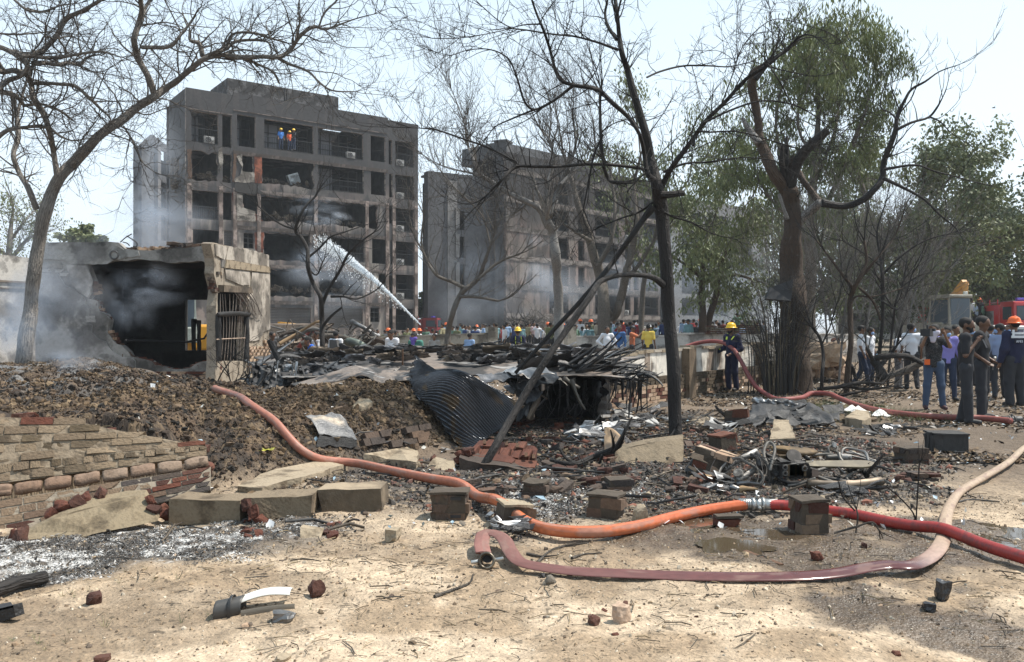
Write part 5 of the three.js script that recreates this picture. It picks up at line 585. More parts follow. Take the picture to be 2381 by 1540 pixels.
wpart(w,'spar',surf(bil(P(1395,960,13.6),P(1420,960,15.2),P(1420,872,15.4),P(1400,872,13.5),(p,u,v)=>{p.x +=(fbm(u*5,v*5,3,19)- .5)*.35;return p;}),12,14,.03),WM.strip);
wpart(w,'beam',boxUV(bar(P(1243,902,12.9),P(1275,884,14.2),.20,.13)),mat(.10,.085,.075,.6,{map:blotch}));wpart(w,'beam',boxUV(bar(P(1275,886,13.6),P(1330,884,14.6),.12,.10)),WM.dark);
{const pts=[[1243,903],[1250,925],[1240,950],[1228,975]].map(([x,y],i)=>P(x,y,12.8 - i*.05));wpart(w,'bracket_arm',tube(resample(pts,10),(t)=>.075 - t*.03,6,{flat:.5}),WM.tan);wpart(w,'bracket_arm',bar(P(1238,908,12.75),P(1272,928,12.8),.05,.02),WM.tan);wpart(w,'bracket_arm',bar(P(1270,926,12.8),P(1248,948,12.8),.04,.02),WM.grey);const t=new THREE.TorusGeometry(.045,.018,6,14);const p=P(1234,968,12.7);t.translate(p.x,p.y,p.z);wpart(w,'lug',t,WM.tan);}
for(const[a,b]of[[[1310,878],[1345,912]],[[1330,882],[1338,960]],[[1300,880],[1322,895]]]){const g=ribbon(r,P(...a,13.0),P(...b,13.0).sub(P(...a,13.0)).normalize(),P(...b,13).distanceTo(P(...a,13)),.05,.6);wpart(w,'torn_edge',g,mat(.34,.31,.26,.7,{map:blotch}));}
for(let i=0;i<30;i++){const p=P(lerp(1260,1410,r()),lerp(890,950,r()),13.3 + r()*1.2);wpart(w,'hanging_wire',ribbon(r,p,V((r()- .5)*.8,-1,(r()- .5)*.5).normalize(),.2 + r()*.5,.008 + r()*.01,1.2),r()<.75?WM.strip:WM.grey);}
for(const[q,m]of[[[[1105,878],[1200,868],[1210,880],[1120,892]],WM.grey],[[[1150,880],[1205,874],[1245,895],[1195,905]],WM.strip2],[[[1165,862],[1250,860],[1290,872],[1190,878]],WM.silver],[[[1200,880],[1290,872],[1300,884],[1230,900]],WM.strip],[[[1170,900],[1240,896],[1262,918],[1215,940]],WM.grey],[[[1205,925],[1245,930],[1225,965],[1200,985]],WM.strip2]]){const[a,b,c,d]=q.map(([x,y],i)=>P(x,y,i<2?13.0:12.4));wpart(w,'torn_sheet',surf(bil(d,c,b,a,(p,u,v)=>{p.y +=(fbm(u*4 + q[0][0],v*3,3,5)- .5)*.16 + .05*Math.sin(v*3);return p;}),20,10,.008),m);}
for(const[a,b,s]of[[[735,835],[850,802],.07],[[760,836],[880,812],.04],[[620,838],[720,826],.05],[[900,838],[1010,830],.04],[[1150,812],[1260,800],.05],[[1290,820],[1340,796],.04]])wpart(w,'spar_strip',boxUV(bar(P(...a,16.2),P(...b,17),s,.02)),r()<.7?WM.silver:WM.grey);
wpart(w,'post',rod(P(936,850,13.9),P(936,812,13.9),.014),M.rust);
const hg=[];for(let i=0;i<6;i++)for(let j=0;j<4;j++){const p=at(.33 + i*.014,.06 + j*.035);const c=new THREE.CylinderGeometry(.02,.02,.006,8);c.translate(p.x,p.y + .012,p.z);hg.push(c);}for(const c of hg)wpart(w,'hole',c,M.black);
}
{
const r=rng(211),pt=tex(1024,1024,(u,v)=>{const a=fbm(u*4,v*4,4,3),b=fbm(u*30,v*30,3,9),br=ss(.57,.63,fbm(u*5 + 9,v*5,4,29))*(v>.72||(u>.5&&v<.35)||u<.18?1:.15);let c=mix3([.06,.064,.072],[.13,.137,.15],a);c=mix3(c,[.15,.115,.08],br);c=mix3(c,[.012,.012,.013],ss(.6,.5,v)*ss(.45,.35,Math.abs(u - .45))*ss(.4,.55,a)*.8);const k=.7 + .6*b;return[c[0]*k,c[1]*k,c[2]*k];});
const A=P(966,826,12.7),B=P(1212,948,11.9),C=P(1092,1046,11.0),D=P(957,922,11.75),n=B.clone().sub(A).cross(D.clone().sub(A)).normalize();if(n.z<0)n.negate();
const g=surf((u,v)=>{const le=A.clone().lerp(D,Math.min(1,v)),p=le.lerp(B.clone().lerp(C,v),u);p.addScaledVector(V(-.3,-.1,.2),0);const out=.30*Math.sin(u*Math.PI)*Math.sin(v*Math.PI)+ .04*Math.sin(v*3.1)- .09*Math.sin(u*6.2 + v*3);p.addScaledVector(n,out);const w=Math.abs(((u*.35 + v)*31)% 1 - .5)*2;p.addScaledVector(n,(w - .5)*.038);if(v>.995)p.addScaledVector(V(.3,-.6,0),(fbm(u*9,3,3,5)- .5)*.25);if(u<.005)p.addScaledVector(V(-1,0,0),(fbm(v*12,3,3,6)- .3)*.12);if(u>.995)p.addScaledVector(V(1,.3,0),(fbm(v*9,3,3,8)- .5)*.16);return p;},110,290);
solo('ribbed_panel','large curved black ribbed panel with brown scorch patches, leaning on the front of the wreck','panel',g,mat(1,1,1,.24,{map:pt,metal:.8}));
const p2=thing('metal_sheet','bent grey metal sheet with a pale streak, on the earth heap by the hose','metal sheet',hit(765,1030));const q=[[708,990],[782,986],[830,1042],[742,1030]].map(([x,y])=>hit(x,y).add(V(0,.11,0)));const st=tex(256,256,(u,v)=>{const a=fbm(u*5,v*5,4,3),s=ss(.28,.05,Math.abs(v - .62 - .05*Math.sin(u*6)));let c=mix3([.10,.10,.10],[.19,.19,.195],a);c=mix3(c,[.42,.35,.27],s*.8*ss(0,.15,u)*ss(1,.8,u));return c;});
wpart(p2,'sheet',surf(bil(q[3],q[2],q[1],q[0],(p,u,v)=>{p.y +=.05*Math.sin(v*3.1)+(fbm(u*5,v*5,3,2)- .5)*.07;return p;}),24,18,.012),mat(1,1,1,.5,{map:st,metal:.3,bump:grainB,bs:.01}));wpart(p2,'lower_flap',surf(bil(hit(735,1042).add(V(0,.03,0)),hit(828,1048).add(V(0,.03,0)),q[2].clone().add(V(0,-.02,0)),q[3].clone().add(V(0,-.02,0)),(p,u,v)=>{p.y +=(fbm(u*6,v*5,3,8)- .5)*.06;return p;}),18,6,.01),M.char);
}
function scrapHeap(name,label,x0,x1,y0,y1,n,seed,mats,sz,o={}){const r=rng(seed),c=hit((x0 + x1)/ 2,(y0 + y1)/ 2),t=thing(name,label,'debris',c);for(let i=0;i<n;i++){const p=hit(lerp(x0,x1,r()),lerp(y0,y1,r()));p.y +=.02 + r()*(o.h||.1);const d=V(1,(r()- .4)*(o.tilt||.5),(r()- .5)*1.2).normalize();if(r()<.5)d.x*=-1;wpart(t,o.piece||'scrap',r()<(o.sheet||.35)?surf(bil(p,p.clone().addScaledVector(d,sz*(.5 + r())),p.clone().addScaledVector(d,sz*(.5 + r())).add(V((r()- .5)*.1,r()*sz*.4,-sz*.3)),p.clone().add(V((r()- .5)*.1,r()*sz*.4,-sz*.35)),(q,u,v)=>{q.y +=(fbm(q.x*7,q.z*7,2,i)- .4)*sz*.35;return q;}),8,4,.006):ribbon(r,p,d,sz*(.5 + r()),.012 + r()*.03,.8),pick(mats,r));}return t;}
{const c=scrapHeap('panel_wreck','flattened black panel wreckage with a crumpled silver top edge, right of the standing trunk',1745,1955,968,1000,42,221,[WM.strip,WM.strip,WM.strip2,M.char],.38,{sheet:.6,h:.14});const r=rng(222);
const q=[[1738,985],[1945,992],[1905,966],[1750,962]].map(([x,y],i)=>hit(x,y + 4).add(V(0,i<2?.08:.22,0)));wpart(c,'panel',surf(bil(q[0],q[1],q[2],q[3],(p,u,v)=>{p.y +=(fbm(u*7,v*3,3,2)- .5)*.16;p.z +=(fbm(u*9,v*3,3,6)- .5)*.15;return p;}),40,12,.02),mat(.035,.034,.036,.55,{map:blotch,bump:grainB,bs:.02}));
wpart(c,'silver_edge',surf((u,v)=>{const p=hit(lerp(1748,1890,u),968 + 6*u).add(V(0,.25 - .1*u,0));p.y +=v*.10 +(fbm(u*14,v*2,3,4)- .5)*.09;p.z +=(fbm(u*14,v*4,2,14)- .5)*.12;return p;},40,5,.008),WM.silver);
scrapHeap('grate_wreck','flat black grid of burnt metal scraps on the tan dirt behind the dark block',2010,2110,1000,1018,46,223,[WM.strip,WM.strip2,M.char,WM.silver],.16,{sheet:.3,h:.06});
scrapHeap('scrap_pile','pile of crumpled white and silver metal scraps under the torn right end of the wing',1340,1440,1005,1040,44,224,[WM.silver,M.ashWhite,WM.grey,WM.silver,WM.strip],.22,{sheet:.65,h:.12,tilt:.9});
scrapHeap('scrap_pile','scatter of black ribbons and wires between the wing wreck and the standing trunk',1420,1560,955,1010,60,225,[WM.strip,WM.strip,WM.strip2,WM.grey,M.ashWhite],.24,{sheet:.3,h:.08});
scrapHeap('scrap_pile','burnt black strips with pale sand beneath, just right of the standing trunk',1590,1720,965,1030,40,226,[WM.strip,WM.strip2,M.ashWhite,M.char],.22,{sheet:.25,h:.05});
scrapHeap('foil_scrap','crumpled silver foil over burnt lumps beside the hose, above the brass coupling',1160,1230,1240,1262,22,227,[WM.grey,WM.silver,M.char,M.charGloss],.10,{sheet:.7,h:.10,tilt:1});
scrapHeap('scrap_pile','black shards and bent wires under the burnt motorcycle front wheel',1640,1720,1110,1150,30,228,[WM.strip,WM.strip2,WM.silver,M.wood],.18,{sheet:.2,h:.05});
scrapHeap('scrap_pile','charred twisted strips at the foot of the motorcycle wreck, nearest the red hose',1920,2020,1140,1160,16,229,[WM.strip,WM.grey,M.charGloss],.2,{sheet:.3,h:.03});
{const p=thing('metal_plate','bent tan metal plate with punched holes lying among the white scraps','metal plate',hit(1440,1045));wpart(p,'plate',surf(bil(hit(1405,1060).add(V(0,.03,0)),hit(1465,1065).add(V(0,.03,0)),hit(1450,1040).add(V(0,.1,0)),hit(1405,1018).add(V(0,.16,0)),(q,u,v)=>{q.y +=.05*Math.sin(u*3);return q;}),14,10,.008),mat(.42,.29,.17,.6,{map:blotch}));}
{const p=thing('tan_board','pale tan board half buried in ash, right of the standing trunk','board',hit(1650,985));wpart(p,'board',boxUV(prism(jag3(r,[hit(1595,992),hit(1690,998),hit(1680,975),hit(1610,972)].map((q)=>q.add(V(0,.03,0))),.05,.15),V(0,-.03,0))),mat(.42,.34,.24,.9,{map:blotch}));}}
// ---------- broken masonry ----------
{const r=rng(301);
const frogs=Array.from({length:4},()=>{let g=brickGeo(r,.008);g.rotateX(Math.PI / 2);return g;});
function lump(name,label,cx,cy,wpx,hpx,o={}){const p=hit(cx,cy),d=-p.z,w=wpx / F*d,hgt=hpx / F*d*(o.hk||1);const t=thing(name,label,o.cat||'brick block',p,o);const cols=o.cols||Math.max(1,Math.round(w / .23)),rows=o.rows||Math.max(1,Math.round(hgt / .085)),deep=o.deep||2;t.rotation.set((o.rx||0),o.yaw||0,o.rz||0);
for(let j=0;j<rows;j++)for(let i=0;i<cols;i++)for(let k=0;k<deep;k++){if(o.skip&&o.skip(i,j,k))continue;const m=part(t,'brick',pick(BV,r),pick(o.mats||bricksDark,r));const bw=w / cols,bh=hgt / rows;m.scale.set((bw - .008)/ .23,(bh - .007)/ .075,1);m.position.set((i + .5 - cols / 2 +(j % 2?.12:-.05))*bw,(j + .5)*bh - .01,-k*.12 +(r()- .5)*.015);m.rotation.y=(r()- .5)*.06;}
if(o.mortar!==false)part(t,'mortar',boxUV(rough(new THREE.BoxGeometry(w*.93,hgt*.93,deep*.12 - .02,3,3,2).translate(0,hgt*.48,-(deep - 1)*.06),r,.02,7)),o.mm||M.concDark);
if(o.top){const g=rough(new THREE.BoxGeometry(w*1.02,.02,deep*.125,5,1,4).translate(0,hgt + .004,-(deep - 1)*.06),r,.02,9);part(t,'mortar_cap',boxUV(flat(g)),o.top);}
if(o.holes)for(const[x,y]of o.holes){const g=new THREE.BoxGeometry(.085,.022,.012);g.translate(x*w,y*hgt,.062);part(t,'frog_mark',g,M.black);}
return t;}
lump('brick_block','block of four sooty frogged bricks under the pink hose, left of centre',1045,1208,84,62,{cols:2,rows:3,mats:[bricksBrown[2],bricksDark[2],bricksDark[0]],holes:[[.2,.83],[.2,.17]],top:M.concDark,yaw:-.06,skip:(i,j,k)=>false});
lump('brick_block','upright block of bricks with a grey top, standing across the red hose beside the coupling',1890,1238,68,74,{cols:1,rows:3,mats:[bricksBrown[0],bricksRed[3],bricksBrown[1]],top:M.concDark,yaw:.1,deep:2});
lump('brick_block','square mortared brick block with pale right face, in the ash above the orange hose',1405,1203,74,50,{cols:1,rows:2,mats:[bricksDark[2],bricksBrown[2]],top:M.concDark,yaw:-.45,deep:2});
lump('brick_block','largest black charred masonry block on the tan dirt at the right',2210,1052,78,42,{cols:1,rows:1,mats:[M.soot],top:M.soot,yaw:-.12,deep:3,mm:M.soot});
lump('brick_block','sooty red brick block beside the charred masonry block',2128,1078,62,38,{cols:2,rows:3,mats:bricksDark.concat([bricksRed[3]]),yaw:.2});
lump('brick_block','low pair of broken dark bricks in front of the sooty red block',2150,1118,60,20,{cols:2,rows:2,mats:bricksDark.concat([bricksRed[3]]),yaw:.1,mortar:false});
lump('brick_block','bright red brick block tilted on the char, right of the standing trunk foot',1690,1052,50,40,{cols:1,rows:2,mats:bricksRed,yaw:.5,rz:.12,top:bricksRed[2]});
lump('brick_block','angular red and sooty brick lump beside the black panel wreckage',1712,988,48,36,{cols:1,rows:2,mats:bricksRed.concat(bricksDark),yaw:-.4,rz:.1});
lump('brick_block','tilted chunk of orange bricks with a sooty plaster face, beside the motorcycle wheel',1645,1108,88,66,{cols:2,rows:4,mats:bricksRed.concat(bricksBuff),rz:-.25,yaw:-.5,deep:2});
{const t=thing('plaster_face','sooty black plaster slab on the orange brick chunk by the motorcycle','plaster slab',hit(1620,1080));wpart(t,'slab',boxUV(rough(prism([P(1592,1095,8.9),P(1625,1050,9.1),P(1662,1048,9.1),P(1655,1100,8.9)],V(.02,.02,-.08)),r,.03,6)),M.soot);}
lump('brick','single red brick lying in the wet mud under the coupling',1694,1224,62,22,{cols:1,rows:1,cat:'brick',mats:[bricksRed[0]],top:M.concDark,mortar:false,deep:1,yaw:.1});
lump('brick_block','chipped brick with a pale top propped under the orange hose',1196,1228,70,52,{cols:1,rows:2,mats:[bricksRed[3],bricksBrown[0]],rz:-.12,yaw:.3,top:M.concTan});
lump('brick_block','small dark brick block in the ash behind the square brick block',1243,1156,52,32,{cols:1,rows:2,mats:bricksDark,yaw:-.3,top:M.concDark});
lump('brick','dark brick standing on edge in the ash below the big slab',1440,1142,56,30,{cols:1,rows:2,mats:bricksDark,yaw:.15,cat:'brick'});
{const t=thing('brick_slab','fallen slab of red frogged bricks on broken masonry, under the foot of the leaning limb','brick slab',hit(1160,1100));const a=P(1085,1075,9.55),b=P(1250,1085,9.45),c=P(1245,1035,10.1),d=P(1110,1022,10.3);
brickPatch(t,a,b,c,d,3,r,{depth:.09,proud:.05,tilt:.14,header:(j)=>j!==0,mat:(s,tt,q)=>pick(bricksRed.slice(0,3),q),var:BV});
for(const[s,tt]of[[.16,.78],[.33,.8],[.52,.8],[.7,.75],[.3,.42],[.84,.35],[.95,.3]]){const p=a.clone().lerp(b,s).lerp(d.clone().lerp(c,s),tt);const g=new THREE.BoxGeometry(.035,.02,.08);g.rotateX(.5);g.translate(p.x,p.y + .035,p.z + .03);wpart(t,'frog_mark',g,M.rust);}
wpart(t,'plaster_back',boxUV(rough(prism(jag3(r,[P(1068,1062,9.5),P(1120,1078,9.35),P(1180,1085,9.3),P(1240,1097,9.3),P(1240,1112,9.3),P(1100,1105,9.35),P(1066,1090,9.5)],.03,.1),V(.02,.03,-.55)),r,.03,6)),bricksDark[1]);
for(let i=0;i<7;i++){const m=part(t,'broken_brick',chunk(r,.13,.08,.1,3),pick(bricksRed,r));m.position.copy(P(1068 + r()*26,1040 + r()*45,9.7).sub(ORG.get(t)));m.rotation.y=r()*3;}}
const slabM=mat(.21,.165,.105,.95,{map:blotch2,bump:grainB,bs:.014}),slabD=mat(.19,.148,.098,.95,{map:blotch2,bump:grainB,bs:.014}),kerbM=mat(.19,.145,.095,.95,{map:blotch2,bump:grainB,bs:.016});
function slab(name,label,pts,off,m,o={}){const g=prism(jag3(r,pts,o.jag||.03,.12),off);const t=thing(name,label,o.cat||'concrete slab',pts.reduce((s,p)=>s.add(p),V(0,0,0)).multiplyScalar(1 / pts.length).setY(H(pts[0].x,pts[0].z)));wpart(t,'slab',boxUV(g),m);if(o.bricks)for(const[x,y,d,s]of o.bricks){const k=part(t,'broken_brick',chunk(r,.12*s,.075*s,.09*s,3),pick(o.bm||bricksRed,r));k.position.copy(P(x,y,d).sub(ORG.get(t)));k.rotation.set(r(),r()*3,r());}return t;}
slab('concrete_slab','big tan concrete slab leaning at the foot of the standing trunk',[P(1430,1046,9.75),P(1500,1032,9.85),P(1588,1020,9.95),P(1590,1060,9.7),P(1582,1098,9.45),P(1560,1108,9.35),P(1480,1118,9.2),P(1462,1096,9.4),P(1432,1088,9.5)],V(.03,.03,-.16),slabD,{jag:.02});
slab('concrete_slab','long tan plastered slab with a broken red edge, leaning on the brick wall at the left',[P(48,1280,6.12),P(60,1240,6.4),P(118,1208,6.5),P(170,1190,6.6),P(215,1165,6.75),P(290,1152,6.9),P(335,1150,6.9),P(352,1180,6.8),P(366,1212,6.7),P(290,1228,6.55),P(180,1252,6.35)],V(-.02,.02,-.09),slabM,{jag:.012,bricks:[[52,1250,6.25,1],[150,1185,6.7,1.1],[180,1172,6.75,1.1],[240,1156,6.85,.9],[350,1165,6.85,.7],[358,1190,6.8,.8],[40,1245,6.3,.8],[200,1165,6.8,.8],[120,1200,6.6,.8]]});
const kerb=(label,q,m)=>{const[a,b,c,d,e,f]=q;const t=thing('kerb_block',label,'kerb block',a.clone().lerp(b,.5).setY(H(a.x,a.z)),{});wpart(t,'block',boxUV(rough(prism(jag3(r,[a,b,c,d],.012,.12),e),r,.02,5)),m);if(f)for(const[x,y,dd,s]of f){const k=part(t,'broken_brick',chunk(r,.10*s,.085*s,.08*s,3),pick(bricksRed,r));k.position.copy(P(x,y,dd).sub(ORG.get(t)));k.rotation.set(r(),r()*3,r());}return t;};
kerb('first dark kerb block from the left, beside the leaning tan slab',[P(392,1222,6.85),P(556,1222,6.85),P(556,1166,6.85),P(392,1162,6.85),V(.03,.0,-.34),[[388,1200,6.95,1],[385,1180,7,.9]]],kerbM);
kerb('middle dark kerb block with a broken red corner',[P(600,1222,6.85),P(722,1214,6.95),P(726,1152,6.95),P(566,1160,6.85),V(.0,.0,-.34),[[590,1195,6.83,1.1],[575,1175,6.85,1],[600,1215,6.8,.9]]],kerbM);
kerb('third kerb block from the left, paler and nearest the hose',[P(752,1200,7.1),P(890,1184,7.2),P(886,1136,7.2),P(738,1140,7.1),V(.0,.0,-.34)],mat(.30,.235,.16,.95,{map:blotch,bump:grainB,bs:.012}));
slab('pavement_slab','long pale worn slab lying flat on earth behind the kerb blocks',[hit(552,1146),hit(620,1112),hit(700,1092),hit(790,1074),hit(808,1092),hit(700,1125),hit(610,1150)].map((p)=>p.add(V(0,.06,0))),V(0,-.09,0),M.concTan,{cat:'slab'});
slab('pavement_slab','pale flat slab behind the hose, right of the long worn slab',[hit(845,1070),hit(960,1052),hit(972,1062),hit(968,1090),hit(900,1082)].map((p)=>p.add(V(0,.07,0))),V(0,-.09,0),M.concTan,{cat:'slab'});
slab('pavement_slab','pale broken slab with a stepped corner, left of the red frogged brick slab',[P(980,1100,9.3),P(1010,1062,9.7),P(1055,1072,9.6),P(1058,1092,9.4),P(1032,1098,9.35),P(1030,1114,9.2),P(1012,1118,9.15)],V(.02,-.08,-.03),M.concTan,{cat:'slab',bricks:[[1040,1104,9.3,.8],[1005,1072,9.7,.8],[1046,1098,9.3,.6]]});
slab('concrete_chunk','small flat grey concrete piece standing in the ash below the kerb blocks',[P(698,1258,6.3),P(698,1226,6.4),P(748,1234,6.4),P(740,1256,6.3)],V(.01,.01,-.04),M.concTan,{cat:'concrete piece'});
slab('stone','flat angular grey stone lying on the earth heap below the wing',[hit(820,955),hit(835,938),hit(858,938),hit(866,946),hit(850,958)].map((p)=>p.add(V(0,.06,0))),V(0,-.07,0),M.concTan,{cat:'stone'});
slab('concrete_chunk','tan chunk with a broken red end on the dirt beyond the black panel wreckage',[hit(1965,990),hit(1990,970),hit(2020,974),hit(2026,992),hit(2005,998)].map((p)=>p.add(V(0,.14,0))),V(0,-.16,0),M.concTan,{cat:'concrete piece'});
slab('concrete_chunk','tan tilted chunk just behind the burnt motorcycle',[hit(1790,1030),hit(1800,1006),hit(1835,1008),hit(1850,1028)].map((p,i)=>p.add(V(0,i===1||i===2?.2:.05,0))),V(0,-.1,0),M.concTan,{cat:'concrete piece'});
const st=(label,x,y,w,h,m,o={})=>{const p=hit(x,y + h / 2),d=-p.z;const s=new THREE.Mesh(chunk(r,w / F*d,h / F*d*1.3,w / F*d*.8,4),m);s.name=numbered(o.name||'stone');s.position.copy(p).add(V(0,-.008,0));s.rotation.y=r()*6;s.userData={label,category:o.cat||'stone'};if(o.group)s.userData.group=o.group;s.castShadow=s.receiveShadow=true;scene.add(s);return s;};
st('larger rounded tan and red stone on the pale sand near the bottom',1445,1428,38,34,bricksBuff[2]);st('smaller dark red stone left of the tan stone on the sand',1380,1444,28,22,bricksRed[4]);st('tan angular stone with dark side on the sand below the ash',912,1246,40,28,M.concTan);st('reddish broken stone on the sand above the white duct piece',735,1370,34,36,bricksRed[3]);st('dark red stone on the sand left of the duct piece',218,1392,38,24,bricksRed[3]);st('grey pointed stone beside the square brick block above the orange hose',1488,1198,34,36,M.concTan);
st('small round tan stone below the duct piece',570,1456,18,14,bricksBuff[1]);st('brown stone on the sand near the bottom edge left',238,1532,30,16,bricksRed[4]);st('small red brick chip beyond the wet mud',1900,1295,26,20,bricksRed[0],{name:'brick_chip',cat:'brick chip'});st('dark red chip on wet mud beside the flat hose',2010,1268,16,12,bricksRed[3],{name:'brick_chip',cat:'brick chip'});st('black crumpled lump in the mud right of the hose fold',2190,1375,34,40,M.charGloss,{name:'charred_lump',cat:'charred lump'});st('smaller black lump below the crumpled one on the mud',2160,1412,34,22,M.charGloss,{name:'charred_lump',cat:'charred lump'});st('pale stone on the sand near the bottom centre',655,1530,36,14,M.concTan);st('grey pale stones pair below the brass coupling',1278,1350,24,20,M.conc);st('black stone right of the pair of pale stones',1262,1338,14,10,M.char);st('reddish flat stone at bottom right',2085,1520,18,12,bricksRed[2]);
const strew=(n,x0,x1,y0,y1,s0,s1,mats,label,group,name='broken_brick')=>{for(let i=0;i<n;i++){const p=hit(lerp(x0,x1,r()),lerp(y0,y1,r()));const s=lerp(s0,s1,r()*r());const whole=s1>.75&&r()<.4;const g=whole?pick(BV,r):chunk(r,.17*s,.09*s,.12*s,3);const m=new THREE.Mesh(g,pick(mats,r));if(whole)m.scale.setScalar(.72 + .25*r());m.name=numbered(name);m.position.copy(p).add(V(0,whole?.03:-.01,0));m.rotation.set((r()- .5)*.6,r()*6,(r()- .5)*.6);m.userData={label,category:'brick',group};m.castShadow=m.receiveShadow=true;scene.add(m);}};
strew(26,1260,1460,1030,1075,.8,1.3,bricksRed.concat(bricksDark),'broken red brick between the frogged brick slab and the big tan slab','broken bricks before the wing hollow');
strew(22,1270,1460,1085,1150,.7,1.3,bricksDark.concat([bricksRed[3],bricksBrown[0]]),'sooty broken brick in the char below the big tan slab','sooty bricks below the tan slab');
strew(14,1090,1240,1120,1165,.5,1,bricksDark.concat(bricksBrown),'small sooty brick piece in the ash above the pink hose','sooty brick pieces above the hose');
strew(18,1560,1700,990,1050,.6,1.1,bricksRed.concat(bricksDark),'broken red brick around the foot of the standing trunk','broken bricks round the standing trunk');
strew(12,1540,1660,1110,1150,.6,1.0,bricksRed.slice(2).concat(bricksDark),'broken brick at the left of the burnt motorcycle','broken bricks left of the motorcycle');
strew(10,1200,1330,985,1030,.8,1.3,bricksRed,'red brick in the shade of the wing hollow','bricks in the wing hollow');
strew(8,2060,2160,1075,1125,.5,.9,bricksRed.slice(3).concat(bricksDark),'broken dark brick near the charred masonry blocks','broken bricks by the charred blocks');
strew(9,1950,2060,905,985,.7,1.1,bricksRed.slice(2).concat(bricksTan),'broken brick on the dirt beside the long red hose','broken bricks beside the far hose');
strew(9,560,620,1212,1250,.3,.6,bricksRed,'red brick shard below the kerb blocks','red shards below the kerb blocks');strew(6,740,800,1215,1250,.3,.6,bricksRed,'red brick shard right of the small grey concrete piece','red shards beside the grey piece');
strew(14,730,1010,950,1060,.35,.8,bricksBrown.concat(bricksTan),'brown stone half sunk in the earth heap','stones on the earth heap','stone');
strew(16,380,1250,1235,1400,.18,.34,bricksBuff.concat(bricksDark),'small stone lying loose on the sand','small stones on the sand','stone');strew(20,1300,2340,1350,1520,.14,.3,bricksBuff.concat(bricksRed),'small pebble on the sand in the right foreground','pebbles in the right foreground','stone');
{const t=thing('buried_brickwork','three worn brown brick courses showing through the earth heap below the ribbed panel','brickwork',hit(920,1030));const o=V(0,.02,0.05);brickPatch(t,hit(840,1055).add(o),hit(1000,1030).add(o),hit(1000,1030).add(V(0,.24,-.1)),hit(850,1050).add(V(0,.2,-.1)),3,r,{mat:(s,tt,q)=>pick(bricksDark.concat([bricksBrown[2]]),q),depth:.14,proud:.03,keep:(s,tt,j,q)=>q()<.75});}
{const t=thing('brick_rubble','heap of pink broken bricks and toppled brick fragment behind the burnt trunk','rubble',gp(1915,27));for(let i=0;i<110;i++){const a=r(),p=P(1872 + r()*95,868 - a*48*Math.sin(3.1*clamp((r()+ .2)/ 1.2)),26 + a*2.2);const m=part(t,'broken_brick',r()<.5?pick(BV,r):chunk(r,.3,.2,.25,3),pick(r()<.7?bricksBuff:bricksRed,r));m.position.copy(p.sub(ORG.get(t)));m.rotation.set(r()*2,r()*6,r()*2);}
brickPatch(t,P(1918,822,27),P(1938,818,26.8),P(1950,786,27.6),P(1935,786,27.8),7,r,{mat:(s,tt,q)=>pick(q()<.6?bricksRed:bricksBuff,q),depth:.2,proud:.06,tilt:.05});
for(const[x,y,s]of[[1925,838,1],[1905,850,.7],[1890,858,.6],[1945,850,.6]]){const m=part(t,'concrete_lump',chunk(r,1.0*s,.6*s,.6,4),bricksBuff[0]);m.position.copy(P(x,y,26).sub(ORG.get(t)));m.rotation.y=r()*3;}wpart(t,'plank',boxUV(bar(P(1922,842,25.9),P(1965,820,27),.3,.06)),mat(.24,.20,.16,.9,{map:grain}));}
{const d=21;const o2={...SAP,mat:M.barkBlack,k:3,len:.9,floating:true};tree('fallen_tree','fallen black burnt tree lying across the dirt behind the far hose','fallen tree',d,[L(D1,[[2055,882,26],[2040,850,18],[2030,838,15],[2060,828,14],[2110,830,14],[2145,845,10],[2170,862,6]],{from:.2}),L(D1,[[2042,855,14],[2065,830,10],[2085,805,6]],{}),L(D1,[[2030,838,10],[2020,815,8],[2014,800,5]],{}),L(D1,[[1990,880,8],[1980,850,8],[1968,842,6],[1980,865,5]],{}),L(D1,[[2045,885,16],[2080,870,16],[2110,860,18],[2160,835,14]],{mat:M.bark,k:1})],{...o2,seed:311});
tree('fallen_branches','low heap of burnt sticks lying round the saplings behind the far hose','branches',20,[L(D1,[[1900,905,8],[1950,900,9],[2000,890,8],[2050,892,5]],{}),L(D1,[[1880,918,7],[1930,925,8],[1980,915,7],[2030,905,4]],{}),L(D1,[[1960,895,8],[2010,905,7],[2080,898,4]],{}),L(D1,[[1850,905,5],[1880,925,6],[1930,935,4]],{})],{...o2,seed:312,k:5});tree('fallen_branches','burnt sticks under the big tan slab, left of the standing trunk','branches',9.3,[L(D1,[[1280,1070,8],[1330,1080,12],[1380,1062,13],[1425,1048,16]],{}),L(D1,[[1300,1040,6],[1315,1065,7],[1340,1078,8]],{tip:false}),L(D1,[[1400,1060,8],[1390,1085,5],[1370,1100,3]],{}),L(D1,[[1425,1050,8],[1450,1010,9],[1470,970,4]],{tip:false})],{...o2,seed:313,k:1,len:.3,shoot:.006});
tree('brush_tangle','tangle of thin black twigs before the burnt hut window','brush',14.5,[L(D1,[[500,900,3],[520,860,3],[545,830,2]],{}),L(D1,[[540,905,3],[530,870,3],[510,845,2]],{}),L(D1,[[560,900,3],[580,865,3],[575,840,2]],{}),L(D1,[[520,900,3],[560,880,3],[600,860,2]],{})],{...o2,seed:314,k:8,len:.6,curl:1.2,shoot:.007});}
solo('charred_pole','smooth dark charred pole lying in white ash at the left edge','pole',tube(resample([hit(-20,1398).add(V(0,.05,0)),hit(40,1380).add(V(0,.06,0)),hit(104,1362).add(V(0,.05,0))],10),.042,10),M.barkBlack);
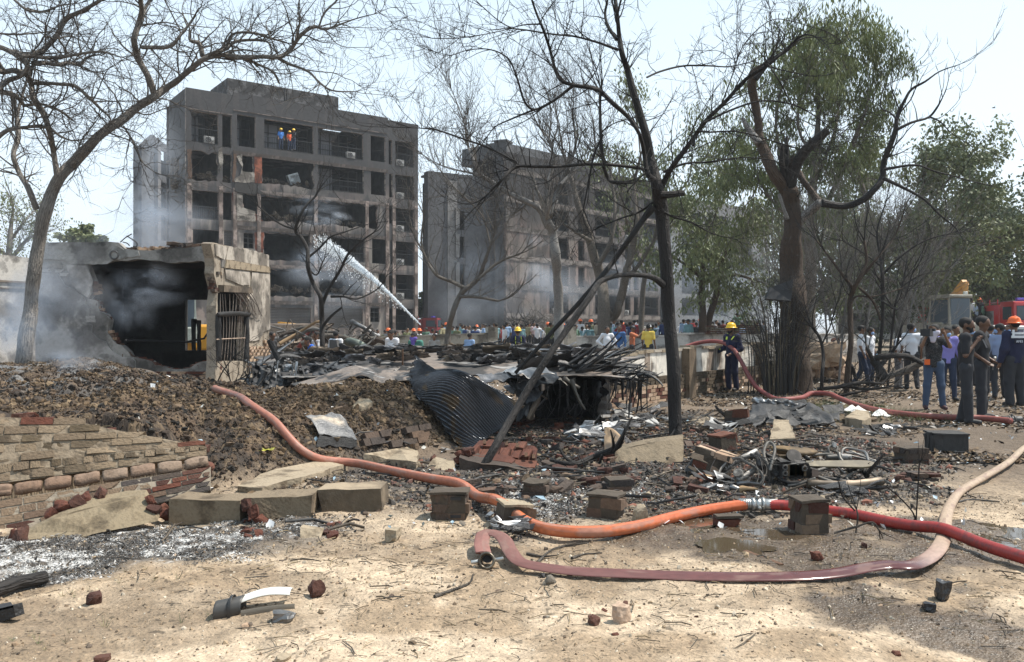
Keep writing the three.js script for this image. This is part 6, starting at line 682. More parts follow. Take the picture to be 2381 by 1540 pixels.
{const p=thing('angle_piece','short black folded metal piece at the left edge below the pole','metal piece',hit(20,1440));const e=gd(1440);wpart(p,'plate',prism([P(-12,1418,e),P(30,1408,e),P(36,1435,e),P(-12,1452,e)],V(.02,.0,-.05)),M.char);wpart(p,'plate',prism([P(-12,1418,e),P(30,1408,e),P(24,1400,e + .12),P(-12,1408,e + .12)],V(0,-.012,0)),M.charGloss);}
{const p=thing('duct_piece','broken curved plastic duct, dark at one end and white at the other, on the sand','plastic piece',hit(590,1425));const a=(x,y,u)=>hit(x,y).add(V(0,u,0));const arc=(x0,y0,x1,y1,rr,n,a0,a1,bow)=>surf((u,v)=>{const c=hit(x0,y0).lerp(hit(x1,y1),u).add(V(0,rr*.7,0));const an=lerp(a0,a1,v);c.y +=Math.sin(an)*rr + Math.sin(u*Math.PI)*bow;c.z +=Math.cos(an)*rr;return c;},n,10,.006);
wpart(p,'dark_sleeve',arc(502,1438,566,1424,.055,12,-.9,3.6,0),mat(.05,.048,.045,.5));wpart(p,'collar',arc(536,1432,543,1430,.065,4,-.9,3.6,0),mat(.03,.03,.03,.5));wpart(p,'white_liner',arc(566,1420,678,1402,.05,20,.5,2.6,.02),mat(.62,.62,.58,.4));wpart(p,'lower_lip',arc(566,1430,690,1414,.05,20,-1.3,.1,.005),mat(.20,.18,.15,.6));}
solo('foil_scrap','small crumpled grey foil right of the duct piece','foil',(()=>{const g=chunk(r,.12,.06,.07,4);const p=hit(660,1446);g.translate(p.x,p.y,p.z);return g;})(),M.alu);
solo('iron_strip','thin rusty iron strip lying in the wet mud','iron strip',boxUV(bar(hit(1732,1285).add(V(0,.012,0)),hit(1818,1318).add(V(0,.012,0)),.035,.008)),M.rust);
for(const[pts,lb]of[[[[1270,1372],[1300,1345],[1330,1335],[1390,1326]].map(([x,y])=>[x - 20,y - 60]),'bent grey stick on the sand beside the flat hose'],[[[1225,1292],[1260,1298],[1300,1295]],'short pale stick above the bent grey stick'],[[[1010,1392],[1050,1378],[1090,1362],[1100,1340]],'forked dry twig on the sand below the coupling'],[[[1330,1302],[1355,1294],[1400,1290]],'frayed grey stick right of the bent one']])solo('stick',lb,'stick',tube(resample(pts.map(([x,y])=>hit(x,y).add(V(0,.012,0))),10),(t)=>.011*(1 - t*.6),6,{rough:.3,rf:30}),M.bark);
tree('twig','upright thin black twig with side shoots, right of the block on the red hose','twig',6.9,[L(D1,[[2128,1225,4],[2134,1150,3],[2138,1080,2]],{from:.9}),L(D1,[[2118,1240,8],[2128,1205,4],[2100,1165,3],[2060,1130,2]],{tip:false}),L(D1,[[1990,1190,2],[1960,1155,2],[1950,1120,1.5]],{tip:false})],{...SAP,seed:315,mat:M.barkBlack,k:2,len:.22,step:.05,min:.0018,shoot:.003,zj:.05,dens:[0,0]});
tree('twig','pale crooked stick lying behind the red hose, near the crossing','twig',6.3,[L(D1,[[1940,1240,5],[1990,1226,5],[2030,1215,4],[2045,1235,2]],{}),L(D1,[[1990,1240,2],[1995,1200,2],[1992,1185,2]],{})],{...SAP,seed:316,mat:M.bark,k:3,len:.25,step:.05,min:.002,shoot:.004,zj:.03,dens:[0,0],floating:true});
solo('stick','pale split stick lying right of the beige hose','stick',tube(resample([hit(2228,1170),hit(2260,1165),hit(2325,1170)].map((p)=>p.add(V(0,.012,0))),8),(t)=>.010*(1 - t*.5),6),M.barkPale);
solo('wrapper','crumpled yellow and red wrapper on the earth heap','wrapper',(()=>{const p=hit(620,1056);return surf((u,v)=>p.clone().add(V((u - .5)*.15,.05 +(fbm(u*5,v*5,2,1)- .5)*.05,(v - .5)*.1)),8,8,.003);})(),mat(.62,.60,.08,.5,{map:blotch}));
for(const[x,y,lb]of[[1985,955,'torn white paper beside the far hose, leftmost'],[2000,958,'larger torn white paper folded up beside the far hose'],[2050,966,'small crumpled white paper right of the folded one']])solo('paper_scrap',lb,'paper',(()=>{const p=hit(x,y + 4),s=.16;return surf((u,v)=>p.clone().add(V((u - .5)*s*2,.03 + v*.12*(1 - Math.abs(u - .5)*2)+(fbm(u*4 + x,v*4,2,1)- .5)*.05,-(v - .5)*s)),8,6,.004);})(),mat(.75,.73,.70,.8));
}
// ---------- fire hoses ----------
const ribB=tex(64,64,(u,v)=>.5 + .5*Math.sin(u*2*Math.PI*4)*.8 + .2*pfbm(u,v,8,2,3),false);
function hoseTex(stops,seed,wear){const t=tex(1024,64,(u,v)=>{let i=0;while(i<stops.length - 2&&u>stops[i + 1][0])i++;const a=stops[i],b=stops[i + 1];let c=mix3(a[1],b[1],ss(a[0],b[0],u));const n=fbm(u*60,v*4,4,seed),f=fbm(u*300,v*12,2,seed + 9);c=mix3(c,wear,ss(.56,.68,n)*.55);const k=.8 + .4*f;return[c[0]*k,c[1]*k,c[2]*k];});t.wrapT=THREE.RepeatWrapping;t.wrapS=THREE.ClampToEdgeWrapping;return t;}
function hose(name,label,pts,rad,m,o={}){
const p3=pts.map(([x,y,up=0,d])=>{if(d)return P(x,y,d);const p=hitS(x,y +(o.dy||6));return p.add(V(0,rad*(o.hk||.85)+ up,0));});const c=new THREE.CatmullRomCurve3(p3,false,'centripetal'),n=o.n||160,P3=c.getSpacedPoints(n);
if(!o.free)for(const p of P3){const h=H0(p.x,p.z)+ rad*(o.flat?.4:.9)+ .012;if(p.y<h)p.y=h;}
if(!o.free)for(let k=0;k<30;k++)for(let i=1;i<P3.length - 1;i++)P3[i].y=P3[i].y*.5 +(P3[i - 1].y + P3[i + 1].y)*.25;
const g=tube(P3,rad,14,{flat:o.flat,wide:o.wide,up:o.up,cap:true});const uv=g.attributes.uv,ns=15;for(let i=0;i<P3.length;i++)for(let k=0;k<ns;k++)uv.setXY(i*ns + k,i / n,k / 14);const t=thing(name,label,'hose',P3[Math.floor(n / 2)].clone());wpart(t,'hose_body',g,m);return{t,P3};}
function coupling(t,p,dir,rad,m,lugs=2){const d=dir.clone().normalize();const seg=(a,b,r0,r1)=>tube([p.clone().addScaledVector(d,a),p.clone().addScaledVector(d,b)],[r0,r1],16);wpart(t,'coupling',merge([seg(-.16,-.06,rad*1.04,rad*1.04),seg(-.055,-.02,rad*1.22,rad*1.22),seg(-.019,.03,rad*1.12,rad*1.12),seg(.031,.06,rad*1.25,rad*1.25),seg(.061,.17,rad*1.03,rad*1.0)]),m);const rings=[];for(let i=0;i<6;i++)rings.push(seg(-.15 + i*.014,-.143 + i*.014,rad*1.1,rad*1.1));wpart(t,'wire_binding',merge(rings),m);for(let i=0;i<lugs;i++){const u=V(0,i?-.25:1,i?1:.2).normalize();wpart(t,'lug',rod(p.clone().addScaledVector(u,rad),p.clone().addScaledVector(u,rad*1.75),.016,8),m);}}
{const r=rng(401);
const mA=mat(1,1,1,.5,{map:hoseTex([[0,[.30,.125,.09]],[.35,[.35,.135,.088]],[.55,[.38,.13,.072]],[.72,[.47,.14,.06]],[1,[.50,.12,.045]]],3,[.30,.19,.15]),bump:ribB,bs:.004});mA.roughnessMap=tex(256,8,(u)=>u<.6?1:lerp(1,.35,ss(.6,.72,u)),false);ribB.repeat.set(1,3);
const A=hose('fire_hose','thick pink to wet orange fire hose winding down the earth heap to the coupling',[[498,900,-.03],[540,916,.02],[590,945,.02],[640,982,.03],[672,1018,.02],[700,1046,.02],[735,1068,.02],[780,1077,.04],[830,1084,.05],[920,1106,.06],[1010,1130,.08],[1070,1146,.10],[1110,1168,.06],[1165,1203,.14],[1220,1226,.05],[1270,1240,.04],[1330,1247,.04],[1400,1243,.03],[1480,1228,.02],[1560,1205,.01],[1640,1187,.01],[1700,1180,.02],[1740,1178,.03]],.046,mA,{n:320,dy:10,hk:.5});
const rB=mat(1,1,1,.38,{map:hoseTex([[0,[.34,.035,.028]],[.5,[.29,.033,.027]],[1,[.27,.03,.025]]],13,[.12,.035,.03]),bump:ribB,bs:.003});
const B=hose('fire_hose','bright red fire hose running from the coupling off the right edge',[[1782,1178,.03],[1830,1180,.03],[1890,1186,.02],[1930,1190,.02],[1990,1199,.02],[2060,1215,.02],[2130,1230,.03],[2190,1244,.06],[2230,1254,.04],[2300,1276,.02],[2381,1302,.02],[2460,1328,.02]],.044,rB,{n:200,dy:10,hk:.5});
const e=A.P3[A.P3.length - 1],f=B.P3[0];{const t=thing('hose_coupling','silver metal coupling joining the orange hose to the red hose','coupling',e.clone().lerp(f,.5));coupling(t,e.clone().lerp(f,.5),f.clone().sub(e),.048,M.steel);}
const mC=mat(1,1,1,.62,{map:hoseTex([[0,[.33,.25,.17]],[.62,[.33,.24,.17]],[.68,[.30,.20,.16]],[.71,[.085,.026,.025]],[.88,[.12,.042,.037]],[.95,[.17,.075,.06]],[1,[.24,.105,.085]]],23,[.20,.12,.095]),bump:ribB,bs:.002});mC.roughnessMap=tex(256,8,(u)=>1 - .72*ss(.66,.71,u)*ss(.9,.78,u),false);
const C=hose('flat_hose','collapsed beige to maroon hose looping across the right foreground to a brass mouth',[[2440,1010,0],[2381,1045,0],[2345,1078,0],[2290,1112,0],[2235,1146,0],[2212,1176,0],[2200,1210,0],[2196,1250,-.01],[2180,1285,0],[2150,1312,0],[2110,1328,.02],[2070,1327,.03],[2020,1330,.01],[1950,1341,0],[1870,1347,0],[1740,1349,0],[1600,1347,0],[1450,1342,0],[1340,1337,0],[1260,1331,.01],[1212,1322,.02],[1186,1300,.03],[1172,1280,.06],[1152,1268,.09],[1130,1266,.08],[1120,1282,.03],[1124,1300,.02]],.036,mC,{n:300,dy:4,flat:(t)=>t<.72?lerp(.8,.34,ss(.45,.7,t)):t>.93?.35:.30,wide:(t)=>t<.72?lerp(1.1,1.5,ss(.45,.7,t)):1.5,up:V(.05,1,.25)});
{const p=hit(1133,1322).add(V(0,.05,0)),t=thing('hose_mouth','worn brass hose mouth with two side lugs at the end of the flat hose','coupling',p.clone());const ring=new THREE.LatheGeometry([[.036,-.05],[.044,-.05],[.046,.0],[.054,.004],[.056,.03],[.050,.036],[.040,.036],[.036,.02],[.036,-.05]].map((q)=>new THREE.Vector2(...q)),28);ring.rotateX(Math.PI / 2 - .25);ring.rotateY(-.12);const br=mat(.36,.31,.24,.4,{metal:.7,map:blotch});part(t,'ring',ring,br);const inn=new THREE.CylinderGeometry(.036,.036,.01,20);inn.rotateX(Math.PI / 2 - .25);inn.translate(0,.01,-.045);part(t,'bore',inn,M.black);for(const s of[-1,1]){const l=rod(V(s*.05,s*.004,.0),V(s*.105,s*.012 + .004,.01),.013,10);part(t,'lug',l,M.steel);}}
const mD=mat(1,1,1,.6,{map:hoseTex([[0,[.24,.055,.045]],[.3,[.22,.05,.045]],[1,[.25,.07,.055]]],33,[.16,.06,.05]),bump:ribB,bs:.003});
hose('fire_hose','dull red fire hose from the firefighter, sweeping down and along the dirt to the right',[[1560,822,0,22.5],[1612,800,0,22.6],[1660,792,0,22.4],[1700,806,0,21.8],[1722,838,0,21.3],[1740,872,0,20.7],[1758,900,0,20.2],[1780,918,.05],[1820,929,.03],[1862,927,.05],[1890,921,.10],[1918,923,.12],[1955,935,.1],[2000,948,.06],[2060,959,.04],[2130,966,.03],[2200,970,.02],[2280,972,.02],[2335,977,.02],[2350,979,.02]],.052,mD,{n:260,dy:6,hk:.4});
{const p=hit(2352,984).add(V(0,.06,0)),t=thing('hose_coupling','grey coupling at the end of the dull red hose by the right edge','coupling',p.clone());coupling(t,p,V(1,0,.05),.055,M.aluDull);}
}
// ---------- burnt motorcycle ----------
{const r=rng(411),q=(x,y,d=8.7)=>{const[a,b]=z3(x,y);return P(a,b,d);},c=thing('burnt_motorcycle','burnt out motorcycle lying on its side in black char, rusty tank and bare frame','motorcycle',hit(1870,1140));
const ash=mat(.30,.285,.26,.6,{metal:.3,map:blotch,bump:grainB,bs:.004}),iron=mat(.07,.062,.058,.6,{metal:.3,map:blotch}),rusty=mat(.20,.125,.05,.7,{map:blotch,bump:grainB,bs:.008}),pale=mat(.55,.53,.50,.5,{metal:.4,map:blotch});
const T=(nm,pts,rad,m,n=14)=>wpart(c,nm,tube(resample(pts.map((p)=>q(...p)),n),rad,8,{rough:.12,rf:20}),m);
T('crash_guard',[[520,600,8.6],[508,500,8.6],[470,410,8.7],[480,340,8.8],[510,310,8.85],[540,330,8.8],[550,380,8.7],[535,440,8.6],[515,520,8.55]],.016,ash,30);
T('fork_tube',[[185,505,8.75],[300,435,8.8],[415,375,8.9]],.030,pale);T('fork_tube',[[275,592,8.5],[340,555,8.55],[405,515,8.6]],.030,pale);T('fork_brace',[[360,400,8.85],[420,430,8.75],[425,500,8.65]],.02,iron);T('steering_head',[[410,390,8.9],[440,440,8.75],[450,500,8.6]],.035,iron);
T('frame_tube',[[470,395,8.85],[560,435,8.8],[640,460,8.75],[740,468,8.7],[840,462,8.7]],.020,iron);T('frame_tube',[[565,535,8.55],[590,580,8.5],[660,610,8.45],[760,605,8.45],[850,575,8.45]],.022,iron);T('frame_tube',[[855,522,8.5],[950,495,8.6],[1050,462,8.7],[1030,430,8.75],[1022,390,8.8]],.018,ash);T('frame_tube',[[855,560,8.45],[930,590,8.4],[1005,615,8.38]],.018,ash);T('frame_tube',[[645,632,8.4],[720,622,8.4],[800,595,8.4],[850,578,8.4]],.016,ash);T('frame_tube',[[450,430,8.8],[520,520,8.6],[570,560,8.5]],.02,iron);T('frame_tube',[[740,345,8.95],[760,400,8.85],[800,440,8.75]],.022,iron);
T('exhaust',[[790,620,8.35],[900,625,8.32],[1060,630,8.3],[1200,620,8.32],[1330,600,8.4]],.048,mat(.26,.20,.14,.5,{metal:.4,map:blotch}));
T('rear_rack',[[1040,420,8.95],[1050,370,9.0],[1075,355,9.02],[1150,368,9.0],[1215,385,8.95],[1240,450,8.85]],.013,pale,24);T('rear_rack',[[1070,385,9.0],[1140,395,8.97],[1220,410,8.93]],.012,pale);T('rear_rack',[[1060,400,8.97],[1150,420,8.93],[1290,455,8.85]],.010,pale);T('rear_rack',[[1100,375,9],[1200,415,8.92],[1295,450,8.85]],.010,pale);T('rear_rack',[[820,408,8.95],[900,400,8.98],[980,398,9]],.014,ash);
T('handlebar',[[955,400,9.05],[945,350,9.1],[980,335,9.12],[1010,350,9.1],[1000,385,9.05]],.012,ash,20);wpart(c,'handlebar_clamp',boxUV(bar(q(985,345,9.1),q(990,312,9.1),.05,.03)),pale);T('shock_absorber',[[930,422,8.9],[1010,420,8.9],[1100,425,8.88]],.028,ash);
for(let i=0;i<9;i++){const t=new THREE.TorusGeometry(.030,.007,6,12);const p=q(1040 + i*8,421 + i*.6,8.89);t.rotateY(Math.PI / 2);t.translate(p.x,p.y,p.z);wpart(c,'spring_coil',t,pale);}
{const g=rough(new THREE.SphereGeometry(1,20,12).scale(.24,.055,.15),r,.05,6);const p=q(690,375,8.95);g.rotateZ(-.08);g.translate(p.x,p.y,p.z);wpart(c,'fuel_tank',boxUV(g,1),rusty);}
{const s=new THREE.Shape();s.moveTo(-.34,-.03);s.lineTo(.2,-.045);s.quadraticCurveTo(.34,-.03,.34,.01);s.quadraticCurveTo(.32,.05,.2,.05);s.lineTo(-.34,.04);const g=new THREE.ExtrudeGeometry(s,{depth:.012,bevelEnabled:true,bevelSize:.008,bevelThickness:.006});g.rotateX(-1.0);const p=q(1035,478,8.6);g.translate(p.x,p.y,p.z);wpart(c,'seat_plate',boxUV(g),mat(.20,.17,.11,.6,{metal:.2,map:blotch}));}
const eng=[[590,450,660,570,8.5],[660,470,800,575,8.5],[720,500,840,560,8.55],[500,440,580,560,8.65]];eng.forEach(([x0,y0,x1,y1,d],i)=>{const a=q(x0,y1,d),b=q(x1,y0,d);const g=rough(new THREE.BoxGeometry(b.x - a.x,b.y - a.y,.16,4,4,3),r,.04,12);g.translate((a.x + b.x)/ 2,(a.y + b.y)/ 2,a.z - .06);wpart(c,i?'crankcase':'engine_block',boxUV(flat(g)),i===3?ash:iron);});
for(let i=0;i<7;i++){const a=q(660 + i*17,478,8.42),b=q(660 + i*17,560,8.42);wpart(c,'cooling_fin',boxUV(bar(a,b,.012,.05)),i % 2?iron:rusty);}{const g=new THREE.CylinderGeometry(.075,.075,.05,18);g.rotateX(.9);const p=q(688,418,8.7);g.translate(p.x,p.y,p.z);wpart(c,'filter_cover',g,iron);const h=new THREE.BoxGeometry(.08,.04,.06);const p2=q(610,420,8.75);h.translate(p2.x,p2.y,p2.z);wpart(c,'carburettor',h,rusty);}
{const g=[];for(const[x,y]of[[627,497],[627,540],[770,505]]){const t=new THREE.TorusGeometry(.022,.008,6,12);const p=q(x,y,8.40);t.translate(p.x,p.y,p.z);g.push(t);}for(const t of g)wpart(c,'mount_ring',t,ash);wpart(c,'swing_bracket',boxUV(bar(q(848,515,8.45),q(848,570,8.42),.06,.05)),mat(.26,.17,.12,.6,{map:blotch}));}
const wheel=(x,y,d,rx,ry,rz,nsp)=>{const p=q(x,y,d);const w=new THREE.Group();w.name='wheel';w.position.copy(p).sub(ORG.get(c));w.rotation.set(rx,ry,rz);c.add(w);ORG.set(w,ORG.get(c));const t=rough(new THREE.TorusGeometry(.215,.011,8,40),r,.09,5);t.scale(1,1,1.6);part(w,'rim',t,ash);for(let i=0;i<4;i++){const b=rough(new THREE.TorusGeometry(.225 + i*.012,.0035,4,40),r,.16,4);b.translate(0,0,(r()- .5)*.04);part(w,'tyre_wire',b,i % 2?iron:ash);}const h=new THREE.CylinderGeometry(.05,.05,.11,12);h.rotateX(Math.PI / 2);part(w,'hub',h,ash);for(let i=0;i<nsp;i++){const a=i / nsp*6.283;part(w,'spoke',rod(V(Math.cos(a)*.05,Math.sin(a)*.05,.03*(i % 2?1:-1)),V(Math.cos(a + .35)*.21,Math.sin(a + .35)*.21,0),.003,4),ash);}};
wheel(290,560,8.55,-1.0,-.45,.6,20);wheel(1265,640,8.45,-1.25,0,.05,20);
T('mudguard',[[1085,520,8.7],[1140,510,8.7],[1200,525,8.68],[1230,560,8.6]],.03,iron);T('chain_stay',[[900,570,8.45],[1020,590,8.42],[1180,620,8.42]],.02,iron);
for(let i=0;i<16;i++){const x=lerp(880,1260,r()),y=lerp(500,610,r());wpart(c,'burnt_scrap',ribbon(r,q(x,y,8.5 + r()*.25),V(r()- .5,r()*.3,r()- .5).normalize(),.1 + r()*.2,.01 + r()*.025,1),pick([ash,iron,iron,WM.silver,WM.strip],r));}
for(let i=0;i<7;i++)T('cable',[[420 + r()*60,400 + r()*80,8.7],[500 + r()*200,420 + r()*160,8.5],[640 + r()*300,430 + r()*180,8.5]],.004,i % 2?iron:ash,12);
}
// ---------- people ----------
const cap3=(a,b,ra,rb,sz=1)=>({a,b,ra,rb,sz,d:b.clone().sub(a)});
function field(pr,k,x,y,z){let s=1e3;for(const p of pr){const px=x - p.a.x,py=y - p.a.y,pz=z - p.a.z,dd=p.d.x*p.d.x + p.d.y*p.d.y + p.d.z*p.d.z||1e-9;let t=(px*p.d.x + py*p.d.y + pz*p.d.z)/ dd;t=t<0?0:t>1?1:t;const ex=px - p.d.x*t,ey=py - p.d.y*t,ez=(pz - p.d.z*t)/ p.sz;const v=Math.sqrt(ex*ex + ey*ey + ez*ez)-(p.ra +(p.rb - p.ra)*t);const h=Math.max(0,k - Math.abs(s - v))/ k;s=Math.min(s,v)- h*h*k*.25;}return s;}
function nets(pr,k,c,cut){
let x0=9,y0=9,z0=9,x1=-9,y1=-9,z1=-9;for(const p of pr)for(const[q,r]of[[p.a,p.ra],[p.b,p.rb]]){x0=Math.min(x0,q.x - r);y0=Math.min(y0,q.y - r);z0=Math.min(z0,q.z - r*Math.max(1,p.sz));x1=Math.max(x1,q.x + r);y1=Math.max(y1,q.y + r);z1=Math.max(z1,q.z + r*Math.max(1,p.sz));}
const m=2*c + k*.3;x0 -=m;y0 -=m;z0 -=m;const nx=Math.ceil((x1 + m - x0)/ c)+ 1,ny=Math.ceil((y1 + m - y0)/ c)+ 1,nz=Math.ceil((z1 + m - z0)/ c)+ 1,f=new Float32Array(nx*ny*nz);
for(let l=0;l<nz;l++)for(let j=0;j<ny;j++)for(let i=0;i<nx;i++){const x=x0 + i*c,y=y0 + j*c,z=z0 + l*c;let v=field(pr,k,x,y,z);if(cut)v=Math.max(v,cut(x,y,z));f[(l*ny + j)*nx + i]=v;}
const id=new Int32Array(nx*ny*nz).fill(-1),pos=[],idx=[],E=[[0,1],[2,3],[4,5],[6,7],[0,2],[1,3],[4,6],[5,7],[0,4],[1,5],[2,6],[3,7]],at=(i,j,l)=>(l*ny + j)*nx + i;
for(let l=0;l<nz - 1;l++)for(let j=0;j<ny - 1;j++)for(let i=0;i<nx - 1;i++){let n=0,sx=0,sy=0,sz=0;const g=[];for(let q=0;q<8;q++)g.push(f[at(i +(q&1),j +(q>>1&1),l +(q>>2))]);for(const[a,b]of E)if((g[a]<0)!==(g[b]<0)){const t=g[a]/(g[a]- g[b]);sx +=(a&1)+((b&1)-(a&1))*t;sy +=(a>>1&1)+((b>>1&1)-(a>>1&1))*t;sz +=(a>>2)+((b>>2)-(a>>2))*t;n++;}if(n){id[at(i,j,l)]=pos.length / 3;pos.push(x0 +(i + sx / n)*c,y0 +(j + sy / n)*c,z0 +(l + sz / n)*c);}}
const quad=(a,b,d,e,fl)=>{if(a<0||b<0||d<0||e<0)return;fl?idx.push(a,b,d,a,d,e):idx.push(a,d,b,a,e,d);};
for(let l=1;l<nz - 1;l++)for(let j=1;j<ny - 1;j++)for(let i=1;i<nx - 1;i++){const v=f[at(i,j,l)]<0;if(v!==f[at(i + 1,j,l)]<0)quad(id[at(i,j - 1,l - 1)],id[at(i,j,l - 1)],id[at(i,j,l)],id[at(i,j - 1,l)],v);if(v!==f[at(i,j + 1,l)]<0)quad(id[at(i - 1,j,l - 1)],id[at(i - 1,j,l)],id[at(i,j,l)],id[at(i,j,l - 1)],v);if(v!==f[at(i,j,l + 1)]<0)quad(id[at(i - 1,j - 1,l)],id[at(i,j - 1,l)],id[at(i,j,l)],id[at(i - 1,j,l)],v);}
return geoFrom(pos,idx,new Array(pos.length / 3*2).fill(0));}
const J0={hL:[.09,.93,0],hR:[-.09,.93,0],kL:[.11,.5,.02],kR:[-.11,.5,.02],aL:[.12,.09,-.03],aR:[-.12,.09,-.03],ch:[0,1.26,0],sL:[.175,1.43,-.01],sR:[-.175,1.43,-.01],nk:[0,1.47,-.01],hd:[0,1.63,.015],eL:[.235,1.15,-.03],eR:[-.235,1.15,-.03],wL:[.245,.91,.07],wR:[-.245,.91,.07]};
const skinM=[[.165,.085,.05],[.21,.115,.07],[.125,.065,.04]].map((c)=>mat(...c,.55)),hairM=mat(.012,.011,.011,.85),cloths={};const clothM=(c,o={})=>cloths[c +(o.k||'')]||(cloths[c +(o.k||'')]=mat(...c,.9,{bump:grainB,bs:.004,...o}));
function figure(o){
const J={};for(const k in J0)J[k]=V(...((o.j||{})[k]||J0[k]));const c=o.cell||.016,near=c<.02,f=o.fit||0,g=new THREE.Group(),skin=skinM[o.skin||0];
const add=(n,geo,m,l)=>{const q=new THREE.Mesh(geo,m);q.name=n;q.castShadow=q.receiveShadow=true;if(l)q.userData.label=l;g.add(q);return q;};
const pel=J.hL.clone().add(J.hR).multiplyScalar(.5),hd=J.hd,up=hd.clone().sub(J.nk).normalize(),ty=o.turn||0,fw=V(Math.sin(ty),-.1 -(o.nod||0),Math.cos(ty)).normalize(),sd=V(Math.cos(ty),0,-Math.sin(ty));const hp=(a,b,d)=>hd.clone().addScaledVector(sd,a).addScaledVector(V(0,1,0),b).addScaledVector(fw,d);
const hand=(w,e)=>{const d=w.clone().sub(e).normalize(),t=V(0,0,1),q=[];const pm=w.clone().addScaledVector(d,.075);q.push(cap3(w,pm,.028,.034,.7));if(near){const s=d.clone().cross(V(0,0,1)).normalize();for(let i=0;i<4;i++){const b=pm.clone().addScaledVector(s,(i - 1.5)*.017),m1=b.clone().addScaledVector(d,.035).add(V(0,0,.008));q.push(cap3(b,m1,.009,.0085),cap3(m1,m1.clone().addScaledVector(d,.028 - Math.abs(i - 1.4)*.006).add(V(0,0,.02)),.0085,.0075));}q.push(cap3(w.clone().addScaledVector(d,.03),w.clone().addScaledVector(d,.06).add(V(0,0,.04)),.012,.009));}else q.push(cap3(pm,pm.clone().addScaledVector(d,.06).add(t.multiplyScalar(.02)),.03,.02,.6));return q;};
const body=[cap3(J.nk.clone().add(V(0,-.06,0)),hd.clone().add(V(0,-.06,0)),.055,.052),cap3(hp(0,.035,-.02),hp(0,.03,.02),.092,.088),cap3(hp(0,-.06,.03),hp(0,-.03,.02),.054,.068),cap3(hp(0,.01,.10),hp(0,-.02,.118),.009,.014),cap3(hp(.088,.01,-.01),hp(.088,-.02,-.01),.015,.012),cap3(hp(-.088,.01,-.01),hp(-.088,-.02,-.01),.015,.012),
cap3(pel,J.ch,.10,.11,.75),cap3(J.sL,J.sR,.05,.05),...['L','R'].flatMap((s)=>[cap3(J['s' + s],J['e' + s],.043,.036),cap3(J['e' + s],J['w' + s],.037,.025),...(near?[]:hand(J['w' + s],J['e' + s])),cap3(J['h' + s],J['k' + s],.07,.048),cap3(J['k' + s],J['a' + s],.045,.035)])];
const bm=add('body',near?merge([nets(body.slice(0,6),.03,.0115),nets([body[0],...body.slice(6)],.03,.022),...['L','R'].map((s)=>nets([cap3(J['w' + s].clone().lerp(J['e' + s],.15),J['w' + s],.027,.026),...hand(J['w' + s],J['e' + s])],.008,.0085))]):nets(body,.03,c),skin);
const long=o.sl==='long',sh=[cap3(pel.clone().add(V(0,o.tuck?.06:-.12,0)),J.ch,.150 + f,.15 + f,.72),cap3(J.ch,J.nk.clone().add(V(0,-.06,0)),.15 + f,.08,.75),cap3(J.sL,J.sR,.068 + f*.5,.068 + f*.5),...['L','R'].flatMap((s)=>long?[cap3(J['s' + s],J['e' + s],.066 + f,.054 + f),cap3(J['e' + s],J['e' + s].clone().lerp(J['w' + s],.95),.054 + f,.038 + f)]:[cap3(J['s' + s],J['s' + s].clone().lerp(J['e' + s],.78),.066 + f,.060 + f)])];
const wr=near?(x,y,z)=>(n3(x*14,y*9,z*14)- .5)*.012 - .004:null;const hem=pel.y -(o.tuck?0:.055),sg=nets(sh,.05,c,(x,y)=>hem - y);if(wr){const p=sg.attributes.position,n=sg.attributes.normal;for(let i=0;i<p.count;i++){const d=(n3(p.getX(i)*16,p.getY(i)*10,p.getZ(i)*16)- .5)*.022;p.setXYZ(i,p.getX(i)+ n.getX(i)*d,p.getY(i)+ n.getY(i)*d,p.getZ(i)+ n.getZ(i)*d);}sg.computeVertexNormals();}const shirt=add('shirt',sg,o.sh);
if(near)add('collar',nets([cap3(J.nk.clone().add(V(-.035,-.012,.0)),J.nk.clone().add(V(.035,-.012,0)),.06,.06)],.02,.012,(x,y,z)=>y - J.nk.y - .03),o.sh);
const tr=[cap3(J.hL,J.hR,.105,.105,.85),cap3(pel,pel.clone().add(V(0,.10,0)),.125,.125,.75),...['L','R'].flatMap((s)=>[cap3(J['h' + s],J['k' + s],.095 + f,.072 + f),cap3(J['k' + s],J['a' + s].clone().add(V(0,.0,0)),.070 + f,.060 + f)])];
if(!o.bust){const tg=nets(tr,.04,c);if(near){const p=tg.attributes.position,n=tg.attributes.normal;for(let i=0;i<p.count;i++){const d=(n3(p.getX(i)*15,p.getY(i)*8,p.getZ(i)*15)- .5)*.022;p.setXYZ(i,p.getX(i)+ n.getX(i)*d,p.getY(i)+ n.getY(i)*d,p.getZ(i)+ n.getZ(i)*d);}tg.computeVertexNormals();}add('trousers',tg,o.tr);for(const s of['L','R']){const a=J['a' + s];add('shoe',nets([cap3(a.clone().add(V(0,-.03,-.03)),a.clone().add(V(s==='L'?.02:-.02,-.045,.15)),.05,.042)],.02,c*.8),o.shoe||M.black);}if(near&&o.tuck){const b=new THREE.TorusGeometry(.128,.018,6,24);b.rotateX(Math.PI / 2);b.scale(1,1.2,.78);b.translate(pel.x,pel.y + .11,pel.z);add('belt',b,M.black);}}
if(o.hat!=='none')add('hair',nets([cap3(hp(0,.042,-.024),hp(0,.04,.012),.098,.093)],.01,near?.012:c,(x,y,z)=>{const q=V(x,y,z).sub(hd);return Math.max(q.dot(fw)*1.0 - .055 - q.y*.25,-q.y - .055 + q.dot(fw)*.7);}),hairM);
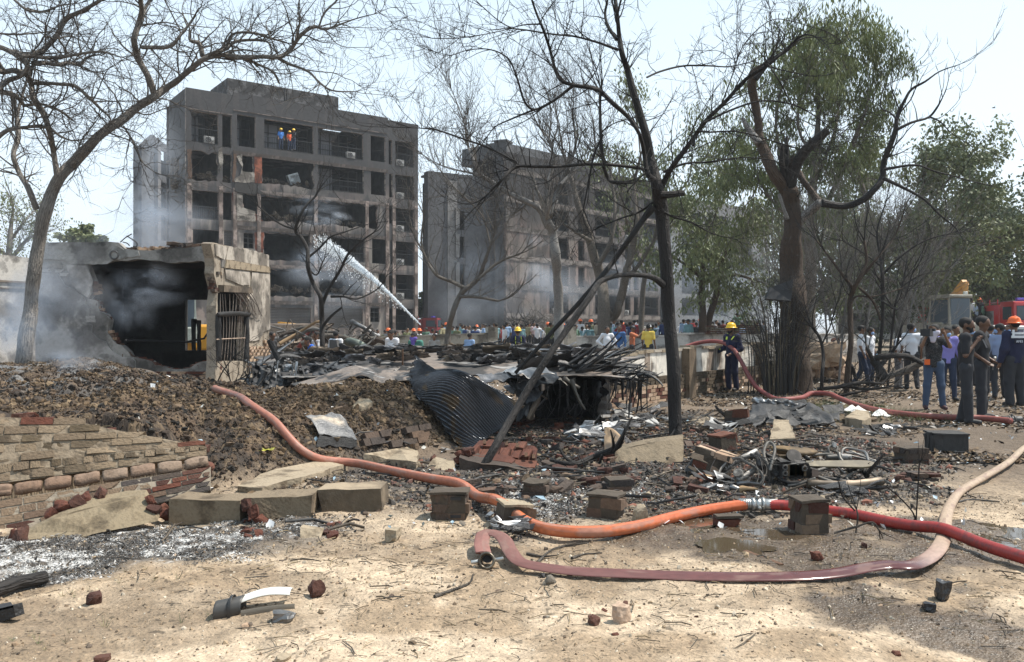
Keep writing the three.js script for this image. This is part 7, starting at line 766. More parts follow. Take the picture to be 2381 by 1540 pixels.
if(near){for(const s of[-1,1]){const e=new THREE.SphereGeometry(.0095,8,6);const p=hp(s*.032,.018,.088);e.translate(p.x,p.y,p.z);add('eye',e,M.black);}const b=nets([cap3(hp(-.02,-.045,.088),hp(.02,-.045,.088),.007,.007)],.01,.005);add('mouth',b,mat(.13,.05,.04,.6));if(o.beard)add('beard',nets([cap3(hp(-.05,-.03,.02),hp(0,-.075,.055),.035,.04),cap3(hp(.05,-.03,.02),hp(0,-.075,.055),.035,.04),cap3(hp(-.025,-.033,.092),hp(.025,-.033,.092),.008,.008)],.02,.01,(x,y,z)=>y - hd.y + .022),hairM);}
if(o.helmet){const pts=[[.0,.165],[.05,.16],[.095,.13],[.115,.08],[.118,.04],[.15,.03],[.15,.022],[.112,.026],[.105,.07],[.085,.12],[0,.15]].map((q)=>new THREE.Vector2(q[0],q[1]));const h=new THREE.LatheGeometry(pts,24);h.scale(1,1,1.14);h.rotateY(ty);h.translate(hd.x,hd.y + .02,hd.z);add('helmet',h,o.helmet);const rg=new THREE.BoxGeometry(.03,.02,.24,1,1,8);{const p=rg.attributes.position;for(let i=0;i<p.count;i++)p.setY(i,p.getY(i)+ .165 - Math.pow(p.getZ(i)/ .12,2)*.055);}rg.rotateY(ty);rg.translate(hd.x,hd.y + .022,hd.z);add('helmet_ridge',rg,o.helmet);}
if(o.capm){const h=new THREE.SphereGeometry(.108,18,10,0,6.29,0,1.6);h.scale(1,.95,1.1);h.translate(hd.x,hd.y + .035,hd.z);add('cap',h,o.capm);const b=new THREE.CylinderGeometry(.085,.085,.012,16,1,false,-1.57,3.14);b.scale(1,1,1.35);b.rotateY(ty);const p=hp(0,.05,.075);b.translate(p.x,p.y,p.z);add('cap_peak',b,o.capm);}
if(o.mask)add('face_cloth',nets([cap3(hp(-.04,-.04,.055),hp(.04,-.04,.055),.052,.052),...(o.scarf?[cap3(hp(-.05,-.03,.03),hp(.05,-.03,.03),.075,.075),cap3(hp(0,-.06,.05),hp(0,-.2,.07),.085,.05)]:[])],.02,near?.012:c,(x,y,z)=>{const q=V(x,y,z).sub(hd);return Math.max(q.y - .002,-q.dot(fw)-(o.scarf?.06:-.02));}),o.mask);
if(o.extra)o.extra(add,J,hp,fw,bm,shirt);
return g;}
function person(label,o,px,d,y0,yaw,h=1.72,group){const g=o.isGroup?o:figure(o);const x=(px - CX)/ F*d;g.name=numbered('person');g.position.set(x,y0===null?H(x,-d):y0,-d);g.rotation.y=yaw;g.scale.setScalar(h / 1.75);g.userData={label,category:'person'};if(group)g.userData.group=group;scene.add(g);return g;}
const yAt=(py,d)=>CAM -(py - HOR)/ F*d;
const navy=clothM([.012,.015,.045]),hiVis=mat(.62,.75,.08,.6),refl=mat(.62,.64,.66,.4),white=clothM([.66,.67,.70]),blk=clothM([.018,.018,.021]),blkT=clothM([.026,.027,.032]),jean=clothM([.045,.072,.125]),denim=clothM([.02,.03,.06]),lilac=clothM([.22,.20,.50]),yelH=mat(.78,.48,.02,.3),orgH=mat(.75,.13,.02,.3),blueM=clothM([.25,.38,.62]);
const ringAt=(add,n,a,r,m,sz=.8)=>{const t=new THREE.CylinderGeometry(r,r,.045,20,1,true);t.scale(1,1,sz);t.translate(a.x,a.y,a.z);add(n,t,m);};
{
const fj={wR:[-.33,1.02,.20],eR:[-.27,1.14,-.06],wL:[.16,1.0,.22],eL:[.27,1.12,-.02],hd:[.0,1.63,.03]};
person('firefighter in navy overalls and yellow helmet holding the red hose by the plastered wall',{sh:navy,tr:navy,sl:'long',fit:.012,helmet:yelH,j:fj,turn:-.35,beard:true,shoe:M.black,cell:.015,extra:(add,J)=>{const e=J.eR.clone().lerp(J.wR,.7);const t=rod(J.eR.clone().lerp(J.wR,.55),J.eR.clone().lerp(J.wR,.72),.056,14);add('cuff_band',t,hiVis);for(const s of[-1,1])add('shoulder_band',bar(V(s*.08,1.36,.125),V(s*.14,1.52,0),.045,.01),hiVis);add('shoulder_band',bar(V(.15,1.3,-.13),V(.08,1.52,-.09),.045,.012),hiVis);add('glove',nets([cap3(J.wR,J.wR.clone().add(V(-.04,-.03,.07)),.045,.04)],.02,.014),M.black);void e;}},1702,21.9,null,-.9,1.70);
const near={sh:blk,tr:blkT,sl:'short',fit:.008,shoe:M.black,cell:.013};
person('man in black short sleeved shirt holding a phone at his chest, before his companion',{...near,skin:2,turn:-.15,j:{eL:[.24,1.17,.06],wL:[.06,1.36,.15],eR:[-.25,1.14,-.02],wR:[-.12,1.35,.14],kL:[.12,.5,.03],aL:[.16,.09,-.06],aR:[-.11,.09,.04]},beard:true,extra:(add,J)=>{add('phone',new THREE.BoxGeometry(.07,.14,.012).rotateX(-.4).translate(.02,1.33,.28),mat(.3,.3,.32,.3));add('strap',bar(V(.16,1.47,.09),V(.19,1.44,-.11),.04,.01),mat(.10,.10,.06,.9));}},2246,14.25,null,1.15,1.77);
person('man in black shirt, hand at his belt, standing behind his companion in black',{...near,skin:2,turn:-.1,hat:'hair',j:{eL:[.27,1.17,-.14],wL:[.17,1.03,.08],eR:[-.26,1.15,-.10],wR:[-.17,1.0,.08],kL:[.12,.5,0],aL:[.17,.09,-.03],kR:[-.12,.5,.02],aR:[-.15,.09,.02]},extra:(add)=>{add('holster',new THREE.BoxGeometry(.05,.16,.06).translate(.17,.92,.1),M.black);add('watch',rod(V(.225,1.04,.13),V(.222,1.03,.16),.034,12),M.steel);}},2284,14.95,null,.85,1.80);
const dots=tex(256,256,(u,v)=>{const x=u*26,y=v*26,i=Math.floor(x),j=Math.floor(y);const on=hsh(i,j,3)>.55&&Math.hypot(x - i - .3 - .4*hsh(i,j,4),y - j - .3 - .4*hsh(i,j,5))<.16;return on?[.45,.45,.45]:[.016,.016,.018];});
const dotM=mat(1,1,1,.85,{map:dots});
{const g=figure({sh:dotM,tr:jean,sl:'short',shoe:mat(.045,.014,.018,.6),cell:.013,skin:1,turn:-.5,mask:clothM([.62,.60,.70]),scarf:true,j:{eL:[.27,1.30,.16],wL:[.14,1.56,.27],eR:[-.27,1.32,.2],wR:[-.17,1.60,.30],kL:[.13,.5,.03],aL:[.17,.09,0],aR:[-.16,.09,.0],kR:[-.13,.5,.02]},extra:(add)=>{add('sunglasses',new THREE.BoxGeometry(.13,.03,.03).rotateY(-.5).translate(-.045,1.655,.10),M.black);add('waist_pouch',new THREE.BoxGeometry(.16,.12,.08).translate(-.12,.98,.15),M.black);add('battery_case',new THREE.BoxGeometry(.10,.11,.05).translate(-.17,.985,.2),orgH);}});
g.traverse((m)=>{if(m.name==='shirt'){const p=m.geometry.attributes.position,uv=m.geometry.attributes.uv;for(let i=0;i<p.count;i++)uv.setXY(i,(p.getX(i)+ p.getZ(i))*2.6,p.getY(i)*2.6);}});
person('cameraman in dotted black shirt and white face scarf, aiming a video camera',g,2172,16.9,null,-.25,1.68);
const cp=V((2150 - CX)/ F*16.7,1.52,-16.55),t=thing('video_camera','black video camera on the shoulder of the man in the white face scarf','camera',cp);t.rotation.y=-.6;ORG.set(t,V(0,0,0));part(t,'camera_body',boxUV(new THREE.BoxGeometry(.13,.15,.34)),M.black);const l=new THREE.CylinderGeometry(.055,.07,.16,16);l.rotateX(Math.PI / 2);l.translate(0,0,.25);part(t,'lens',l,M.black);part(t,'lens_hood',new THREE.BoxGeometry(.17,.13,.05).translate(0,0,.34),M.black);part(t,'top_handle',new THREE.BoxGeometry(.03,.03,.26).translate(0,.13,0),M.black);part(t,'viewfinder',new THREE.BoxGeometry(.05,.05,.14).translate(.11,.05,.05),M.black);part(t,'handle_post',new THREE.BoxGeometry(.03,.06,.03).translate(0,.1,.1),M.black);}
person('man in lilac shirt and dark jeans with a blue face mask, beside the cameraman',{sh:lilac,tr:denim,sl:'long',skin:1,turn:-.5,mask:blueM,cell:.014,nod:.3,j:{hd:[-.02,1.61,.05],kL:[.1,.5,.08],aL:[.12,.09,.1],wL:[.26,.93,.05],wR:[-.24,.92,.05]}},2204,19.0,null,-.2,1.66);
const afes=(add)=>{ringAt(add,'reflective_band',V(0,1.47,-.02),.16,refl,.72);add('back_stripe',new THREE.BoxGeometry(.33,.05,.012).translate(0,1.40,-.142),refl);for(const s of[-1,1]){add('back_stripe',new THREE.BoxGeometry(.045,.16,.012).translate(s*.12,1.46,-.138),refl);}};
const A=figure({sh:navy,tr:blkT,sl:'long',fit:.022,helmet:orgH,cell:.014,extra:afes,j:{wL:[.27,.9,.04],wR:[-.27,.9,.04]}});
{const c=document.createElement('canvas');c.width=256;c.height=96;const x=c.getContext('2d');x.fillStyle='#0f1426';x.fillRect(0,0,256,96);x.fillStyle='#c8ccd4';x.font='bold 72px sans-serif';x.textAlign='center';x.textBaseline='middle';x.fillText('AFES',128,50);const t=new THREE.CanvasTexture(c);t.colorSpace=THREE.SRGBColorSpace;const pl=new THREE.Mesh(new THREE.PlaneGeometry(.22,.085).rotateY(Math.PI).translate(0,1.31,-.152),new THREE.MeshStandardMaterial({map:t,roughness:.8}));pl.name='lettering';A.add(pl);}
person('rescuer in navy AFES jacket and orange helmet seen from behind, at the right edge',A,2360,17.6,null,3.2,1.80);
person('man in pale blue shirt and dark trousers walking away, left of the orange helmet',{sh:clothM([.22,.28,.42]),tr:blkT,sl:'long',mask:blueM,turn:1.2,cell:.018,j:{kR:[-.1,.5,.12],aR:[-.11,.1,.02],aL:[.1,.11,-.2]}},2324,19.4,null,2.7,1.70);
person('man in dark shirt and black trousers between the two men in black and the rescuer',{sh:clothM([.05,.05,.06]),tr:blkT,sl:'long',cell:.02,turn:.4},2302,22,null,2.3,1.7);
person('man in orange vest and green helmet among the crowd at the right',{sh:clothM([.55,.12,.03]),tr:blkT,sl:'short',helmet:mat(.35,.55,.05,.4),cell:.022,mask:blueM},2300,25,null,.6,1.68);
person('man in khaki shirt looking left, behind the rescuer at the right edge',{sh:clothM([.28,.24,.14]),tr:blkT,sl:'short',cell:.022,mask:blueM},2346,24,null,-1,1.7);
person('man in tan shirt standing behind the man in lilac',{sh:clothM([.24,.18,.10]),tr:blkT,sl:'short',cell:.022},2222,23,null,.4,1.66);
person('man in dark green shirt beyond the men in black',{sh:clothM([.04,.06,.05]),tr:blkT,sl:'short',cell:.022,mask:blueM},2258,24,null,.2,1.66);
person('man in white half sleeve shirt and blue trousers walking left past the saplings',{sh:white,tr:denim,sl:'short',cell:.016,turn:.2,j:{kR:[-.1,.52,.12],aR:[-.11,.12,.2],aL:[.1,.12,-.2],wL:[.23,.93,.15]}},2003,23,null,1.2,1.66);
person('man in white shirt with a blue glove and face mask behind the walking man',{sh:white,tr:denim,sl:'short',cell:.018,mask:blueM,turn:.3,extra:(add,J)=>add('glove',nets([cap3(J.wL,J.wL.clone().add(V(0,-.08,.02)),.04,.035)],.02,.014),mat(.15,.45,.75,.5))},2024,24.5,null,.7,1.65);
person('man in white shirt and black trousers seen from behind, left of the cameraman',{sh:white,tr:blkT,sl:'short',cell:.016,mask:blueM,turn:-.9,j:{kL:[.1,.5,.1],aL:[.1,.1,.05],aR:[-.11,.12,-.15]}},2120,22,null,2.9,1.72);
person('person in white shirt and grey skirt bending among the burnt twigs',{sh:white,tr:clothM([.14,.14,.15]),sl:'short',cell:.018,fit:.01,turn:.9,j:{hd:[0,1.55,.14],nk:[0,1.42,.08],ch:[0,1.22,.04]}},2090,22.6,null,.9,1.55);
person('man in plain white T-shirt looking down at the wing from behind',{sh:white,tr:blkT,sl:'short',cell:.02,nod:.5,j:{hd:[.03,1.6,.08]}},911,24.5,yAt(766,24.5)- 1.72,-.6,1.72);
person('man with purple face scarf and green striped shirt leaning behind the wing',{sh:clothM([.06,.20,.16]),tr:blkT,sl:'short',cell:.02,nod:.5,mask:clothM([.12,.08,.35]),scarf:true,j:{hd:[0,1.6,.1]}},966,25,yAt(772,25)- 1.7,-.4,1.7);
person('man in bright blue jacket by the log pile',{sh:clothM([.015,.12,.55]),tr:denim,sl:'long',cell:.02,nod:.4,j:{hd:[0,1.6,.09]}},722,25,yAt(782,25)- 1.68,-1.2,1.68);
person('man in white shirt with hand at his mouth, behind the blue jacket',{sh:white,tr:blkT,sl:'short',cell:.02,j:{eL:[.26,1.25,.1],wL:[.06,1.52,.14]}},736,26.2,yAt(772,26.2)- 1.68,-.8,1.68);
person('man with a grey backpack over his white shirt, seen from behind',{sh:white,tr:denim,sl:'short',cell:.02,extra:(add)=>{add('backpack',rough(new THREE.BoxGeometry(.28,.42,.14,4,4,3).translate(0,1.24,-.19),rng(3),.05,8),mat(.10,.10,.10,.9));for(const s of[-1,1])add('backpack_strap',bar(V(s*.10,1.46,-.12),V(s*.11,1.49,.06),.04,.012),mat(.10,.10,.10,.9));}},781,28.5,yAt(771,28.5)- 1.7,3.0,1.7);
person('man in black T-shirt standing at the corner of the ruined hut',{sh:blk,tr:blkT,sl:'short',cell:.022},632,27.5,yAt(773,27.5)- 1.72,1.2,1.72);
person('man with dark hair peering over the low wall, right of the purple scarf',{sh:clothM([.3,.28,.26]),tr:blkT,sl:'short',cell:.025,nod:.3},1010,34,yAt(777,34)- 1.68,-.3,1.68);person('man in light blue shirt at the left of the wall pillar',{sh:clothM([.25,.38,.6]),tr:blkT,sl:'short',cell:.025,nod:.3},1092,34,yAt(776,34)- 1.68,2.6,1.68);
person('firefighter in navy and yellow vest with yellow helmet, behind the wing',{sh:navy,tr:navy,sl:'long',fit:.02,helmet:yelH,cell:.02,extra:(add)=>{for(const s of[-1,1])add('vest_band',bar(V(s*.10,1.1,-.135),V(s*.10,1.48,-.10),.05,.012),hiVis);add('vest_band',bar(V(-.15,1.16,-.14),V(.15,1.16,-.14),.05,.012),hiVis);}},1204,30,yAt(762,30)- 1.78,3.3,1.74);
person('man in white shirt with hands on hips, before the leaf heap',{sh:white,tr:clothM([.35,.34,.33]),sl:'long',cell:.02,beard:true,j:{eL:[.36,1.18,-.06],wL:[.17,1.02,.06],eR:[-.36,1.18,-.06],wR:[-.17,1.02,.06]}},1412,32,yAt(760,32)- 1.72,.1,1.72);
person('man in blue denim shirt with hand on hip, right of the white shirt',{sh:clothM([.05,.13,.30]),tr:white,sl:'long',cell:.02,j:{eR:[-.36,1.18,-.06],wR:[-.17,1.02,.06]}},1440,33,yAt(757,33)- 1.72,-.3,1.72);
person('man in rust shirt and cap raising a phone with both arms',{sh:clothM([.42,.13,.06]),tr:blkT,sl:'short',cell:.02,capm:M.black,j:{eL:[.22,1.32,.25],wL:[.10,1.52,.42],eR:[-.2,1.32,.25],wR:[-.06,1.52,.42]},extra:(add)=>add('phone',new THREE.BoxGeometry(.14,.07,.012).translate(.02,1.6,.5),M.black)},1470,32.5,yAt(758,32.5)- 1.7,1.3,1.7);
person('man in yellow T-shirt and white cap seen from behind',{sh:clothM([.72,.52,.10]),tr:blkT,sl:'short',cell:.02,capm:white},1508,32,yAt(755,32)- 1.72,2.7,1.72);
{const d=72.2,fy=yAt(348.5,d);person('firefighter in blue shirt and yellow helmet on the top balcony, leftmost of three',{sh:clothM([.05,.18,.5]),tr:denim,sl:'short',helmet:yelH,cell:.025},653,d,fy,.6,1.78);person('firefighter in orange vest and yellow helmet on the top balcony, in the middle',{sh:clothM([.7,.13,.05]),tr:denim,sl:'short',helmet:yelH,cell:.025},673,d + .5,fy,.8,1.68);person('firefighter in black uniform and yellow helmet on the top balcony, rightmost of three',{sh:blk,tr:denim,sl:'long',helmet:yelH,cell:.025,j:{eL:[.3,1.2,.1],wL:[.2,1.05,.25]}},683,d + .2,fy,-.6,1.78);}
}
{
const r=rng(601),base=[0,1,2,3,4,5,6].map((i)=>figure({sh:white,tr:blkT,sl:i % 2?'short':'long',cell:.044,skin:i % 3,turn:(i - 3)*.3,hat:'hair',helmet:i===5?orgH:null,capm:i===6?M.black:null,j:i===2?{eL:[.2,1.4,.22],wL:[.08,1.62,.3],eR:[-.2,1.4,.22],wR:[-.06,1.62,.3]}:i===4?{eL:[.36,1.18,-.06],wL:[.17,1.02,.06]}:{}}));
const tones=[['white',[.62,.63,.66]],['white',[.58,.58,.6]],['pale blue',[.28,.40,.58]],['khaki',[.22,.20,.12]],['dark',[.03,.03,.035]],['dark blue',[.03,.05,.14]],['grey',[.22,.22,.23]],['cream',[.52,.46,.36]],['red',[.28,.04,.045]],['olive',[.12,.13,.06]],['green',[.09,.17,.12]],['pink',[.45,.33,.34]],['teal',[.15,.27,.30]],['white',[.60,.60,.62]],['pale blue',[.36,.44,.56]],['cream',[.48,.44,.37]]];
const kinds=['bare headed','bare headed','phone raising','bare headed','bare headed','orange helmeted','capped'];
const put=(x,d,y,where,forceK)=>{const k=forceK===undefined?[0,1,2,3,4,0,1,3,6,5,4,1][Math.floor(r()*12)]:forceK,tn=pick(tones,r),g=base[k].clone();g.traverse((m)=>{if(m.name==='shirt')m.material=clothM(tn[1]);if(m.name==='helmet'||m.name==='helmet_ridge')m.material=orgH;});person(kinds[k]+ ' onlooker in a ' + tn[0]+ ' shirt, ' + where,g,x,d,y - 1.75*.98,k===2?2.6 + r():r()<.6?2.2 + r()*1.8:r()*6.28,1.72,'crowd ' + where);};
for(let i=0;i<40;i++){const x=1160 + i*8.4 + r()*6,d=42 + r()*14;put(x,d,yAt(748 + r()*12,d),'behind the gap between the low walls');}
for(let i=0;i<24;i++){const x=1020 + i*6.2 + r()*8,d=44 + r()*16;put(x,d,yAt(750 + r()*10,d),'behind the left low wall');}
for(let i=0;i<12;i++){const x=860 + i*14 + r()*8,d=42 + r()*10;put(x,d,yAt(762 + r()*9,d),'beyond the log pile',r()<.3?5:undefined);}
for(let i=0;i<26;i++){const x=1340 + i*8.6 + r()*8,d=43 + r()*12;put(x,d,yAt(744 + r()*12,d),'behind the right low wall');}
for(let i=0;i<22;i++){const x=1580 + i*9 + r()*8,d=42 + r()*12;put(x,d,yAt(742 + r()*9,d),'behind the brick stack in the smoke');}
for(let i=0;i<9;i++){const x=2180 + i*22 + r()*10,d=27 + r()*8;put(x,d,yAt(768 + r()*8,d),'behind the men in black');}
for(let i=0;i<4;i++){put(2262 + i*8,52,yAt(695 +(i % 2)*8,52),'standing up on the rescue car');}
put(1200 + 515,47,yAt(728,47),'standing higher in the smoke',2);
}
// ---------- vehicles in the background ----------
{const red=mat(.50,.025,.03,.3,{phys:1}),white=mat(.62,.62,.6,.4),yel=mat(.62,.30,.02,.45),glass=mat(.05,.07,.09,.1),tyre=mat(.02,.02,.02,.85),lamp=mat(.6,.6,.55,.2),dust=mat(.32,.30,.25,.6,{map:grain});
red.clearcoat=.5;
const rb=(w,h,d,x,y,z,b=.05)=>{const s=new THREE.Shape();const hw=w / 2 - b,hh=h / 2 - b;s.moveTo(-hw,-hh);s.lineTo(hw,-hh);s.lineTo(hw,hh);s.lineTo(-hw,hh);const g=new THREE.ExtrudeGeometry(s,{depth:d - 2*b,bevelEnabled:true,bevelSize:b,bevelThickness:b,bevelSegments:2});g.translate(x,y + h / 2,z - d / 2 + b);return g;};
function wheelAt(par,x,z,R){const w=new THREE.Group();w.name='wheel';w.position.set(x,R,z);par.add(w);ORG.set(w,V(0,0,0));const t=new THREE.TorusGeometry(R*.75,R*.26,10,24);t.rotateY(Math.PI / 2);part(w,'tyre',t,tyre);const c=new THREE.CylinderGeometry(R*.5,R*.5,R*.3,16);c.rotateZ(Math.PI / 2);part(w,'rim',c,dust);}
const darkRed=mat(.20,.02,.025,.5);
function fireEngine(label,x,d,yaw,scale,body2,cabC){const p=V((x - CX)/ F*d,0,-d);p.y=H0(p.x,p.z);const t=thing('fire_engine',label,'fire engine',p);t.rotation.y=yaw;t.scale.setScalar(scale);ORG.set(t,V(0,0,0));
part(t,'body',rb(2.4,2.2,5.2,0,.55,-2.6),body2||red);part(t,'cab',rb(2.4,2.35,1.9,0,.55,1.0,.12),cabC||red);part(t,'bumper',rb(2.45,.4,.3,0,.4,2.0),white);part(t,'grille',rb(1.2,.5,.06,0,1.0,1.98),M.black);part(t,'windscreen',rb(2.1,.85,.06,0,1.8,1.95),glass);for(const s of[-1,1]){part(t,'side_window',rb(.05,.75,1.1,s*1.2,1.85,1.1,.02),glass);part(t,'headlight',rb(.35,.22,.06,s*.92,1.05,1.99),lamp);part(t,'mirror',rb(.12,.4,.2,s*1.4,1.75,1.8),M.black);part(t,'locker_shutter',rb(.04,1.4,3.8,s*1.2,1.0,-2.6,.015),M.aluDull);part(t,'stripe',rb(.05,.18,4.8,s*1.205,.8,-2.4,.02),white);wheelAt(t,s*1.0,1.1,.5);wheelAt(t,s*1.0,-3.2,.5);}
part(t,'beacon',rb(1.5,.18,.3,0,2.95,1.2),mat(.12,.1,.5,.2));for(const s of[-1,1])part(t,'ladder_rail',rb(.06,.06,4.6,s*.35,2.95,-2.4,.02),M.aluDull);for(let i=0;i<9;i++)part(t,'ladder_rung',rb(.7,.04,.04,0,2.97,-4.4 + i*.5,.015),M.aluDull);for(let i=0;i<5;i++)part(t,'roof_rail',rod(V(-1.1,2.75,-.4 - i*1.1),V(-1.1,3.1,-.4 - i*1.1),.025),red);return t;}
fireEngine('large red fire engine with a ladder, cut by the right edge',2372,50,-.12,.97);fireEngine('red and white fire tender far behind the excavator, half hidden by saplings',2125,62,1.35,1.0,white);fireEngine('dark red fire tender beyond the gap between the two burnt blocks',985,88,1.45,.85,darkRed,darkRed);
function car(name,label,cat,x,d,yaw,m,rackish){const p=V((x - CX)/ F*d,0,-d);p.y=H0(p.x,p.z);const t=thing(name,label,cat,p);t.rotation.y=yaw;ORG.set(t,V(0,0,0));const s=new THREE.Shape([[-2.2,.35],[2.1,.35],[2.2,.8],[1.3,1.0],[.7,1.55],[-1.0,1.6],[-1.9,1.05],[-2.2,.95]].map((q)=>new THREE.Vector2(...q)));const g=new THREE.ExtrudeGeometry(s,{depth:1.5,bevelEnabled:true,bevelSize:.08,bevelThickness:.1});g.translate(0,0,-.75);g.rotateY(-Math.PI / 2);part(t,'body',g,m);part(t,'windscreen',rb(1.4,.5,.05,0,1.05,1.05,.02).rotateX(0),glass);for(const q of[-1,1]){part(t,'side_window',rb(.04,.4,1.6,q*.87,1.08,-.1,.015),glass);part(t,'headlight',rb(.3,.15,.06,q*.6,.7,2.24,.02),lamp);wheelAt(t,q*.8,1.35,.33);wheelAt(t,q*.8,-1.35,.33);}if(rackish)part(t,'light_bar',rb(1.1,.12,.25,0,1.68,.1),mat(.2,.15,.6,.2));return t;}
car('rescue_car','red rescue car with a light bar, left of the large fire engine','car',2288,56,.25,red,true);car('parked_car','red hatchback behind the rescue car at the right','car',2335,66,.3,red);car('parked_car','white car roof seen behind the man in the orange helmet','car',2360,40,1.3,white);
function excavator(label,x,d,yaw,cabM,armM,o={}){const p=V((x - CX)/ F*d,0,-d);p.y=H0(p.x,p.z);const t=thing('excavator',label,'excavator',p);t.rotation.y=yaw;ORG.set(t,V(0,0,0));for(const s of[-1,1])part(t,'track',rb(.5,.75,3.2,s*1.05,0,0,.2),tyre);part(t,'body',rb(2.3,1.0,2.4,0,.8,-.6,.1),armM);part(t,'counterweight',rb(2.3,.8,.7,0,.9,-2.0,.2),cabM);
const cx=-.55,fr=(a,b)=>bar(V(...a),V(...b),.09);for(const[sx,sz]of[[-1,-1],[1,-1],[-1,1],[1,1]])part(t,'cab_pillar',fr([cx + sx*.55,1.2,.3 + sz*.7],[cx + sx*.5,2.95,.3 + sz*.6]),cabM);part(t,'cab_roof',rb(1.25,.16,1.5,cx,2.92,.3,.06),cabM);part(t,'cab_base',rb(1.2,.6,1.5,cx,1.1,.3,.06),cabM);part(t,'cab_window',rb(1.0,1.2,.03,cx,1.7,.98,.01),glass);for(const s of[-1,1])part(t,'cab_window',rb(.03,1.1,1.1,cx + s*.53,1.75,.3,.01),glass);part(t,'work_lamp',rb(.2,.16,.1,cx + .3,3.06,.95,.03),lamp);
const arm=o.arm||[[.3,1.4,.4],[.35,4.3,1.0],[.4,2.6,2.9]];part(t,'boom',tube(resample(arm.slice(0,2).map((a)=>V(...a)),4),.2,4,{flat:.8}),o.armC||armM);part(t,'dipper',bar(V(...arm[1]),V(...arm[2]),.26,.3),o.armC||armM);part(t,'ram',rod(V(arm[0][0],arm[0][1]+ .3,arm[0][2]+ .4),V(...arm[1]).lerp(V(...arm[0]),.35),.06),M.steel);const b=arm[2];part(t,'bucket',merge([rb(.9,.7,.12,b[0],b[1]- .7,b[2]+ .3),rb(.9,.12,.6,b[0],b[1]- .75,b[2]),rb(.08,.6,.6,b[0]- .42,b[1]- .7,b[2]),rb(.08,.6,.6,b[0]+ .42,b[1]- .7,b[2])]),M.rust);return t;}
excavator('dusty excavator with an orange raised arm behind the cameraman',2222,40,.2,dust,dust,{armC:mat(.50,.24,.06,.5),arm:[[.35,1.4,.2],[.45,3.7,.1],[.5,2.6,-1.2]]});
excavator('pale green cabbed excavator seen through the back window of the ruined hut',446,33,.5,mat(.36,.40,.36,.5,{map:grain}),yel,{arm:[[.8,1.4,.2],[1.4,3.2,1.2],[1.8,1.6,2.6]]});
{const p=gp(690,44);const t=thing('wheel_loader','yellow wheel loader with a big rusty bucket over the log pile','loader',p);t.position.y=H0(p.x,p.z);t.rotation.y=.35;ORG.set(t,V(0,0,0));part(t,'body',rb(2.2,1.3,3.2,-3.1,.6,-2.5,.1),yel);part(t,'cab',rb(1.5,1.5,1.5,-3.1,1.6,-1.6,.1),glass);part(t,'cab_roof',rb(1.6,.15,1.6,-3.1,3.05,-1.6,.05),yel);for(const s of[-1,1]){part(t,'lift_arm',bar(V(s*.8 - 1.6,1.5,-1),V(s*.8,1.3,1.4),.2,.3),yel);wheelAt(t,-3.1 + s*1.1,-.9,.65);wheelAt(t,-3.1 + s*1.1,-3.2,.65);}const s=new THREE.Shape([[0,0],[1.0,.0],[1.05,.1],[.35,.35],[.12,1.15],[0,1.2]].map((q)=>new THREE.Vector2(...q)));const g=new THREE.ExtrudeGeometry(s,{depth:3.2,bevelEnabled:false});g.rotateY(-Math.PI / 2);g.translate(1.6,.35,1.4);part(t,'bucket',g,mat(.20,.15,.11,.7,{map:blotch}));}
{const p=gp(462,38);const t=car('utility_truck','small yellow roofed truck seen through the burnt window bars of the hut','truck',478,36,.6,mat(.40,.42,.36,.5,{map:grain}));part(t,'yellow_roof',rb(1.7,.12,2.0,0,1.7,-.2,.05),yel);void p;}
{const r=rng(501),t=thing('log_pile','heap of uprooted tree trunks and branches in front of the yellow loader','log pile',gp(700,31));const lg=(pts,w,m)=>{const d=30 + r()*2;wpart(t,'log',tube(resample(pts.map(([x,y])=>P(x,y,d +(r()- .5))),10),(k)=>w / 2 / F*30*(1 - k*.5),8,{rough:.25,rf:2.5,us:2,vs:1}),m);};
lg([[640,832],[690,812],[740,790],[780,782]],44,M.barkBrown);lg([[640,790],[690,780],[730,765],[760,772]],14,M.barkPale);lg([[650,800],[700,770],[740,748],[755,752]],9,M.wood);lg([[660,780],[710,762],[752,770],[790,790]],12,M.bark);lg([[630,800],[670,775],[720,770]],10,M.barkBrown);lg([[700,800],[760,780],[820,790],[850,800]],14,M.bark);lg([[818,748],[845,762],[880,782]],13,M.aluDull);lg([[820,750],[812,770],[815,790]],4,M.twigDark);lg([[680,830],[700,800],[715,776],[740,768]],12,mat(.28,.06,.05,.6));lg([[800,790],[830,800],[860,812]],24,mat(.2,.24,.2,.6,{map:blotch}));lg([[850,800],[880,790],[900,802]],20,M.barkBrown);
for(let i=0;i<50;i++){const x=lerp(640,860,r()),y=lerp(770,815,r());lg([[x,y],[x +(r()- .5)*60,y - r()*30],[x +(r()- .5)*110,y - r()*40 + 10]],2 + r()*4,pick([M.bark,M.barkPale,M.barkBrown,M.twig],r));}}
for(const[x,y,s]of[[1220,742,1],[1250,735,.8]]){const r=rng(510 + x),t=thing('brush_heap',x<1230?'dark canvas and brush heap against the farther burnt block, behind the crowd':'grey heap of dead brush beside the dark canvas heap, behind the crowd','brush',P(x,790,70).setY(.42));const tw=[];for(let i=0;i<160;i++)grow(r,P(x +(r()- .5)*70,y + r()*45,70 + r()*2),rdir(r),1 + r(),.03,1,{step:.35,curl:.8,wob:.3,up:0,levels:1,dens:[0,0],min:.01},tw);const m=wpart(t,'brush',merge(Object.values(tw).flat()),x<1230?M.twigDark:M.twigPale);m.userData.kind='stuff';}
}
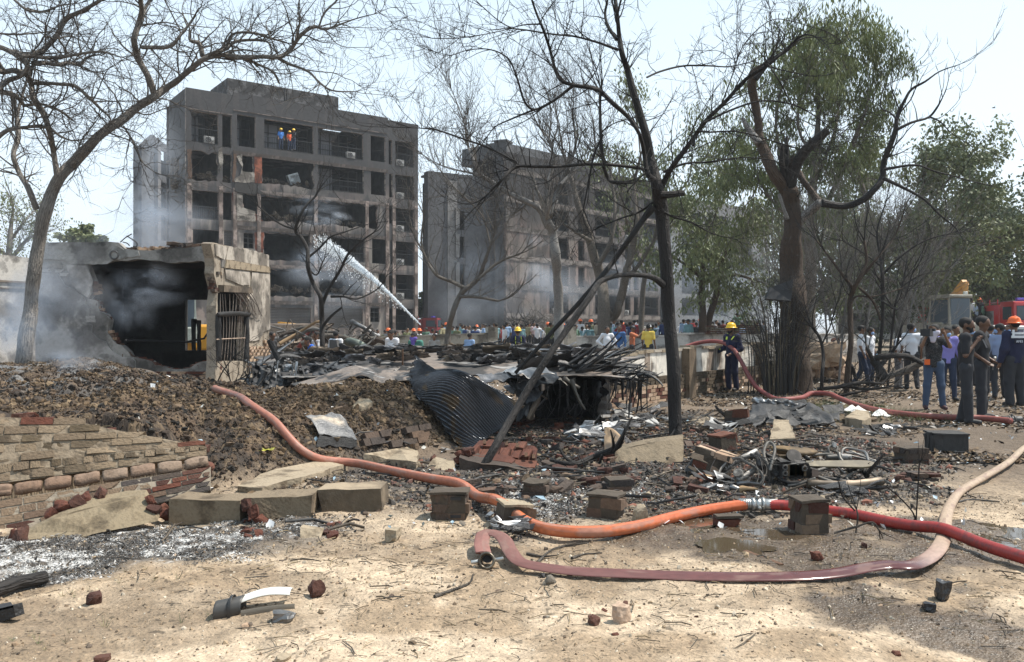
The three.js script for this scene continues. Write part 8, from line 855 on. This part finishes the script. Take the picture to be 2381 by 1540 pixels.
// ---------- litter, ash, gravel: uncountable, instanced ----------
function scatter(name,label,cat,geo,m,n,seed,place,colors){const r=rng(seed),im=new THREE.InstancedMesh(geo,m,n),M4=new THREE.Matrix4(),q=new THREE.Quaternion(),e=new THREE.Euler(),c=new THREE.Color();let k=0,guard=0;
while(k<n&&guard++<n*6){const p=place(r);if(!p)continue;const[x,z,s,tilt,up]=p;e.set((r()- .5)*tilt,r()*6.28,(r()- .5)*tilt);q.setFromEuler(e);M4.compose(V(x,H(x,z)+(up||0),z),q,V(s*(.6 + .8*r()),s*(.6 + .8*r()),s*(.6 + .8*r())));im.setMatrixAt(k,M4);const t=pick(p[5]||colors,r),v=.7 + .6*r();im.setColorAt(k,c.setRGB(t[0]*v,t[1]*v,t[2]*v));k++;}
im.count=k;im.name=numbered(name);im.userData={label,category:cat,kind:'stuff'};im.castShadow=im.receiveShadow=true;scene.add(im);}
{const leafG=geoFrom([-.5,0,0,-.1,.12,.26,.5,.02,0,-.1,.10,-.26],[0,1,2,0,2,3]),curlG=(()=>{const p=[],idx=[];for(let i=0;i<=4;i++){const a=i / 4*2.2;p.push(Math.cos(a)*.5,.1 + Math.sin(a*1.6)*.12,Math.sin(a)*.5,Math.cos(a)*.62,.02,Math.sin(a)*.62);}for(let i=0;i<4;i++)idx.push(i*2,i*2 + 1,i*2 + 2,i*2 + 1,i*2 + 3,i*2 + 2);return geoFrom(p,idx);})(),grit=flat(rough(new THREE.IcosahedronGeometry(.5,0),rng(4),.4,3)),stickG=tube([V(-.5,0,0),V(-.1,.05,.04),V(.5,.01,-.05)],.02,4),clod=flat(rough(new THREE.IcosahedronGeometry(.5,1),rng(8),.5,2.3));
const lit=mat(1,1,1,.9),near=(r,x0,x1,z0,z1)=>[lerp(x0,x1,r()),-lerp(z0,z1,Math.pow(r(),.8))],wht=[[.6,.59,.57],[.5,.49,.47],[.3,.29,.28]],gry=[[.04,.039,.038],[.07,.068,.066],[.03,.03,.03],[.12,.115,.11],[.26,.255,.25]],ashC=[[.55,.54,.52],[.40,.39,.38],[.03,.03,.03],[.05,.048,.046],[.12,.115,.11],[.2,.195,.19],[.07,.066,.063]],brown=[[.125,.08,.044],[.08,.052,.03],[.15,.10,.056],[.045,.032,.022],[.21,.15,.09],[.032,.026,.022],[.06,.04,.025]],light=[[.095,.062,.034],[.07,.046,.027],[.125,.084,.048],[.05,.034,.022],[.17,.12,.072]],dark=[[.05,.034,.024],[.034,.026,.02],[.07,.047,.03],[.025,.022,.019],[.115,.08,.052]],blackC=[[.02,.02,.02],[.035,.032,.03],[.06,.05,.045],[.10,.075,.05]],sandC=[[.30,.22,.14],[.20,.14,.09],[.42,.36,.28],[.10,.075,.055]];
const inZone=(z,r,x,y)=>zw(z,x +(fbm(x*.9,y*.9,3,2)- .5)*1.2,y +(fbm(x*3,y*3,3,33)- .5)*.9)>.25 + r()*.6;
scatter('leaf_litter','brown dead leaves and burnt mulch covering the earth heap on the left','leaf litter',leafG,lit,60000,701,(r)=>{const[x,z]=near(r,-8.5,.2,7.6,15);const h=H0(x,z);return h>.12?[x,z,.02 + r()*r()*.05,2.2,.006,fbm(x*.8,z*.8,3,91)>.5 +(x + 3)*.03?light:dark]:null;},brown);
scatter('earth_clods','dark crumbly clods on the face of the earth heap','earth',clod,mat(1,1,1,1),20000,702,(r)=>{const[x,z]=near(r,-6,.2,7.6,13);const h=H0(x,z);return h>.08?[x,z,.014 + Math.pow(r(),5)*.06,3,0,fbm(x*.8,z*.8,3,91)>.5 +(x + 3)*.03?light:dark]:null;},dark);
scatter('ash','white and grey curls of paper ash with black flakes on the ground','ash',curlG,lit,42000,703,(r)=>{const[x,z]=near(r,-5,2.2,5,9.2);return inZone(zone.ash,r,x,z)?[x,z,.011 + r()*r()*.028,1.5,.004,fbm(x*3.3,z*3.3,4,33)*.45 + fbm(x*14,z*14,3,55)*.55>.52 + r()*.08 - .04?wht:gry]:null;},ashC);
scatter('charred_litter','black charred flakes and chips strewn over the burnt ground','charred litter',leafG,mat(1,1,1,.55),52000,704,(r)=>{const[x,z]=near(r,-6,8.5,4.8,15);return inZone(zone.char,r,x,z)?[x,z,.018 + r()*r()*.045,1.7,.006]:null;},blackC.concat([[.13,.10,.075]]));
scatter('charred_sticks','burnt black sticks and splinters strewn over the charred ground','charred sticks',stickG,mat(1,1,1,.6),1500,712,(r)=>{const[x,z]=near(r,-5,8,6,15);return inZone(zone.char,r,x,z)?[x,z,.10 + r()*r()*.5,.5,.02]:null;},blackC);
scatter('rubble_grit','small brick and mortar crumbs between the broken bricks','brick crumbs',grit,lit,6500,705,(r)=>{const[x,z]=near(r,-1.5,6,7,14);return inZone(zone.char,r,x,z)?[x,z,.015 + r()*r()*.075,3,.004]:null;},[[.20,.085,.055],[.12,.06,.045],[.10,.07,.05],[.05,.045,.04],[.24,.19,.13],[.04,.035,.03]]);
scatter('gravel','fine pebbles and grit on the sandy track','gravel',grit,lit,14000,706,(r)=>{const[x,z]=near(r,-4,4.6,3.8,8);return[x,z,.006 + r()*r()*r()*.035,3,0];},sandC);
scatter('twig_litter','dry grass stalks and twigs lying on the sandy track','twigs',stickG,lit,2800,707,(r)=>{const[x,z]=near(r,-4.2,5,3.8,9);return fbm(x*1.3,z*1.3,3,70)>.46?[x,z,.05 + r()*r()*.14,.3,.006]:null;},[[.10,.08,.06],[.05,.045,.04],[.26,.2,.12],[.16,.12,.08]]);
scatter('leaf_litter','dead leaves and scraps over the dirt on the right and far behind','leaf litter',leafG,lit,42000,708,(r)=>{const z=-lerp(10,34,Math.pow(r(),1.6)),x=lerp(-1,21,r());return fbm(x*.7,z*.7,3,44)>.40 + r()*.25?[x,z,.05 + r()*.075,1.2,.01]:null;},brown.concat([[.3,.27,.24],[.03,.028,.026]]));
scatter('leaf_litter','thick brown leaves over the heap behind the garden wall','leaf litter',leafG,lit,18000,709,(r)=>{const x=lerp(-1,7,r()),z=-lerp(20,29,r());return H0(x,z)>.1?[x,z,.05 + r()*.08,1.8,.015]:null;},brown);
scatter('paper_litter','white specks of paper and plastic scattered over the burnt ground','litter',leafG,mat(1,1,1,.5),1500,710,(r)=>{const z=-lerp(6.6,26,Math.pow(r(),1.5)),x=lerp(-5,12,r());return[x,z,.03 + r()*r()*.09,2,.02];},[[.7,.7,.69],[.55,.55,.56],[.6,.58,.52],[.3,.42,.5]]);
scatter('grass','sparse green weeds and straw by the far hose and the bottom left','grass',(()=>{const p=[],idx=[];for(let i=0;i<6;i++){const a=i*1.05;p.push(Math.cos(a)*.05,0,Math.sin(a)*.05,Math.cos(a + .6)*.05,0,Math.sin(a + .6)*.05,Math.cos(a)*.5,.7,Math.sin(a)*.5);idx.push(i*3,i*3 + 1,i*3 + 2);}return geoFrom(p,idx);})(),lit,420,711,(r)=>{if(r()<.8){const z=-lerp(14.5,18,r()),x=lerp(5,7.6,r());return[x,z,.12 + r()*.12,.4,0];}const z=-lerp(4,5.6,r()),x=lerp(-3.2,-1,r());return fbm(x*3,z*3,2,5)>.55?[x,z,.05 + r()*.05,.8,0]:null;},[[.10,.14,.05],[.2,.19,.09],[.08,.1,.05]]);}
// puddles: thin sheets of muddy water
{const r=rng(721),water=mat(.07,.05,.032,.04);const pud=(x,y,rx,ry,lb)=>{const[cx,cz,wx,wz]=E(x,y,rx,ry),s=new THREE.Shape(),n=60;for(let i=0;i<=n;i++){const a=i / n*6.2832,k=.55 + .75*fbm(Math.cos(a)*2 + x,Math.sin(a)*2 + y,3,7);const px=Math.cos(a)*wx*k,pz=Math.sin(a)*wz*k;i?s.lineTo(px,pz):s.moveTo(px,pz);}const g=new THREE.ShapeGeometry(s,4);g.rotateX(-Math.PI / 2);let h=0;for(let i=0;i<16;i++)h +=H(cx + Math.cos(i)*wx*.4,cz + Math.sin(i)*wz*.4)/ 16;g.translate(cx,h + .004,cz);struct('puddle',g,water,lb);};
pud(2340,1235,80,22,'shallow puddle reflecting the sky at the right edge');pud(1590,1222,80,12,'brown puddle under the orange hose');pud(1760,1250,110,14,'muddy puddle left of the block on the red hose');pud(1700,1285,90,12,'small muddy puddle by the rusty iron strip');pud(2300,1262,60,8,'thin puddle beneath the red hose');void r;}
// ---------- smoke and water ----------
function softTex(seed,den){return tex(128,128,(u,v)=>{const d=Math.hypot(u - .5,v - .5)*2,n=fbm(u*3.2,v*3.2,5,seed);return den*ss(1,.25,d)*ss(.28,.72,n);},false);}
const smokeMs=[0,1,2].map((i)=>{const m=new THREE.MeshStandardMaterial({color:new THREE.Color().setRGB(.74,.80,.90),roughness:1,transparent:true,side:THREE.DoubleSide,depthWrite:false});m.alphaMap=softTex(800 + i*7,.34);m.alphaMap.wrapS=m.alphaMap.wrapT=THREE.ClampToEdgeWrapping;return m;});
function smoke(label,px,py,d,w,h,n,seed,deep=1.2){const r=rng(seed),list=[];const c=P(px,py,d),t=thing('smoke',label,'smoke',c,{kind:'stuff'});for(let i=0;i<n;i++){const sw=w*(.55 + .6*r()),sh=h*(.55 + .6*r()),o=V((r()- .5)*w*.6,(r()- .5)*h*.6,(r()- .5)*deep),b=(r()- .5)*.8;const g=surf((u,v)=>V((u - .5)*sw,(v - .5)*sh,Math.sin(u*3.14)*sw*.25 + Math.sin(v*3)*sh*.1),8,8);g.rotateY(b);g.translate(o.x,o.y,o.z);const m=part(t,'wisp',g,smokeMs[i % 3]);m.castShadow=false;list.push(m);}return t;}
smoke('blue grey smoke drifting over the left front wall of the ruined hut',165,740,19.6,3.0,3.2,5,811);smoke('thin smoke rising round the foot of the big tree',60,800,16.2,1.6,1.8,4,812,.6);smoke('smoke hanging in the dark doorway of the ruined hut',330,690,21.6,2.6,2.0,3,813,.8);smoke('smoke rising behind the roof of the ruined hut',430,555,40,6.5,3.4,6,814);smoke('smoke before the stair wing of the near block',380,480,66,6,10,4,815);
smoke('smoke inside the gutted fourth floor',780,500,71,6,2.4,4,816,.5);smoke('spray and smoke low on the front of the near block',800,650,66,10,6,5,817);smoke('white smoke filling the gap behind the green tree with two trunks',1690,690,58,9,6.5,9,818,3);smoke('smoke drifting before the lower storeys of the farther block',1470,660,72,13,8,4,819,3);smoke('grey smoke before the stair tower of the farther block',1150,640,78,12,9,3,820,3);smoke('faint ground smoke over the ash at the top of the earth heap',130,868,13,2.4,.6,3,821,.6);
{const r=rng(831),a=P(978,756,58),b=P(742,560,67),w=thing('water_jet','white jet of water arching from the crowd up to the burnt block','water jet',a);const wm=new THREE.MeshStandardMaterial({color:0xf4f8fb,roughness:.3,transparent:true,opacity:.42}),pt=(t,s)=>a.clone().lerp(b,t).add(V((r()- .5)*s,Math.sin(t*3.14)*.5 +(r()- .5)*s,(r()- .5)*s));
const st=[];for(let i=0;i<26;i++){const k=.5 + .5*r(),s=.14 + .1*r(),o=V((r()- .5),(r()- .5),(r()- .5));const pts=[];for(let j=0;j<=12;j++){const t=j / 12*k;pts.push(a.clone().lerp(b,t).add(V(0,Math.sin(t*3.14)*.5,0)).addScaledVector(o,t*t*.8 + .03));}st.push(tube(pts,(t)=>(.022 + t*s*.55)*(t>.9?.4:1),6));}wpart(w,'stream',merge(st),wm).userData.kind='stuff';
const dr=new THREE.IcosahedronGeometry(1,0),im=new THREE.InstancedMesh(dr,mat(.85,.88,.9,.2),3200),m4=new THREE.Matrix4();for(let i=0;i<3200;i++){const t=Math.pow(r(),.6),p=pt(t,.1 + t*t*1.0);if(r()<.2)p.y -=r()*r()*3*t;const s=.012 + r()*.028;m4.makeScale(s,s*1.5,s);m4.setPosition(p.sub(ORG.get(w)));im.setMatrixAt(i,m4);}im.name='droplets';im.userData.kind='stuff';w.add(im);}
{const p=P(2311,251,60);solo('bird','small dark bird flying in the white sky at the upper right','bird',merge([tube([V(-.12,0,0),V(0,.02,0),V(.14,.0,0)].map((q)=>q.add(p)),[.02,.05,.01],6),geoFrom([p.x - .03,p.y,p.z,p.x + .05,p.y,p.z,p.x - .05,p.y + .1,p.z + .35,p.x + .05,p.y,p.z,p.x - .03,p.y,p.z,p.x - .02,p.y + .08,p.z - .35],[0,1,2,3,4,5])]),M.black);}
renderer.render(scene,camera);
